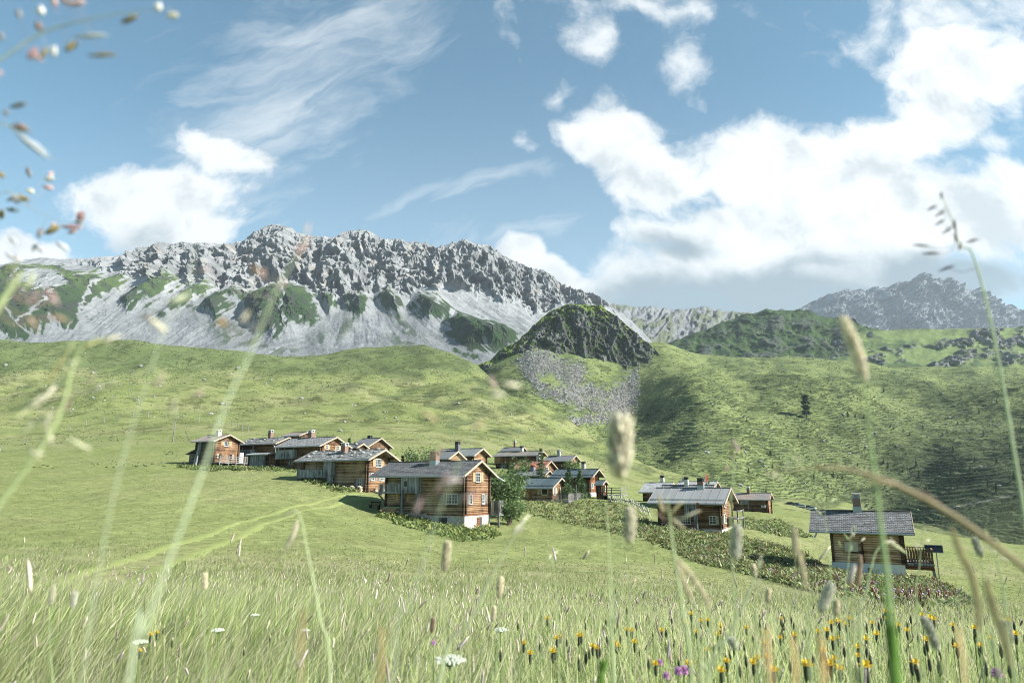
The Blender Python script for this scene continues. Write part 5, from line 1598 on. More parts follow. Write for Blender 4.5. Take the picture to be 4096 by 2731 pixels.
def conifer(label, loc, h, r, n, seed, cols, group=None, droop=.25, name='spruce_tree', leaf=.22, gap=.0):
    r_ = np.random.default_rng(seed); root = empty(name, loc); tag(root, label, 'tree', group)
    t = MB(); t.tube([(0, 0, -.5), (.02 * h, 0, h * .5), (0, 0, h)], [h * .025, h * .016, .01], 5); t.build('trunk', BARK, root)
    pts = []
    L_ = 13
    for k in range(L_):
        f = (k + .4) / L_
        if r_.random() < gap: continue
        rad = r * (1 - f) ** .85 * r_.uniform(.75, 1.15); z = h * (.08 + .9 * f)
        if name == 'stone_pine': rad = r * (.85 - .45 * f) * r_.uniform(.55, 1.2); z = h * (.24 + .74 * f)
        for b in range(7):
            a = b * .9 + k * 1.7 + r_.uniform(-.3, .3); rr_ = rad * r_.uniform(.7, 1.1)
            m_ = max(2, int(n / L_ / 7))
            for i in range(m_):
                q_ = r_.uniform(.1, 1) ** .7
                pts.append((math.cos(a) * rr_ * q_ + r_.normal() * r * .05, math.sin(a) * rr_ * q_ + r_.normal() * r * .05, z - droop * rr_ * q_ + r_.normal() * h * .012))
    V, f, C = leaf_cloud(np.array(pts), leaf, cols, .35, seed)
    np_mesh('crown', V, [f], LEAF, {'tint': C}, True, root)
    return root


SPR = [(.035, .06, .028), (.05, .08, .032), (.028, .045, .022)]
LAR = [(.08, .13, .05), (.06, .10, .04), (.10, .155, .06)]
conifer('dark little spruce beside the willows behind the stone based cabin', on_y(923, 106), 5.2, 1.1, 900, 11, SPR)
conifer('slim larch standing before the red and felt roofs', on_y(1243, 132), 8.6, 2.0, 1500, 12, LAR, None, .5, 'larch_tree', .2)
conifer('feathery larch before the blue green roofed house', on_y(1307, 125), 5.6, 1.9, 1100, 13, LAR, None, .5, 'larch_tree', .2)
conifer('drooping larch at the front wall of the blue green roofed house', on_y(1333, 125), 5.0, 2.3, 1200, 14, LAR, None, .6, 'larch_tree', .2)
conifer('left of two young larches above the tile roofed house', on_y(800, 138), 5.6, 1.6, 600, 15, LAR, None, .4, 'larch_tree', .22)
conifer('right of two young larches above the tile roofed house', on_y(813, 139), 4.8, 1.4, 500, 16, LAR, None, .4, 'larch_tree', .22)


def hit_r(dx, dy):
    px, py = dx * K, dy * K
    yy = np.linspace(440, 1245, 1600); u_ = (px - 512) / F; v_ = (341 - py) / F; d = CP - v_ * SP
    x = u_ / d * yy; z = (SP + v_ * CP) / d * yy; g = R.z(x, yy); k = z < g
    i = int(k.argmax()) if k.any() else len(yy) - 1
    return (float(x[i]), float(yy[i]), float(g[i]))


lone = conifer('lone tall stone pine casting a shadow on the green hillside', hit_r(1853, 962), 26, 6.0, 1700, 21, [(.05, .08, .035), (.07, .105, .042), (.04, .06, .028)], None, .2, 'stone_pine', 1.3, .12)
base = [conifer('small dark conifer dotted on the terraced hillside', (0, 0, 0), 6, 1.7, 200, 30 + i, [(.055, .085, .035), (.075, .11, .042), (.045, .065, .03)], 'small conifers on the terraced hillside', .2, 'small_spruce', .55) for i in range(3)]
spots = [(1226, 948, 8), (1238, 948, 9), (1262, 958, 10), (1271, 962, 8), (1254, 955, 7), (1716, 968, 7), (1965, 958, 8), (1948, 957, 10), (1985, 960, 8), (1834, 1005, 9), (1770, 1046, 12), (1843, 1022, 6), (1790, 1080, 7), (1775, 1075, 5),
         (1880, 1075, 8), (1895, 1072, 7), (1970, 1070, 7), (2006, 1068, 8), (2040, 1075, 12), (2030, 1065, 9), (1915, 1095, 9), (1935, 1098, 8), (1870, 1100, 8), (1902, 1118, 7), (1925, 1098, 6), (2105, 1070, 12), (2112, 1095, 14), (2190, 1040, 12),
         (2290, 1065, 12), (2230, 1085, 14), (2290, 1130, 16), (2150, 1110, 12), (2060, 1120, 10), (2130, 1130, 12), (2010, 1130, 9), (2330, 1100, 14), (2270, 1120, 13), (2240, 1060, 10), (2180, 1075, 9), (2250, 950, 9), (2290, 925, 8), (2200, 975, 8),
         (2120, 985, 8), (2310, 880, 7), (2345, 990, 10), (2030, 900, 8), (1855, 915, 8), (1785, 928, 6), (1760, 1130, 7), (1690, 1060, 6), (1720, 1085, 6), (2090, 1000, 7), (2165, 1000, 7), (2260, 1000, 9), (2320, 1030, 10), (1600, 1005, 5), (2200, 1120, 10)]
for i, (dx, dy, hpx) in enumerate(spots):
    o = base[i] if i < 3 else copy_tree(base[i % 3])
    p = hit_r(dx, dy); o.location = p
    s_ = max(.5, hpx * 1.2 * K / F * p[1] / 6); o.scale = (s_, s_, s_ * random.uniform(.85, 1.2)); o.rotation_euler = (0, 0, i * 1.3)

# ------------------------------------------------------------------ boulders
def rock_mesh(seed):
    bm = __import__('bmesh').new(); __import__('bmesh').ops.create_icosphere(bm, subdivisions=2, radius=1)
    for v_ in bm.verts:
        p = v_.co.copy(); k = 1 + .5 * float(noise3(p.x * 1.3 + seed * 7, p.y * 1.3, p.z * 1.3)) + .2 * float(noise3(p.x * 3 + seed, p.y * 3, p.z * 3))
        v_.co = Vector((p.x * k * 1.25, p.y * k, p.z * k * .72))
    me = bpy.data.meshes.new('boulder'); bm.to_mesh(me); bm.free()
    a = me.color_attributes.new('tint', 'FLOAT_COLOR', 'POINT'); arr = np.ones((len(me.vertices), 4), np.float32); arr[:, :3] = (.27, .267, .255); a.data.foreach_set('color', arr.ravel())
    me.materials.append(ROCK)
    return me


rocks = [rock_mesh(i) for i in range(5)]
nr = 0
def rock(p, s, label, cat='boulder', group=None, name='boulder'):
    global nr
    if nr < 5 or True:
        o = bpy.data.objects.new(name, rocks[nr % 5]); COL.objects.link(o)
    nr += 1
    o.location = (p[0], p[1], p[2] + s * .2); o.scale = (s, s, s * random.uniform(.7, 1.1)); o.rotation_euler = (random.uniform(-.2, .2), random.uniform(-.2, .2), random.uniform(0, 6.28))
    tag(o, label, cat, group); return o


for i in range(100):
    if i < 70: dx, dy = random.uniform(-5, 780), random.choice([random.uniform(815, 905), random.uniform(880, 965)])
    else: dx, dy = random.uniform(780, 1330), random.uniform(930, 1010)
    p, ok = hit(dx * K, dy * K, 1000)
    if not ok[0]: continue
    p = p[0]; s = random.choice([.5, .6, .7, .8, 1.0, 1.3]) * p[1] / 500 * 1.0
    rock(p, s, 'pale limestone boulder lying on the green slope above the hamlet', 'boulder', 'boulders scattered on the upper slope')
for i in range(40):
    dx, dy = random.uniform(1550, 2340), random.uniform(900, 1120)
    p = hit_r(dx, dy); rock(p, random.uniform(.8, 1.7), 'grey boulder on the terraced right hand hillside', 'boulder', 'boulders on the right hillside')
for i in range(16):
    dx, dy = random.uniform(1600, 2330), random.uniform(1110, 1250)
    p, ok = hit(dx * K, dy * K, 390)
    if ok[0] and p[0][1] > 150: rock(p[0], random.uniform(.4, .9), 'small rock on the lit meadow shoulder behind the right hand cabins', 'boulder', 'rocks on the meadow shoulder')

# boulder field below the knoll : far too many to count
n = 7500; q_ = rng.uniform([1180, 800], [1470, 980], (n * 3, 2))
bd = sdist(bf[0], q_[:, 0], q_[:, 1])
for h_ in hole: bd = np.minimum(bd, -sdist(h_, q_[:, 0], q_[:, 1]))
bd = np.maximum(bd, 6 - np.abs(q_[:, 1] - np.interp(q_[:, 0], [1270, 1330, 1420, 1440], [975, 968, 955, 950])) - 400 * ((q_[:, 0] < 1280) | (q_[:, 0] > 1445)))
q_ = q_[bd + 14 * fbm(q_[:, 0] / 20, q_[:, 1] / 20, 2.0, oct=3) > rng.normal(0, 7, len(q_))][:n]
RV = np.array([[1, 0, 0], [-1, 0, 0], [0, 1, 0], [0, -1, 0], [0, 0, 1], [.5, .5, .75], [-.6, .4, .7]], float)
RF = np.array([[0, 5, 3], [0, 2, 5], [2, 6, 5], [2, 1, 6], [1, 3, 6], [3, 4, 6], [3, 5, 4], [4, 5, 6]])
px, py = q_[:, 0] * K, q_[:, 1] * K
yy = np.linspace(560, 1240, 500); uu = (px - 512) / F; vv = (341 - py) / F; dd = CP - vv * SP
xx = (uu / dd)[:, None] * yy; zz = ((SP + vv * CP) / dd)[:, None] * yy; gg = R.z(xx, np.broadcast_to(yy, xx.shape)); kk_ = zz < gg; ii = kk_.argmax(1); r_ = np.arange(len(q_))
P = np.stack([xx[r_, ii], yy[ii], gg[r_, ii]], -1); n = len(P)
s = np.minimum(rng.lognormal(-.1, .55, n), 1.9)[:, None, None]; a = rng.uniform(0, 6.28, n); ca, sa = np.cos(a), np.sin(a)
J = RV[None] * rng.uniform(.6, 1.3, (n, 7, 3)) * s
J = np.stack([J[..., 0] * ca[:, None] - J[..., 1] * sa[:, None], J[..., 0] * sa[:, None] + J[..., 1] * ca[:, None], J[..., 2]], -1)
V = (P[:, None] + J).reshape(-1, 3); Fq = (np.arange(n)[:, None, None] * 7 + RF[None]).reshape(-1, 3)
tag(np_mesh('boulder_field', V, Fq, ROCK, {'tint': np.repeat(np.array([.20, .198, .185]) * rng.uniform(.45, 1.45, (n, 1)), 7, 0)}, False), 'grey scree of fallen boulders below the rocky knoll', 'boulders', kind='stuff')

# dwarf shrubs and tussocks that give the slopes their grain
def hits(S, px, py, y0, y1, n=420):
    out = []
    for a in range(0, len(px), 6000):
        p, q = px[a:a + 6000], py[a:a + 6000]
        yy = np.linspace(y0, y1, n); u_ = (p - 512) / F; v_ = (341 - q) / F; d = CP - v_ * SP
        xx = (u_ / d)[:, None] * yy; zz = ((SP + v_ * CP) / d)[:, None] * yy
        g = S.z(xx, np.broadcast_to(yy, xx.shape)); k = zz < g; i = k.argmax(1); r_ = np.arange(len(p)); ok = k.any(1) & (i > 0)
        out.append(np.stack([xx[r_, i], yy[i], g[r_, i]], -1)[ok])
    return np.concatenate(out)


TUS = np.array([[.055, .08, .032], [.075, .10, .04], [.09, .10, .05], [.045, .065, .03]])
for nm, S, bx, cnt, y0, y1, sc, lb in (('hillside_tussocks', R, (480, 1024, 350, 560), 24000, 440, 1240, 1.0, 'dark dwarf shrub tussocks lining the cattle terraces of the right hillside'),
                                     ('upper_tussocks', M, (0, 660, 338, 470), 36000, 120, 900, .75, 'dark tussocks dotted over the pasture above the hamlet')):
    px = rng.uniform(bx[0], bx[1], cnt); py = rng.uniform(bx[2], bx[3], cnt)
    P = hits(S, px, py, y0, y1)
    cl = fbm(P[:, 0] / 60, P[:, 1] / 60, 4.0, oct=3) + .5 * fbm(P[:, 0] / 14, P[:, 1] / 14, 4.0, oct=2)
    if S is R:
        qx, qy = proj(P.T); bo = sdist(bf[0], qx / K, qy / K) < 4
        P = P[(cl + .25 * (qx > 700) > rng.uniform(-.7, .25, len(P))) & bo]
    else:
        P = P[cl + .45 * sstep(300, 650, P[:, 1]) - .1 > rng.uniform(-.25, .9, len(P))]
    n = len(P); h = rng.uniform(.3, .8, n) * sc * np.clip(P[:, 1] / 650, .35, 1.3); w = h * rng.uniform(1.6, 4.5, n)
    c = TUS[rng.choice(4, n)] * rng.uniform(.7, 1.3, (n, 1))
    V, q, t, C = blades(P[:, 0], P[:, 1], P[:, 2], h, w, rng.normal(0, .3, n) * h, rng.normal(0, .3, n) * h, c, c * 1.35, rng.normal(0, .4, n))
    tag(np_mesh(nm, V, [q, t], LEAF, {'tint': C}), lb, 'shrubs', kind='stuff')

# stones that hold down the slab roofs
for cb, cnt, lab in ((B, 24, 'rounded stone weighing down the slab roof with the grey plank balcony'), (D, 9, 'rounded stone on the slab roof of the long barn'), (G1, 5, 'rounded stone on the little slab roofed hut')):
    for i in range(cnt):
        row_ = i % 3; f = (i // 3 + .5) / math.ceil(cnt / 3)
        y_ = [cb.W / 2 - .2, cb.W * .25, .1][row_] + random.uniform(-.25, .25); x_ = -cb.L - .5 + f * (cb.L + 1.3) + random.uniform(-.3, .3)
        w_ = cb.P + cb.ex * x_ + cb.ey * y_ + Vector((0, 0, cb.rz(y_) + .24))
        rock((w_.x, w_.y, w_.z), random.uniform(.17, .27), lab, 'stone', lab.replace('rounded stone', 'stones'), 'roof_stone')
# ================================================================== SMALL BUILT THINGS
def pole(name, label, dx, dyb, dyt, r, Y=None, lean=0, cat='pole', group=None):
    p = Vector(on_y(dx, Y)) if Y else Vector(ground(dx, dyb, 400))
    h = (dyb - dyt) * K / F * p.y
    m = MB(); m.tube([(0, 0, -.6), (lean * h, 0, h)], [r, r * .8], 7)
    o = m.build(name, WM['post']); o.location = p; tag(o, label, cat, group); return o, p, h


u1 = pole('utility_pole', 'tall grey utility pole on the slope left of the leftmost cabin', 396, 1014, 952, .16, None, .06)
u2 = pole('utility_pole', 'utility pole rising behind the slab roofed barn', 672, 1000, 963, .13, 150, 0)
u3 = pole('utility_pole', 'thin pole behind the dark roofed house', 889, 1020, 990, .1, 150, 0)
u4 = pole('roof_mast', 'thin metal mast standing behind the pale chimney of the leftmost cabin', 493, 1012, 967, .05, 132, 0, 'mast')
pole('leaning_stake', 'dark stake leaning left on the slope beside the leftmost cabin', 436, 1012, 992, .12, None, -.55, 'stake')
w = MB()
a = Vector(u1[1]) + Vector((u1[2] * .06, 0, u1[2])); b = Vector(u2[1]) + Vector((0, 0, u2[2])); c = Vector(at(-40 * K, 1045 * K, 118))
for p_, q_ in ((c, a), (a, b)):
    w.tube([p_.lerp(q_, t) - Vector((0, 0, 4 * t * (1 - t) * .8)) for t in [i / 12 for i in range(13)]], .02, 4)
tag(w.build('power_line', SOOT), 'thin power line sagging between the poles', 'wire')

posts = [(0, 1035), (60, 1018), (106, 1005), (160, 990), (198, 978), (239, 972), (272, 968), (305, 962), (340, 960), (380, 962), (420, 964), (458, 967), (500, 974), (508, 978), (532, 981), (546, 984), (557, 987), (570, 990), (300, 920), (312, 925), (318, 932), (322, 938), (256, 921), (262, 921)]
pb = None
for i, (dx, dy) in enumerate(posts):
    p = Vector(ground(dx, dy, 600))
    if pb is None:
        m = MB(); m.tube([(0, 0, -.3), (.03, 0, 1.3)], [.09, .07], 6); m.hexa([(-.02, -.06, 1.28), (.09, -.06, 1.28), (.09, .05, 1.28), (-.02, .05, 1.28)], [(0, -.03, 1.4), (.06, -.03, 1.4), (.06, .03, 1.4), (0, .03, 1.4)])
        o = pb = m.build('fence_post', WM['greyshutter'])
    else:
        o = pb.copy(); COL.objects.link(o)
    o.location = p; s = min(2.2, max(1.0, p.y / 150)); o.scale = (s, s, s); o.rotation_euler = (0, random.uniform(-.12, .12), random.uniform(0, 6))
    tag(o, 'weathered wooden pasture fence post on the upper slope', 'fence post', 'pasture fence posts above the hamlet')

# crossed-slat fence between the porch hut and the standing seam cabin
pts = [Vector(on_y(dx, Y)) for dx, Y in ((1398, 122), (1412, 121), (1426, 120), (1440, 118), (1454, 116), (1468, 113), (1480, 110), (1492, 106))]
fr = empty('slat_fence', pts[0]); tag(fr, 'pale lattice fence of crossed slanting slats running down to the standing seam cabin', 'fence')
m = MB(); rl = MB()
for a, b in zip(pts[:-1], pts[1:]):
    n = 3
    for i in range(n):
        p = a.lerp(b, i / n) - pts[0]; q = a.lerp(b, (i + 1.6) / n) - pts[0]
        m.bar(p + Vector((0, 0, -.1)), q + Vector((0, .05, 1.15)), .075, .05)
        if i % 2 == 0: m.bar(q + Vector((0, -.06, -.1)), p + Vector((0, -.03, 1.15)), .075, .05)
    rl.bar(a - pts[0] + Vector((0, .12, .55)), b - pts[0] + Vector((0, .12, .55)), .08, .08)
m.build('slats', plain('pale_slats', (.45, .44, .42), .85, .2), fr); rl.build('rail', WM['greyshutter'], fr)

# ------------------------------------------------------------------ parked cars
def car(label, loc, rz, col):
    root = empty('parked_car', loc, rz); tag(root, label, 'car', 'cars parked beyond the meadow')
    paint, T_, b_ = new_mat('car_paint', .3, .5); b_.inputs['Base Color'].default_value = (*col, 1); b_.inputs['Coat Weight'].default_value = .6
    L_, W_ = 4.3, 1.76
    prof = [(-2.15, .35), (2.12, .35), (2.15, .62), (2.05, .82), (1.15, .95), (.45, 1.42), (-1.25, 1.47), (-1.95, 1.02), (-2.15, .9)]
    b = MB(); n = len(prof)
    def wd(z): return W_ / 2 * (1 - .22 * max(0, (z - .95) / .5))
    b.add([(x, -wd(z), z) for x, z in prof] + [(x, wd(z), z) for x, z in prof], [tuple(range(n)), tuple(range(2 * n - 1, n - 1, -1))] + [(i, i + n, (i + 1) % n + n, (i + 1) % n) for i in range(n)])
    bo = b.build('body', paint, root)
    g = MB()
    for sd in (-1, 1):
        pr = [(.95, 1.0), (.42, 1.36), (-1.2, 1.4), (-1.7, 1.04)]
        vs = [(x, sd * (wd(z) + .012), z) for x, z in pr]; g.add(vs, [(0, 1, 2, 3) if sd < 0 else (3, 2, 1, 0)])
    g.add([(1.14, -.72, .97), (1.14, .72, .97), (.5, .62, 1.40), (.5, -.62, 1.40)], [(0, 1, 2, 3)])
    g.add([(-1.93, .7, 1.06), (-1.93, -.7, 1.06), (-1.34, -.62, 1.45), (-1.34, .62, 1.45)], [(0, 1, 2, 3)])
    g.build('windows', PANE, root)
    for x in (-1.3, 1.32):
        for sd in (-1, 1):
            w_ = MB(); w_.tube([(x, sd * .70, .32), (x, sd * .9, .32)], .32, 14); wo = w_.build('wheel', SOOT, root)
            w_ = MB(); w_.tube([(x, sd * .885, .32), (x, sd * .912, .32)], .19, 10); w_.build('rim', TIN, wo)
    for sd in (-1, 1):
        w_ = MB(); w_.box(2.06, 2.15, sd * .62 - .16, sd * .62 + .16, .62, .76); w_.build('headlight', WHITE, root)
    return root


for (dx, dy, Y, rz, col, lb) in ((175, 296, 305, 2.6, (.02, .022, .03), 'black parked car at the left end of the row'), (245, 303, 302, 2.5, (.05, .07, .12), 'dark blue parked car second from the left of the row'), (285, 277, 325, 2.6, (.03, .03, .035), 'dark parked car standing behind the row'),
                                 (318, 304, 300, 2.4, (.55, .56, .58), 'silver parked car in the middle of the row'), (372, 305, 299, 2.5, (.04, .042, .05), 'charcoal parked car right of the silver one'), (430, 308, 297, 2.4, (.62, .63, .63), 'white parked car near the right end of the row'), (482, 312, 294, 2.6, (.03, .06, .09), 'navy parked car at the right end of the row')):
    px_, py_ = cpx('c5', dx, dy + 14)
    x, y, z = at(px_, py_, Y); gz = float(M.z(x, y))
    car(lb, (x, y, gz + .02), rz, col)

# flag beside the bush
p = Vector(on_y(1625, 131)); fl = empty('flag_pole', p); tag(fl, 'red hanging flag on a slim pole by a bush', 'flag')
m = MB(); m.tube([(0, 0, -.4), (0, 0, 7.6)], [.05, .035], 6); m.build('pole', TIN, fl)
m = MB()
for i in range(6):
    z0 = 7.5 - i * .25; x0 = .05 + .05 * math.sin(i); m.hexa([(x0, -.03, z0 - .25), (x0 + .2 + .03 * i, .05, z0 - .27), (x0 + .2 + .03 * i, .08, z0 - .27), (x0, 0, z0 - .25)], [(x0, -.03, z0), (x0 + .17 + .03 * i, .05, z0), (x0 + .17 + .03 * i, .08, z0), (x0, 0, z0)])
m.build('cloth', plain('red_cloth', (.45, .03, .03), .8, .1), fl)

# woodpiles, planks, bench
def woodpile(label, cab_, x0, x1, y0, z0, h, rows, cols, sl=0):
    r_ = random.Random(rows * 7 + cols); m = MB()
    for j in range(rows):
        for i in range(cols):
            x = x0 + (x1 - x0) * (i + .5 + .5 * (j % 2)) / (cols + .5); z = z0 + h * (j + .5) / rows + sl * (x - x0)
            if j > rows * (.65 + .35 * math.sin(i * .9 + 1)) + 1: continue
            rr_ = min((x1 - x0) / cols, h / rows) * r_.uniform(.42, .56)
            t = r_.uniform(.6, 1.25); m.tube([(x, y0 + r_.uniform(-.05, .05), z), (x + r_.uniform(-.04, .04), y0 + .55, z)], rr_, 6, (.46 * t, .37 * t, .27 * t))
    o = m.build('woodpile', LOGEND); o.location = cab_.P; o.rotation_euler = (0, 0, cab_.yaw); tag(o, label, 'firewood'); return o


LOGEND = tint_mat('split_firewood', .9, 0, .3, 9)
woodpile('stacked firewood against the front wall of the boulder roofed cabin', B, -B.L * .40, -.25, -.95, -1.1, 1.75, 11, 24)
woodpile('loose heap of split logs at the sunlit gable of the boulder roofed cabin', B, .3, 2.0, 1.0, -.9, 1.2, 8, 10)
m = MB(); r_ = random.Random(5)
for j in range(7):
    for i in range(2):
        x0 = -A.L + .0 + r_.uniform(-.3, .5); m.box(x0, x0 + A.L * .22 + r_.uniform(-.3, .3), -.8 + i * .35, -.52 + i * .35, -.55 + j * .19 + .01, -.55 + j * .19 + .17, tuple(v_ * r_.uniform(.7, 1.3) for v_ in (.30, .215, .15)))
o = m.build('beam_stack', LOGEND); o.location = A.P; o.rotation_euler = (0, 0, A.yaw); tag(o, 'stack of squared timber under the slatted balcony', 'timber')
bp_ = Vector(A.P) - A.ex * (A.L + 1.4) - A.ey * .2; bp_.z = float(M.z(bp_.x, bp_.y))
be = empty('bench', bp_, A.yaw); tag(be, 'dark plank bench at the shaded left end of the stone based cabin', 'bench')
m = MB(); m.box(-.75, .75, -.2, .2, .42, .49); m.build('seat', WM['corner'], be)
m = MB(); m.box(-.75, .75, .2, .25, .7, .9); m.build('backrest', WM['corner'], be)
for sx in (-.6, .6):
    m = MB(); m.box(sx - .05, sx + .05, -.18, .18, -.2, .42); m.box(sx - .05, sx + .05, .15, .2, .42, .9); m.build('leg', WM['corner'], be)
sp = Vector(K5.P) + K5.ex * 2.45 + K5.ey * (K5.W * .45) + Vector((0, 0, .9))
pn = empty('solar_panel', sp, K5.yaw); tag(pn, 'small solar panel mounted beyond the terrace rail of the rightmost cabin', 'solar panel')
m = MB(); m.hexa([(-.8, -.3, 0), (.5, -.3, 0), (.5, -.2, 0), (-.8, -.2, 0)], [(-.8, 0, .55), (.5, 0, .55), (.5, .1, .55), (-.8, .1, .55)]); m.build('panel', PANE, pn)
m = MB(); m.bar((-.8, -.33, 0), (.5, -.33, 0), .05, .05); m.bar((-.8, -.02, .57), (.5, -.02, .57), .05, .05); m.bar((0, -.1, .2), (0, .1, -2.9), .08, .08); m.build('frame', TIN, pn)

# ================================================================== FOREGROUND GRASSES AND FLOWERS
def gpt(dx, dy, Y): return Vector(at(dx * K, dy * K, Y))


def stem_to_ground(pts):
    a, b = pts[-2], pts[-1]; d = (b - a)
    g = float(M.z(b.x, b.y)) - .03
    if b.z > g + .02:
        k = (b.z - g); hx = d.x / max(.15, -d.z if d.z < 0 else .15) * .35
        pts = pts + [Vector((b.x + hx * k * .6, b.y, b.z - k * .5)), Vector((b.x + hx * k, b.y, g))]
    return pts


def smooth_pts(pts, n=4):
    out = []
    for i in range(len(pts) - 1):
        p0, p1, p2, p3 = pts[max(0, i - 1)], pts[i], pts[i + 1], pts[min(len(pts) - 1, i + 2)]
        for k in range(n):
            t = k / n
            out.append(.5 * ((2 * p1) + (p2 - p0) * t + (2 * p0 - 5 * p1 + 4 * p2 - p3) * t * t + (3 * p1 - p0 - 3 * p2 + p3) * t ** 3))
    return out + [pts[-1]]


def spikelet(m, c, l, r, ang, col, dep=0.0):
    d = Vector((math.cos(ang), dep, math.sin(ang))).normalized()
    l *= 1.25; r *= .62
    m.tube([c - d * l / 2, c - d * l * .3, c - d * l * .05, c + d * l * .25, c + d * l * .5], [r * .2, r * .8, r, r * .6, r * .04], 6, col)
    e = Vector((-d.z, 0, d.x)) * r * 1.1
    m.tube([c - d * l * .4 + e * .2, c + e, c + d * l * .42 + e * 1.1], [r * .3, r * .55, r * .05], 5, tuple(v_ * 1.2 for v_ in col))


def foxtail(m, pts, r, col, seed=0):
    """soft cylindrical seed head made of many little florets round its axis"""
    r_ = random.Random(seed); pts = smooth_pts(pts, 5)
    L_ = sum((b - a).length for a, b in zip(pts[:-1], pts[1:])); n = len(pts)
    m.tube(pts, [r * .62 * min(1, 3 * min(i, n - 1 - i) / n + .25) for i in range(n)], 7, tuple(c * .75 for c in col))
    k = int(min(170, max(40, L_ / r * 10)))
    for i in range(k):
        f = i / k; j = min(n - 2, int(f * (n - 1))); p = pts[j].lerp(pts[j + 1], f * (n - 1) - j); ax = (pts[j] - pts[j + 1]).normalized()
        s1 = ax.cross(Vector((0, 1, .1))).normalized(); s2 = ax.cross(s1); a = i * 2.4
        o = s1 * math.cos(a) + s2 * math.sin(a); e = min(1, 3.2 * min(f, 1 - f) + .3)
        c = p + o * r * .72 * e; d = (o * .55 + ax).normalized(); t = r_.uniform(.65, 1.3)
        m.tube([c - d * r * .45, c, c + d * r * .75], [r * .16, r * .27, r * .03], 4, tuple(min(1, v_ * t) for v_ in col))


PALE = (.46, .52, .29); GREEN = (.24, .33, .10); BEIGE = (.64, .55, .38); BROWN = (.26, .18, .14); PINK = (.50, .34, .33); CREAMC = (.66, .60, .46); GREY = (.46, .45, .36); DARKB = (.10, .085, .07)
def plant(name, label, cat, stem, Y, r, col=PALE, head=None, hr=.004, hcol=BEIGE, spk=None, ground_=True, leaf=None, twigs=True, group=None):
    """stem [(dx,dy)] from tip to base in photo pixels at distance Y"""
    P = [gpt(a, b, Y) for a, b in stem]
    if ground_: P = stem_to_ground(P)
    base_ = P[-1].copy()
    root = empty(name, base_); tag(root, label, cat, group, 'thing')
    P = [p - base_ for p in P]; S = smooth_pts(P, 5); n = len(S)
    m = MB(); m.tube(S, [r * (.22 + .78 * min(1, 2.0 * i / n)) for i in range(n)], 6, col); m.build('stem', STEM, root, True)
    if head:
        m = MB(); foxtail(m, [gpt(a, b, Y) - base_ for a, b in head], hr, hcol, int(Y * 1000 + stem[0][0])); m.build('seed_head', HEAD, root, True)
    if spk:
        m = MB(); tw = MB()
        for s in spk:
            dx, dy, ln, an = s[:4]; cl = s[4] if len(s) > 4 else BEIGE; rr_ = (s[5] if len(s) > 5 else 3.4) * K / F * Y
            c = gpt(dx, dy, Y) - base_; c.y += random.uniform(-.02, .02) * Y
            if len(spk) <= 3: m = MB()
            spikelet(m, c, ln * K / F * Y, rr_, math.radians(an), cl, random.uniform(-.3, .3))
            if len(spk) <= 3: m.build('spikelet', HEAD, root, True)
            if twigs:
                j = min(range(n), key=lambda i: (S[i] - c).length + (.3 * max(0, S[i].z - c.z)))
                tw.tube([c, c.lerp(S[j], .5) + Vector((0, 0, -.004)), S[j]], r * .16, 4, cl)
        if len(spk) > 3 or False: m.build('spikelets', HEAD, root, True)
        if twigs: tw.build('branches', STEM, root, True)
    return root


plant('grass_stalk', 'long pale out of focus stalk leaning across the left third with faded pink spikelets', 'grass stalk', [(706, 520), (690, 575), (640, 655), (575, 810), (520, 925), (462, 1090), (372, 1330), (325, 1470), (295, 1580)], .31, .0007, (.56, .62, .42), spk=[(707, 522, 26, 80, PINK, 5), (697, 550, 34, 70, PINK, 5), (688, 575, 30, 60, PINK, 5), (700, 580, 26, 20, PINK, 4), (592, 618, 30, 150, (.5, .3, .14), 5), (600, 628, 26, 70, PINK, 4), (570, 608, 24, 100, BROWN, 4), (640, 645, 26, 30, PINK, 4), (563, 727, 32, 60, CREAMC, 5), (520, 750, 20, 10, (.45, .28, .1), 5), (505, 735, 18, 0, (.45, .28, .1), 5), (460, 612, 30, 10, PINK, 5)])
plant('grass_stalk', 'thick pale stalk rising at the right edge with a dark oat like panicle on top', 'grass stalk', [(2160, 440), (2185, 500), (2205, 560), (2232, 580), (2265, 690), (2300, 860), (2330, 1040), (2355, 1190), (2385, 1400), (2400, 1580)], .62, .0014, (.52, .58, .38), spk=[(2162, 448, 16, 80, DARKB, 4), (2152, 470, 24, 25, DARKB, 4), (2160, 490, 32, 28, DARKB, 4), (2163, 508, 34, 30, DARKB, 4), (2186, 520, 34, 80, DARKB, 4), (2192, 545, 30, 78, DARKB, 4), (2170, 532, 34, 32, DARKB, 4), (2224, 555, 24, 60, DARKB, 4), (2246, 546, 30, 12, DARKB, 4), (2110, 567, 34, -10, DARKB, 4), (2142, 580, 40, 2, DARKB, 4.5), (2186, 610, 34, 18, DARKB, 4)])
plant('foxtail_grass', 'creamy foxtail on a pale stem beside the right edge, knobbly and out of focus', 'grass stalk', [(1985, 868), (1993, 950), (2005, 1060), (2020, 1180), (2034, 1290), (2045, 1400), (2050, 1580)], .42, .0016, (.38, .48, .24), [(1936, 730), (1955, 778), (1971, 822), (1986, 874)], .0040, (.80, .70, .52))
plant('foxtail_grass', 'dark blurred foxtail hanging in the centre right above the lattice fence', 'grass stalk', [(1425, 1090), (1422, 1250), (1415, 1420), (1405, 1580)], .42, .0007, (.30, .38, .18), [(1426, 958), (1424, 1020), (1422, 1090)], .0078, (.52, .47, .35))
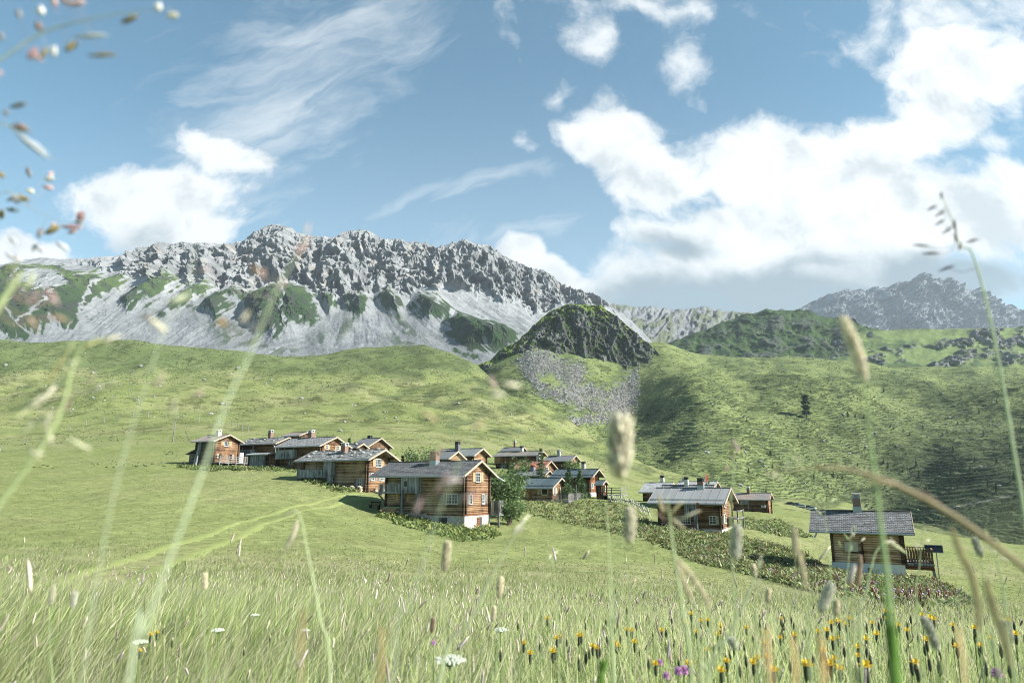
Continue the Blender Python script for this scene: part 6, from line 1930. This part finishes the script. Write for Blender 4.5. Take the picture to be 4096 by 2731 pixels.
fx = [('greyish foxtail standing just left of the standing seam cabin', [(1449, 1168), (1445, 1246)], 13, .6, (.54, .49, .36)), ('dark foxtail below the right corner of the standing seam cabin', [(1692, 1206), (1689, 1284)], 12, .65, GREY),
      ('foxtail standing below the stone based cabin', [(1028, 1244), (1022, 1310)], 9.5, .85, (.44, .39, .26)), ('brown foxtail in mid meadow right of the long white stalk', [(1151, 1325), (1146, 1370)], 7, 1.05, BEIGE),
      ('stout grey foxtail leaning right below the rightmost cabin', [(1909, 1342), (1898, 1370), (1884, 1403)], 11, .8, GREY), ('short foxtail close beside the stout leaning one', [(1922, 1378), (1919, 1412)], 7, .95, BEIGE),
      ('grey foxtail against the dark hillside near the right edge', [(2238, 1234), (2254, 1277)], 8.5, .95, GREY), ('long grey foxtail bending left in the lower right meadow', [(2122, 1418), (2138, 1450), (2152, 1492)], 10, .8, GREY),
      ('grey foxtail low at the far right', [(2308, 1425), (2322, 1470)], 9, .9, GREY), ('small foxtail left of the white washed base', [(1766, 1352), (1763, 1382)], 6, 1.2, BEIGE), ('slim foxtail on a green stem right of the standing seam cabin', [(1730, 1295), (1734, 1325)], 6, 1.2, BEIGE),
      ('pale foxtail near the left end of the track', [(122, 1346), (116, 1388)], 6.5, 1.0, (.42, .40, .28)), ('grey foxtail just right of the one by the track end', [(172, 1358), (166, 1394)], 6.5, 1.05, GREY), ('faint foxtail below the middle of the track', [(471, 1316), (470, 1352)], 6, 1.1, BEIGE),
      ('thin foxtail left of the long white stalk', [(1136, 1392), (1132, 1425)], 5, 1.3, BEIGE), ('dark foxtail with bent head among the lower right buds', [(1680, 1465), (1690, 1490)], 9, .9, GREY), ('tiny foxtail in the lower middle meadow', [(995, 1418), (992, 1450)], 5, 1.3, BROWN)]
for lb, hd, w_, Y, cl in fx:
    x1, y1 = hd[-1]; x0, y0 = hd[0]
    plant('foxtail_grass', lb, 'grass stalk', [(x1, y1 - 3), (x1 - (x0 - x1) * .3, y1 + 90), (x1 - (x0 - x1) * .6 + random.uniform(-8, 8), y1 + 260)], Y, .0011 * min(1.0, Y), (.34, .42, .20), hd, w_ * K / F * Y, cl)
plant('grass_panicle', 'brown arching grass panicle sweeping across the right hillside', 'grass stalk', [(1765, 1085), (1845, 1078), (1900, 1072), (1960, 1080), (2030, 1102), (2100, 1133), (2200, 1190), (2300, 1262), (2370, 1320), (2440, 1400)], .42, .0019, (.30, .25, .15), spk=[(1772, 1086, 26, 170, CREAMC, 5), (1797, 1098, 26, 150, CREAMC, 5), (1835, 1050, 34, 140, (.5, .5, .3), 4.5), (1860, 1030, 36, 70, (.5, .5, .3), 4), (1815, 1068, 30, 60, (.45, .45, .28), 4), (1930, 1072, 60, 175, BROWN, 4), (1990, 1082, 60, 165, BROWN, 4), (2060, 1108, 60, 155, BROWN, 4.5), (2120, 1135, 50, 150, BROWN, 4.5), (2010, 1105, 60, 170, (.4, .33, .2), 3.5)])
for lb, hd, w_, Y, cl, st in (('drooping tan spike right of the central stalk', [(1557, 1285), (1585, 1318), (1612, 1356), (1633, 1400)], 5.5, .6, BEIGE, [(1633, 1398), (1636, 1440), (1625, 1560)]), ('second tan spike nodding left of the drooping one', [(1546, 1272), (1565, 1320), (1590, 1378)], 5, .62, BEIGE, [(1590, 1376), (1605, 1450), (1612, 1570)]),
                              ('long golden spike leaning left at the lower right edge', [(2186, 1213), (2205, 1265), (2232, 1320), (2246, 1390), (2248, 1450)], 7.5, .42, (.50, .42, .24), [(2248, 1448), (2275, 1500), (2300, 1580)]), ('second golden spike behind the long one at the lower right', [(2265, 1330), (2280, 1390), (2305, 1460), (2320, 1530)], 8, .42, (.48, .42, .25), [(2320, 1528), (2335, 1580)]),
                              ('tan spike in front of the shadow beside the rightmost cabin', [(1824, 1212), (1830, 1250), (1842, 1300), (1852, 1350)], 6, .55, BEIGE, [(1852, 1348), (1858, 1420), (1862, 1580)]), ('brown bristly spike before the whitewashed base', [(1976, 1275), (1974, 1310), (1970, 1345)], 5, .95, (.42, .30, .22), [(1970, 1344), (1962, 1450)]),
                              ('whitish fluffy spike left of the brown bristly one', [(1963, 1298), (1955, 1318), (1953, 1338)], 6, .95, (.62, .56, .50), [(1953, 1336), (1948, 1450)]), ('upright tan spike over the left end of the rightmost cabin', [(1823, 1210), (1822, 1240), (1826, 1275)], 3.6, 1.0, BEIGE, [(1826, 1274), (1832, 1450)])):
    plant('grass_spike', lb, 'grass stalk', st, Y, .0009, PALE, hd, w_ * K / F * Y, cl)
for lb, st, Y, r, spk in (('long whitish stalk slanting up to the right below the stone based cabin', [(1212, 1185), (1150, 1283), (1080, 1425), (1005, 1580)], .7, .0016, [(1205, 1195, 34, 45, CREAMC, 4), (1188, 1212, 30, 50, CREAMC, 4), (1195, 1215, 26, 25, CREAMC, 3)]),
                          ('thin upright stalk right of the cellar door', [(1393, 1150), (1400, 1340), (1412, 1580)], .8, .0013, None), ('branched stalk with five twigs before the standing seam cabin', [(1530, 1135), (1537, 1175), (1545, 1250), (1568, 1400), (1590, 1580)], .6, .0014, [(1523, 1150, 46, 105, (.5, .42, .3), 3.6), (1560, 1166, 40, 40, (.42, .38, .2), 3.4), (1578, 1180, 46, 22, (.45, .42, .3), 3.2), (1556, 1198, 40, 140, BEIGE, 3), (1518, 1180, 36, 140, BROWN, 3), (1515, 1160, 34, 115, (.42, .36, .2), 3)]),
                          ('first of two pale stalks crossing in the lower right meadow', [(1752, 1285), (1690, 1420), (1630, 1540), (1610, 1580)], .8, .0017, [(1748, 1290, 30, 70, CREAMC, 3)]), ('second of two pale stalks crossing in the lower right meadow', [(1735, 1330), (1680, 1450), (1625, 1580)], .8, .0015, [(1733, 1335, 26, 70, CREAMC, 3)]),
                          ('nodding stalk with a pale drooping head over the track', [(672, 1168), (690, 1185), (705, 1260), (735, 1420), (758, 1580)], .7, .0012, [(690, 1205, 30, 75, (.5, .42, .33), 4), (684, 1222, 34, 70, (.5, .42, .33), 5), (676, 1238, 34, 65, (.46, .38, .3), 5), (668, 1250, 22, 60, (.46, .38, .3), 4), (660, 1180, 40, 20, (.5, .45, .3), 3)]),
                          ('slender green stalk with small open panicle left of the rightmost cabin', [(1893, 1135), (1896, 1200), (1903, 1270), (1911, 1350)], 1.0, .0009, [(1888, 1150, 18, 120, (.5, .52, .3), 2.2), (1899, 1148, 16, 30, (.5, .52, .3), 2), (1884, 1172, 22, 125, (.5, .52, .3), 2.2), (1893, 1140, 18, 85, (.5, .52, .3), 2), (1880, 1160, 18, 130, (.5, .52, .3), 2)]),
                          ('small branching panicle before the front wall of the rightmost cabin', [(1958, 1205), (1952, 1250), (1948, 1300), (1943, 1400)], 1.1, .0008, [(1942, 1230, 16, 120, PALE, 2.2), (1950, 1222, 14, 110, CREAMC, 2.2), (1964, 1230, 16, 40, CREAMC, 2.2), (1966, 1236, 12, 30, CREAMC, 2.4), (1938, 1248, 14, 110, PALE, 2.2), (1958, 1212, 16, 80, PALE, 2), (1945, 1256, 14, 60, PALE, 2)]),
                          ('arched stalk with one sided seeds before the rightmost cabin', [(2077, 1268), (2057, 1255), (2036, 1245), (2022, 1252), (2006, 1282), (1987, 1370), (1975, 1460)], .9, .0012, [(2070, 1262, 24, -35, (.55, .55, .33), 2.6), (2056, 1252, 24, -30, (.55, .55, .33), 2.6), (2043, 1243, 24, -10, CREAMC, 2.8), (2036, 1240, 16, 90, CREAMC, 2.4)]),
                          ('upright thin panicle in front of the side terrace', [(2119, 1213), (2116, 1250), (2112, 1300), (2107, 1420)], 1.0, .0009, [(2120, 1218, 16, 80, (.55, .55, .33), 2), (2108, 1254, 18, 130, CREAMC, 2), (2126, 1240, 14, 10, CREAMC, 2.2), (2124, 1252, 18, 150, CREAMC, 2.2)]),
                          ('loose twisting panicle right of the grey foxtail at the right edge', [(2268, 1215), (2275, 1250), (2290, 1290), (2305, 1350), (2315, 1450)], .8, .0011, [(2268, 1222, 20, 100, (.5, .48, .2), 3), (2274, 1240, 22, 110, (.5, .48, .25), 3), (2285, 1260, 24, 140, CREAMC, 3), (2296, 1280, 24, 150, CREAMC, 3), (2300, 1310, 20, 100, BEIGE, 3)]),
                          ('faded pinkish panicle on a fine stem below the lone pine', [(1690, 1010), (1686, 1045), (1684, 1120), (1680, 1250)], .7, .0007, [(1688, 1018, 22, 90, PINK, 4), (1680, 1040, 22, 100, BROWN, 4), (1692, 1030, 18, 75, PINK, 4), (1686, 1056, 22, 85, BROWN, 3), (1675, 1072, 18, 110, PINK, 3)]),
                          ('fine panicle of dark seeds above the dock patch', [(1398, 1160), (1396, 1190), (1402, 1260), (1408, 1400)], 1.3, .0007, [(1396, 1165, 10, 80, BROWN, 2), (1402, 1180, 10, 60, BROWN, 2), (1392, 1195, 10, 110, BROWN, 2)]),
                          ('fine pale panicle in the middle of the meadow', [(1255, 1260), (1270, 1300), (1280, 1400), (1284, 1500)], 1.2, .0008, [(1262, 1275, 14, 60, CREAMC, 2.4), (1278, 1270, 14, 30, CREAMC, 2.4), (1268, 1290, 16, 70, PALE, 2.4)])):
    plant('grass_stalk', lb, 'grass stalk', st, Y, r, (.46, .50, .30) if 'whitish' in lb or 'pale stalks' in lb else PALE, spk=spk)

Z = .4393
def cz(l): return [(x * Z, y * Z, ln * Z, an, c, r) for x, y, ln, an, c, r in l]
W_ = (.58, .56, .52); OL = (.22, .18, .08); GB = (.20, .20, .2); RD = (.25, .15, .15)
plant('grass_panicle', 'wide blurred panicle of dark and pale spikelets filling the top left corner', 'grass stalk', [(390, 20), (300, 28), (200, 45), (110, 70), (40, 110), (-60, 200), (-140, 420)], .37, .0006, (.42, .47, .38), spk=cz([(70, 40, 70, 110, GB, 10), (200, 35, 80, 115, W_, 14), (300, 20, 60, 100, PINK, 11), (200, 130, 80, 120, BROWN, 12), (415, 45, 90, 5, PINK, 11), (650, 65, 100, 15, OL, 11), (825, 25, 60, 95, W_, 13), (905, 85, 70, -10, CREAMC, 11), (25, 205, 60, 130, GB, 12), (160, 265, 100, 140, PINK, 10), (210, 310, 80, 70, RD, 12), (262, 245, 60, 80, W_, 11), (370, 235, 80, 50, OL, 13), (510, 258, 150, 2, OL, 8), (480, 190, 170, 5, (.35, .36, .34), 8), (20, 405, 60, -30, PINK, 9), (440, 40, 60, 20, PINK, 9), (350, 10, 60, 110, BROWN, 10), (240, 285, 70, 60, OL, 9)]), ground_=False)
plant('grass_panicle', 'blurred panicle of slender spikelets hanging at the upper left edge beside the clouds', 'grass stalk', [(130, 370), (90, 340), (40, 300), (-20, 290), (-80, 420), (-120, 700)], .42, .0005, (.42, .45, .4), spk=cz([(130, 575, 110, 0, GB, 9), (60, 640, 140, -18, GB, 11), (210, 790, 200, -38, (.36, .38, .40), 12), (5, 570, 50, -40, GB, 9), (100, 655, 80, -25, BROWN, 9)]), ground_=False)
plant('grass_panicle', 'loose panicle of little dark spikelets at the left edge over the low cloud', 'grass stalk', [(185, 520), (120, 500), (60, 470), (20, 440), (-30, 480), (-90, 700), (-140, 1000)], .58, .0005, (.42, .45, .4), spk=cz([(150, 895, 56, 100, GB, 8), (45, 940, 56, -30, OL, 8), (232, 895, 50, 60, PINK, 8), (255, 930, 52, 0, W_, 10), (228, 965, 60, -15, PINK, 8), (68, 1008, 50, 120, OL, 13), (40, 1015, 60, 40, GB, 8), (182, 1012, 66, -30, CREAMC, 7), (108, 1063, 56, -45, GB, 9), (170, 1063, 70, -25, OL, 7), (62, 1095, 60, -8, (.2, .25, .28), 8), (15, 1118, 60, 100, OL, 10), (390, 1110, 60, 60, RD, 14), (405, 1158, 50, -20, GB, 8), (410, 1206, 90, 0, RD, 8), (300, 1212, 80, 30, OL, 12), (200, 1205, 60, 80, GB, 10), (268, 1175, 50, 100, PINK, 9), (75, 1260, 80, -40, (.42, .42, .45), 8), (140, 1270, 50, 80, (.42, .42, .45), 8), (240, 1318, 60, -30, (.5, .48, .5), 8), (350, 1300, 90, -35, (.5, .5, .52), 8), (40, 1330, 90, -25, (.5, .48, .48), 8), (350, 1195, 60, 0, PINK, 7)]), ground_=False)
plant('grass_panicle', 'pale green flowering panicle leaning right at the left edge below the mountain', 'grass stalk', [(262, 770), (230, 777), (190, 795), (165, 850), (150, 913), (123, 977), (82, 1046), (8, 1146), (-60, 1250), (-120, 1400)], .40, .0013, (.42, .48, .24), spk=[(246, 774, 48, 20, CREAMC, 5), (200, 790, 60, 35, (.42, .40, .2), 6), (172, 812, 50, 40, (.48, .48, .26), 6), (120, 845, 70, 70, (.28, .26, .12), 7), (160, 832, 34, 0, CREAMC, 5), (112, 900, 60, 55, CREAMC, 6), (95, 930, 56, 40, CREAMC, 6), (264, 882, 26, 15, CREAMC, 4), (228, 890, 22, 45, CREAMC, 4), (118, 970, 44, 50, CREAMC, 6), (150, 925, 40, 70, PINK, 4.5), (105, 1000, 34, -60, CREAMC, 5), (193, 1018, 34, -30, (.52, .52, .32), 5), (207, 1028, 22, -30, (.52, .5, .36), 5), (62, 1040, 36, -40, (.5, .48, .3), 5), (100, 1042, 30, 0, CREAMC, 4.5), (75, 950, 60, 45, (.45, .46, .26), 5), (60, 975, 60, 40, (.5, .5, .34), 6), (215, 870, 30, 80, (.4, .36, .22), 4)])
plant('grass_stalk', 'short pale green blade tip with pinkish spikelets at the far left below the ridge', 'grass stalk', [(55, 622), (30, 655), (0, 700), (-60, 800), (-120, 1000)], .34, .0026, (.40, .46, .24), spk=[(70, 680, 46, 100, PINK, 5), (112, 670, 50, -38, PINK, 5), (135, 695, 40, -35, PINK, 5), (62, 640, 40, 70, (.45, .48, .26), 6), (150, 735, 44, -20, (.4, .28, .2), 5), (85, 745, 44, -50, (.45, .32, .24), 5), (40, 620, 40, 20, (.5, .5, .3), 5), (8, 640, 34, 20, (.52, .52, .34), 5)])
plant('grass_panicle', 'faint blurred panicle of cream spikelets floating before the scree slopes', 'grass stalk', [(450, 500), (445, 600), (420, 690), (380, 750), (330, 900), (270, 1100), (220, 1350), (190, 1560)], .34, .0004, (.42, .47, .32), spk=[(448, 520, 44, 100, (.5, .5, .52), 5), (415, 690, 48, 25, (.58, .60, .42), 8), (375, 752, 48, -42, CREAMC, 7), (382, 875, 40, 60, (.3, .26, .18), 7), (450, 905, 26, 20, PINK, 7), (400, 935, 44, 90, (.4, .38, .26), 6), (340, 732, 24, 20, BROWN, 5)])
plant('grass_panicle', 'faint pinkish spikelets blurred over the green hill in the middle', 'grass stalk', [(1190, 885), (1150, 890), (1110, 940), (1060, 1050), (1000, 1200), (940, 1400), (900, 1580)], .34, .0004, (.42, .46, .32), spk=[(1176, 885, 40, -8, CREAMC, 6), (1131, 873, 34, 110, PINK, 6), (1143, 911, 32, 0, CREAMC, 7), (1095, 975, 30, 30, (.5, .34, .22), 7), (985, 955, 50, -35, (.45, .38, .2), 7), (1010, 1110, 60, 50, PINK, 7), (1000, 1040, 60, 40, (.40, .32, .22), 6), (1080, 1140, 40, 10, PINK, 6), (960, 1160, 40, 60, PINK, 5), (1040, 1105, 40, 10, (.55, .45, .45), 7)])


def leafblade(label, pts, Y, w0, col):
    P = stem_to_ground([gpt(a, b, Y) for a, b in pts]); b0 = P[-1].copy(); S = [p - b0 for p in smooth_pts(P, 5)]; n = len(S); V = []; Fc = []
    for i, p in enumerate(S):
        w = w0 * min(1, .04 + 1.5 * i / n); c = .25 * w
        V += [p + Vector((-w, 0, 0)), p + Vector((0, c, 0)), p + Vector((w, 0, 0)), p + Vector((0, c + .0004, 0))]
    for i in range(n - 1):
        a = i * 4; Fc += [(a, a + 1, a + 5, a + 4), (a + 1, a + 2, a + 6, a + 5), (a + 2, a + 3, a + 7, a + 6), (a + 3, a, a + 4, a + 7)]
    m = MB(); m.add(V, Fc, col); o = m.build('tall_grass', BLADE, None, True); o.location = b0; tag(o, label, 'grass leaf', None, 'thing')


leafblade('broad dark green blade rising at the bottom right, blurred and close', [(2008, 1290), (2035, 1380), (2052, 1450), (2058, 1520), (2062, 1600)], .34, .0030, (.13, .25, .05))
leafblade('tan dry blade tip left of the broad green blade', [(1748, 1448), (1756, 1490), (1768, 1540), (1772, 1600)], .34, .0011, (.66, .52, .30))
leafblade('tan dry blade tip at the lower right', [(2196, 1440), (2206, 1480), (2216, 1540), (2220, 1600)], .34, .0011, (.66, .54, .32))
leafblade('short orange dry blade at the bottom centre', [(890, 1512), (878, 1545), (870, 1600)], .34, .0010, (.64, .48, .27))
leafblade('short orange dry blade in the lower left middle', [(688, 1455), (686, 1490), (690, 1560)], .34, .0009, (.62, .5, .28))
leafblade('orange dry blade at the bottom right of centre', [(1905, 1530), (1900, 1560), (1895, 1620)], .34, .0011, (.66, .48, .24))
leafblade('orange dry blade at the very bottom below the yellow flowers', [(1838, 1528), (1832, 1560), (1830, 1620)], .34, .0011, (.66, .48, .24))
leafblade('fresh green blade at the bottom centre right', [(1395, 1505), (1390, 1540), (1382, 1620)], .55, .003, (.16, .30, .06))

# ------------------------------------------------------------------ flowers
def flower_proto(kind, seed):
    r_ = random.Random(seed); root = empty({'bud': 'hawkbit_bud', 'yellow': 'hawkbit_flower', 'umbel': 'white_umbel', 'clover': 'clover_flower'}[kind])
    h = r_.uniform(.36, .50); lx = r_.uniform(-.06, .06)
    S = smooth_pts([Vector((lx, 0, h)), Vector((lx * .8, .01, h * .7)), Vector((lx * .2, 0, h * .3)), Vector((0, 0, -.02))], 3)
    m = MB(); m.tube(S, .0016, 5, (.17, .24, .07)); m.build('stem', STEM, root, True)
    t = Vector((lx, 0, h))
    if kind in ('bud', 'yellow'):
        m = MB(); m.tube([t + Vector((0, 0, z)) for z in (-.012, -.004, .006, .018, .024)], [.002, .0045, .0055, .0037, .0024], 8, (.06, .07, .045)); m.build('bud', HEAD, root, True)
        if kind == 'bud':
            m = MB(); m.tube([t + Vector((0, 0, .02)), t + Vector((.001, 0, .034))], [.004, .0025], 6, (.50, .42, .26)); m.build('bud_tip', HEAD, root, True)
        else:
            m = MB()
            for k in range(26):
                a = k * 2.4; rr_ = .007 + .008 * (k % 3) / 2; up_ = .012 if k % 3 == 0 else .004
                c = t + Vector((0, 0, .018)); d = Vector((math.cos(a), math.sin(a), 0)); e = d.cross(Vector((0, 0, 1))) * .0026
                m.add([c + d * .003 - e * .5, c + d * .003 + e * .5, c + d * rr_ + e + Vector((0, 0, up_)), c + d * rr_ - e + Vector((0, 0, up_))], [(0, 1, 2, 3)], (.74, .52 + r_.uniform(-.06, .06), .06))
            m.build('petals', BLADE, root)
    elif kind == 'umbel':
        m = MB(); n2 = MB()
        for k in range(24):
            a = k * 2.4; rr_ = .025 * math.sqrt((k + .5) / 24); p = t + Vector((math.cos(a) * rr_, math.sin(a) * rr_, .012 - rr_ * rr_ * 8))
            m.tube([t, p], .0006, 4, (.30, .38, .18))
            for j in range(7):
                q = p + Vector((r_.uniform(-.005, .005), r_.uniform(-.005, .005), r_.uniform(0, .003))); n2.tube([q, q + Vector((0, 0, .004))], [.0020, .0013], 5, (.52, .55, .45))
        m.build('branches', STEM, root); n2.build('florets', HEAD, root)
    else:
        m = MB()
        for k in range(40):
            a = k * 2.4; f = k / 40; d = Vector((math.cos(a) * math.sin(f * 2.6), math.sin(a) * math.sin(f * 2.6), math.cos(f * 2.6) * 1.0)); m.tube([t + d * .003, t + d * .010], [.0014, .001], 4, (.48 + r_.uniform(-.1, .1), .25, .45))
        m.build('florets', HEAD, root)
    root['h'] = h; root['lx'] = lx
    return root


def flowers(kind, label, cat, group, spots):
    pr = [flower_proto(kind, 50 + i) for i in range(3)]
    for i, (dx, dy, Y) in enumerate(spots):
        o = pr[i] if i < 3 else copy_tree(pr[i % 3])
        x, y, z = at(dx * K, dy * K, Y); g = float(M.z(x, y)); s = max(.6, (z - g) / o['h'])
        o.scale = (min(1.25, s), min(1.25, s), s); o.location = (x - o['lx'] * min(1.25, s), y, g); o.rotation_euler = (0, 0, 0)
        tag(o, label if not isinstance(label, list) else label[min(i, len(label) - 1)], cat, group)
    for p in pr:
        pass


def near_y(dy): return 4.2 - (dy - 1390) / 180 * 2.6
buds = [(1588, 1408), (1700, 1410), (1745, 1420), (1795, 1415), (1800, 1440), (1818, 1425), (1240, 1490), (1275, 1505), (1302, 1478), (1330, 1480), (1378, 1500), (1412, 1450), (1425, 1470), (1462, 1440), (1470, 1500), (1500, 1465), (1530, 1490), (1545, 1445), (1610, 1470), (1640, 1495), (1655, 1445), (1668, 1520), (1710, 1490), (1730, 1470), (1760, 1505), (1775, 1480),
        (1815, 1535), (1838, 1500), (1850, 1540), (1868, 1520), (1900, 1530), (1940, 1500), (1990, 1470), (2025, 1430), (2060, 1455), (2085, 1440), (2110, 1470), (2140, 1440), (2160, 1510), (2190, 1480), (2240, 1470), (2250, 1500), (2265, 1540), (2300, 1500), (2320, 1545), (1190, 1440), (1150, 1510), (560, 1500), (375, 1450), (395, 1480), (620, 1470), (1345, 1440), (1440, 1405), (1392, 1430), (2000, 1520), (2330, 1440), (1560, 1530), (1490, 1530), (1330, 1530), (1700, 1545)]
rb_ = random.Random(4)
buds += [(rb_.triangular(1150, 2345, 1900), rb_.uniform(1412, 1560)) for _ in range(40)]
flowers('bud', 'dark closed hawkbit bud on a slim green stem in the near meadow', 'bud', 'dark hawkbit buds in the meadow', [(a, b, near_y(b)) for a, b in buds])
ye = [(360, 1462), (345, 1468), (320, 1505), (1218, 1515), (1270, 1512), (1285, 1470), (1372, 1502), (1458, 1488), (1440, 1455), (1610, 1435), (1650, 1470), (1740, 1525), (1715, 1452), (1520, 1460), (1600, 1460), (1880, 1462), (1900, 1460), (1925, 1475), (1945, 1445), (2015, 1470), (2065, 1445), (2085, 1460), (2130, 1485), (2105, 1540), (2200, 1500), (2240, 1455), (2255, 1495), (2280, 1480), (2335, 1470), (1655, 1455), (2035, 1415), (1575, 1440), (2190, 1445), (1415, 1490)]
ry_ = random.Random(9)
ye += [(ry_.triangular(1120, 2345, 2000), ry_.uniform(1418, 1560)) for _ in range(44)]
flowers('yellow', 'yellow hawkbit flower head in the near meadow', 'flower', 'yellow hawkbit flowers in the meadow', [(a, b, near_y(b) * .92) for a, b in ye])
flowers('umbel', ['large white umbel at the bottom edge left of centre', 'white umbel in the lower left beside a yellow flower', 'small white umbel in the left middle of the meadow', 'white umbel above the bottom edge in the lower left third', 'faint white umbel right of the long whitish stalk', 'tiny white umbel at the foot of the meadow left of the long pale stalk'], 'flower', 'white umbels in the meadow',
        [(1033, 1530, 1.5), (320, 1480, 2.6), (585, 1415, 3.6), (500, 1452, 2.8), (1150, 1452, 3.0), (700, 1450, 3.2)])
flowers('clover', 'mauve clover head low in the near meadow', 'flower', 'mauve clovers in the meadow', [(1558, 1540, 1.7), (1572, 1538, 1.72), (1530, 1550, 1.7), (995, 1475, 2.4), (2290, 1545, 1.7), (1515, 1520, 1.9)])
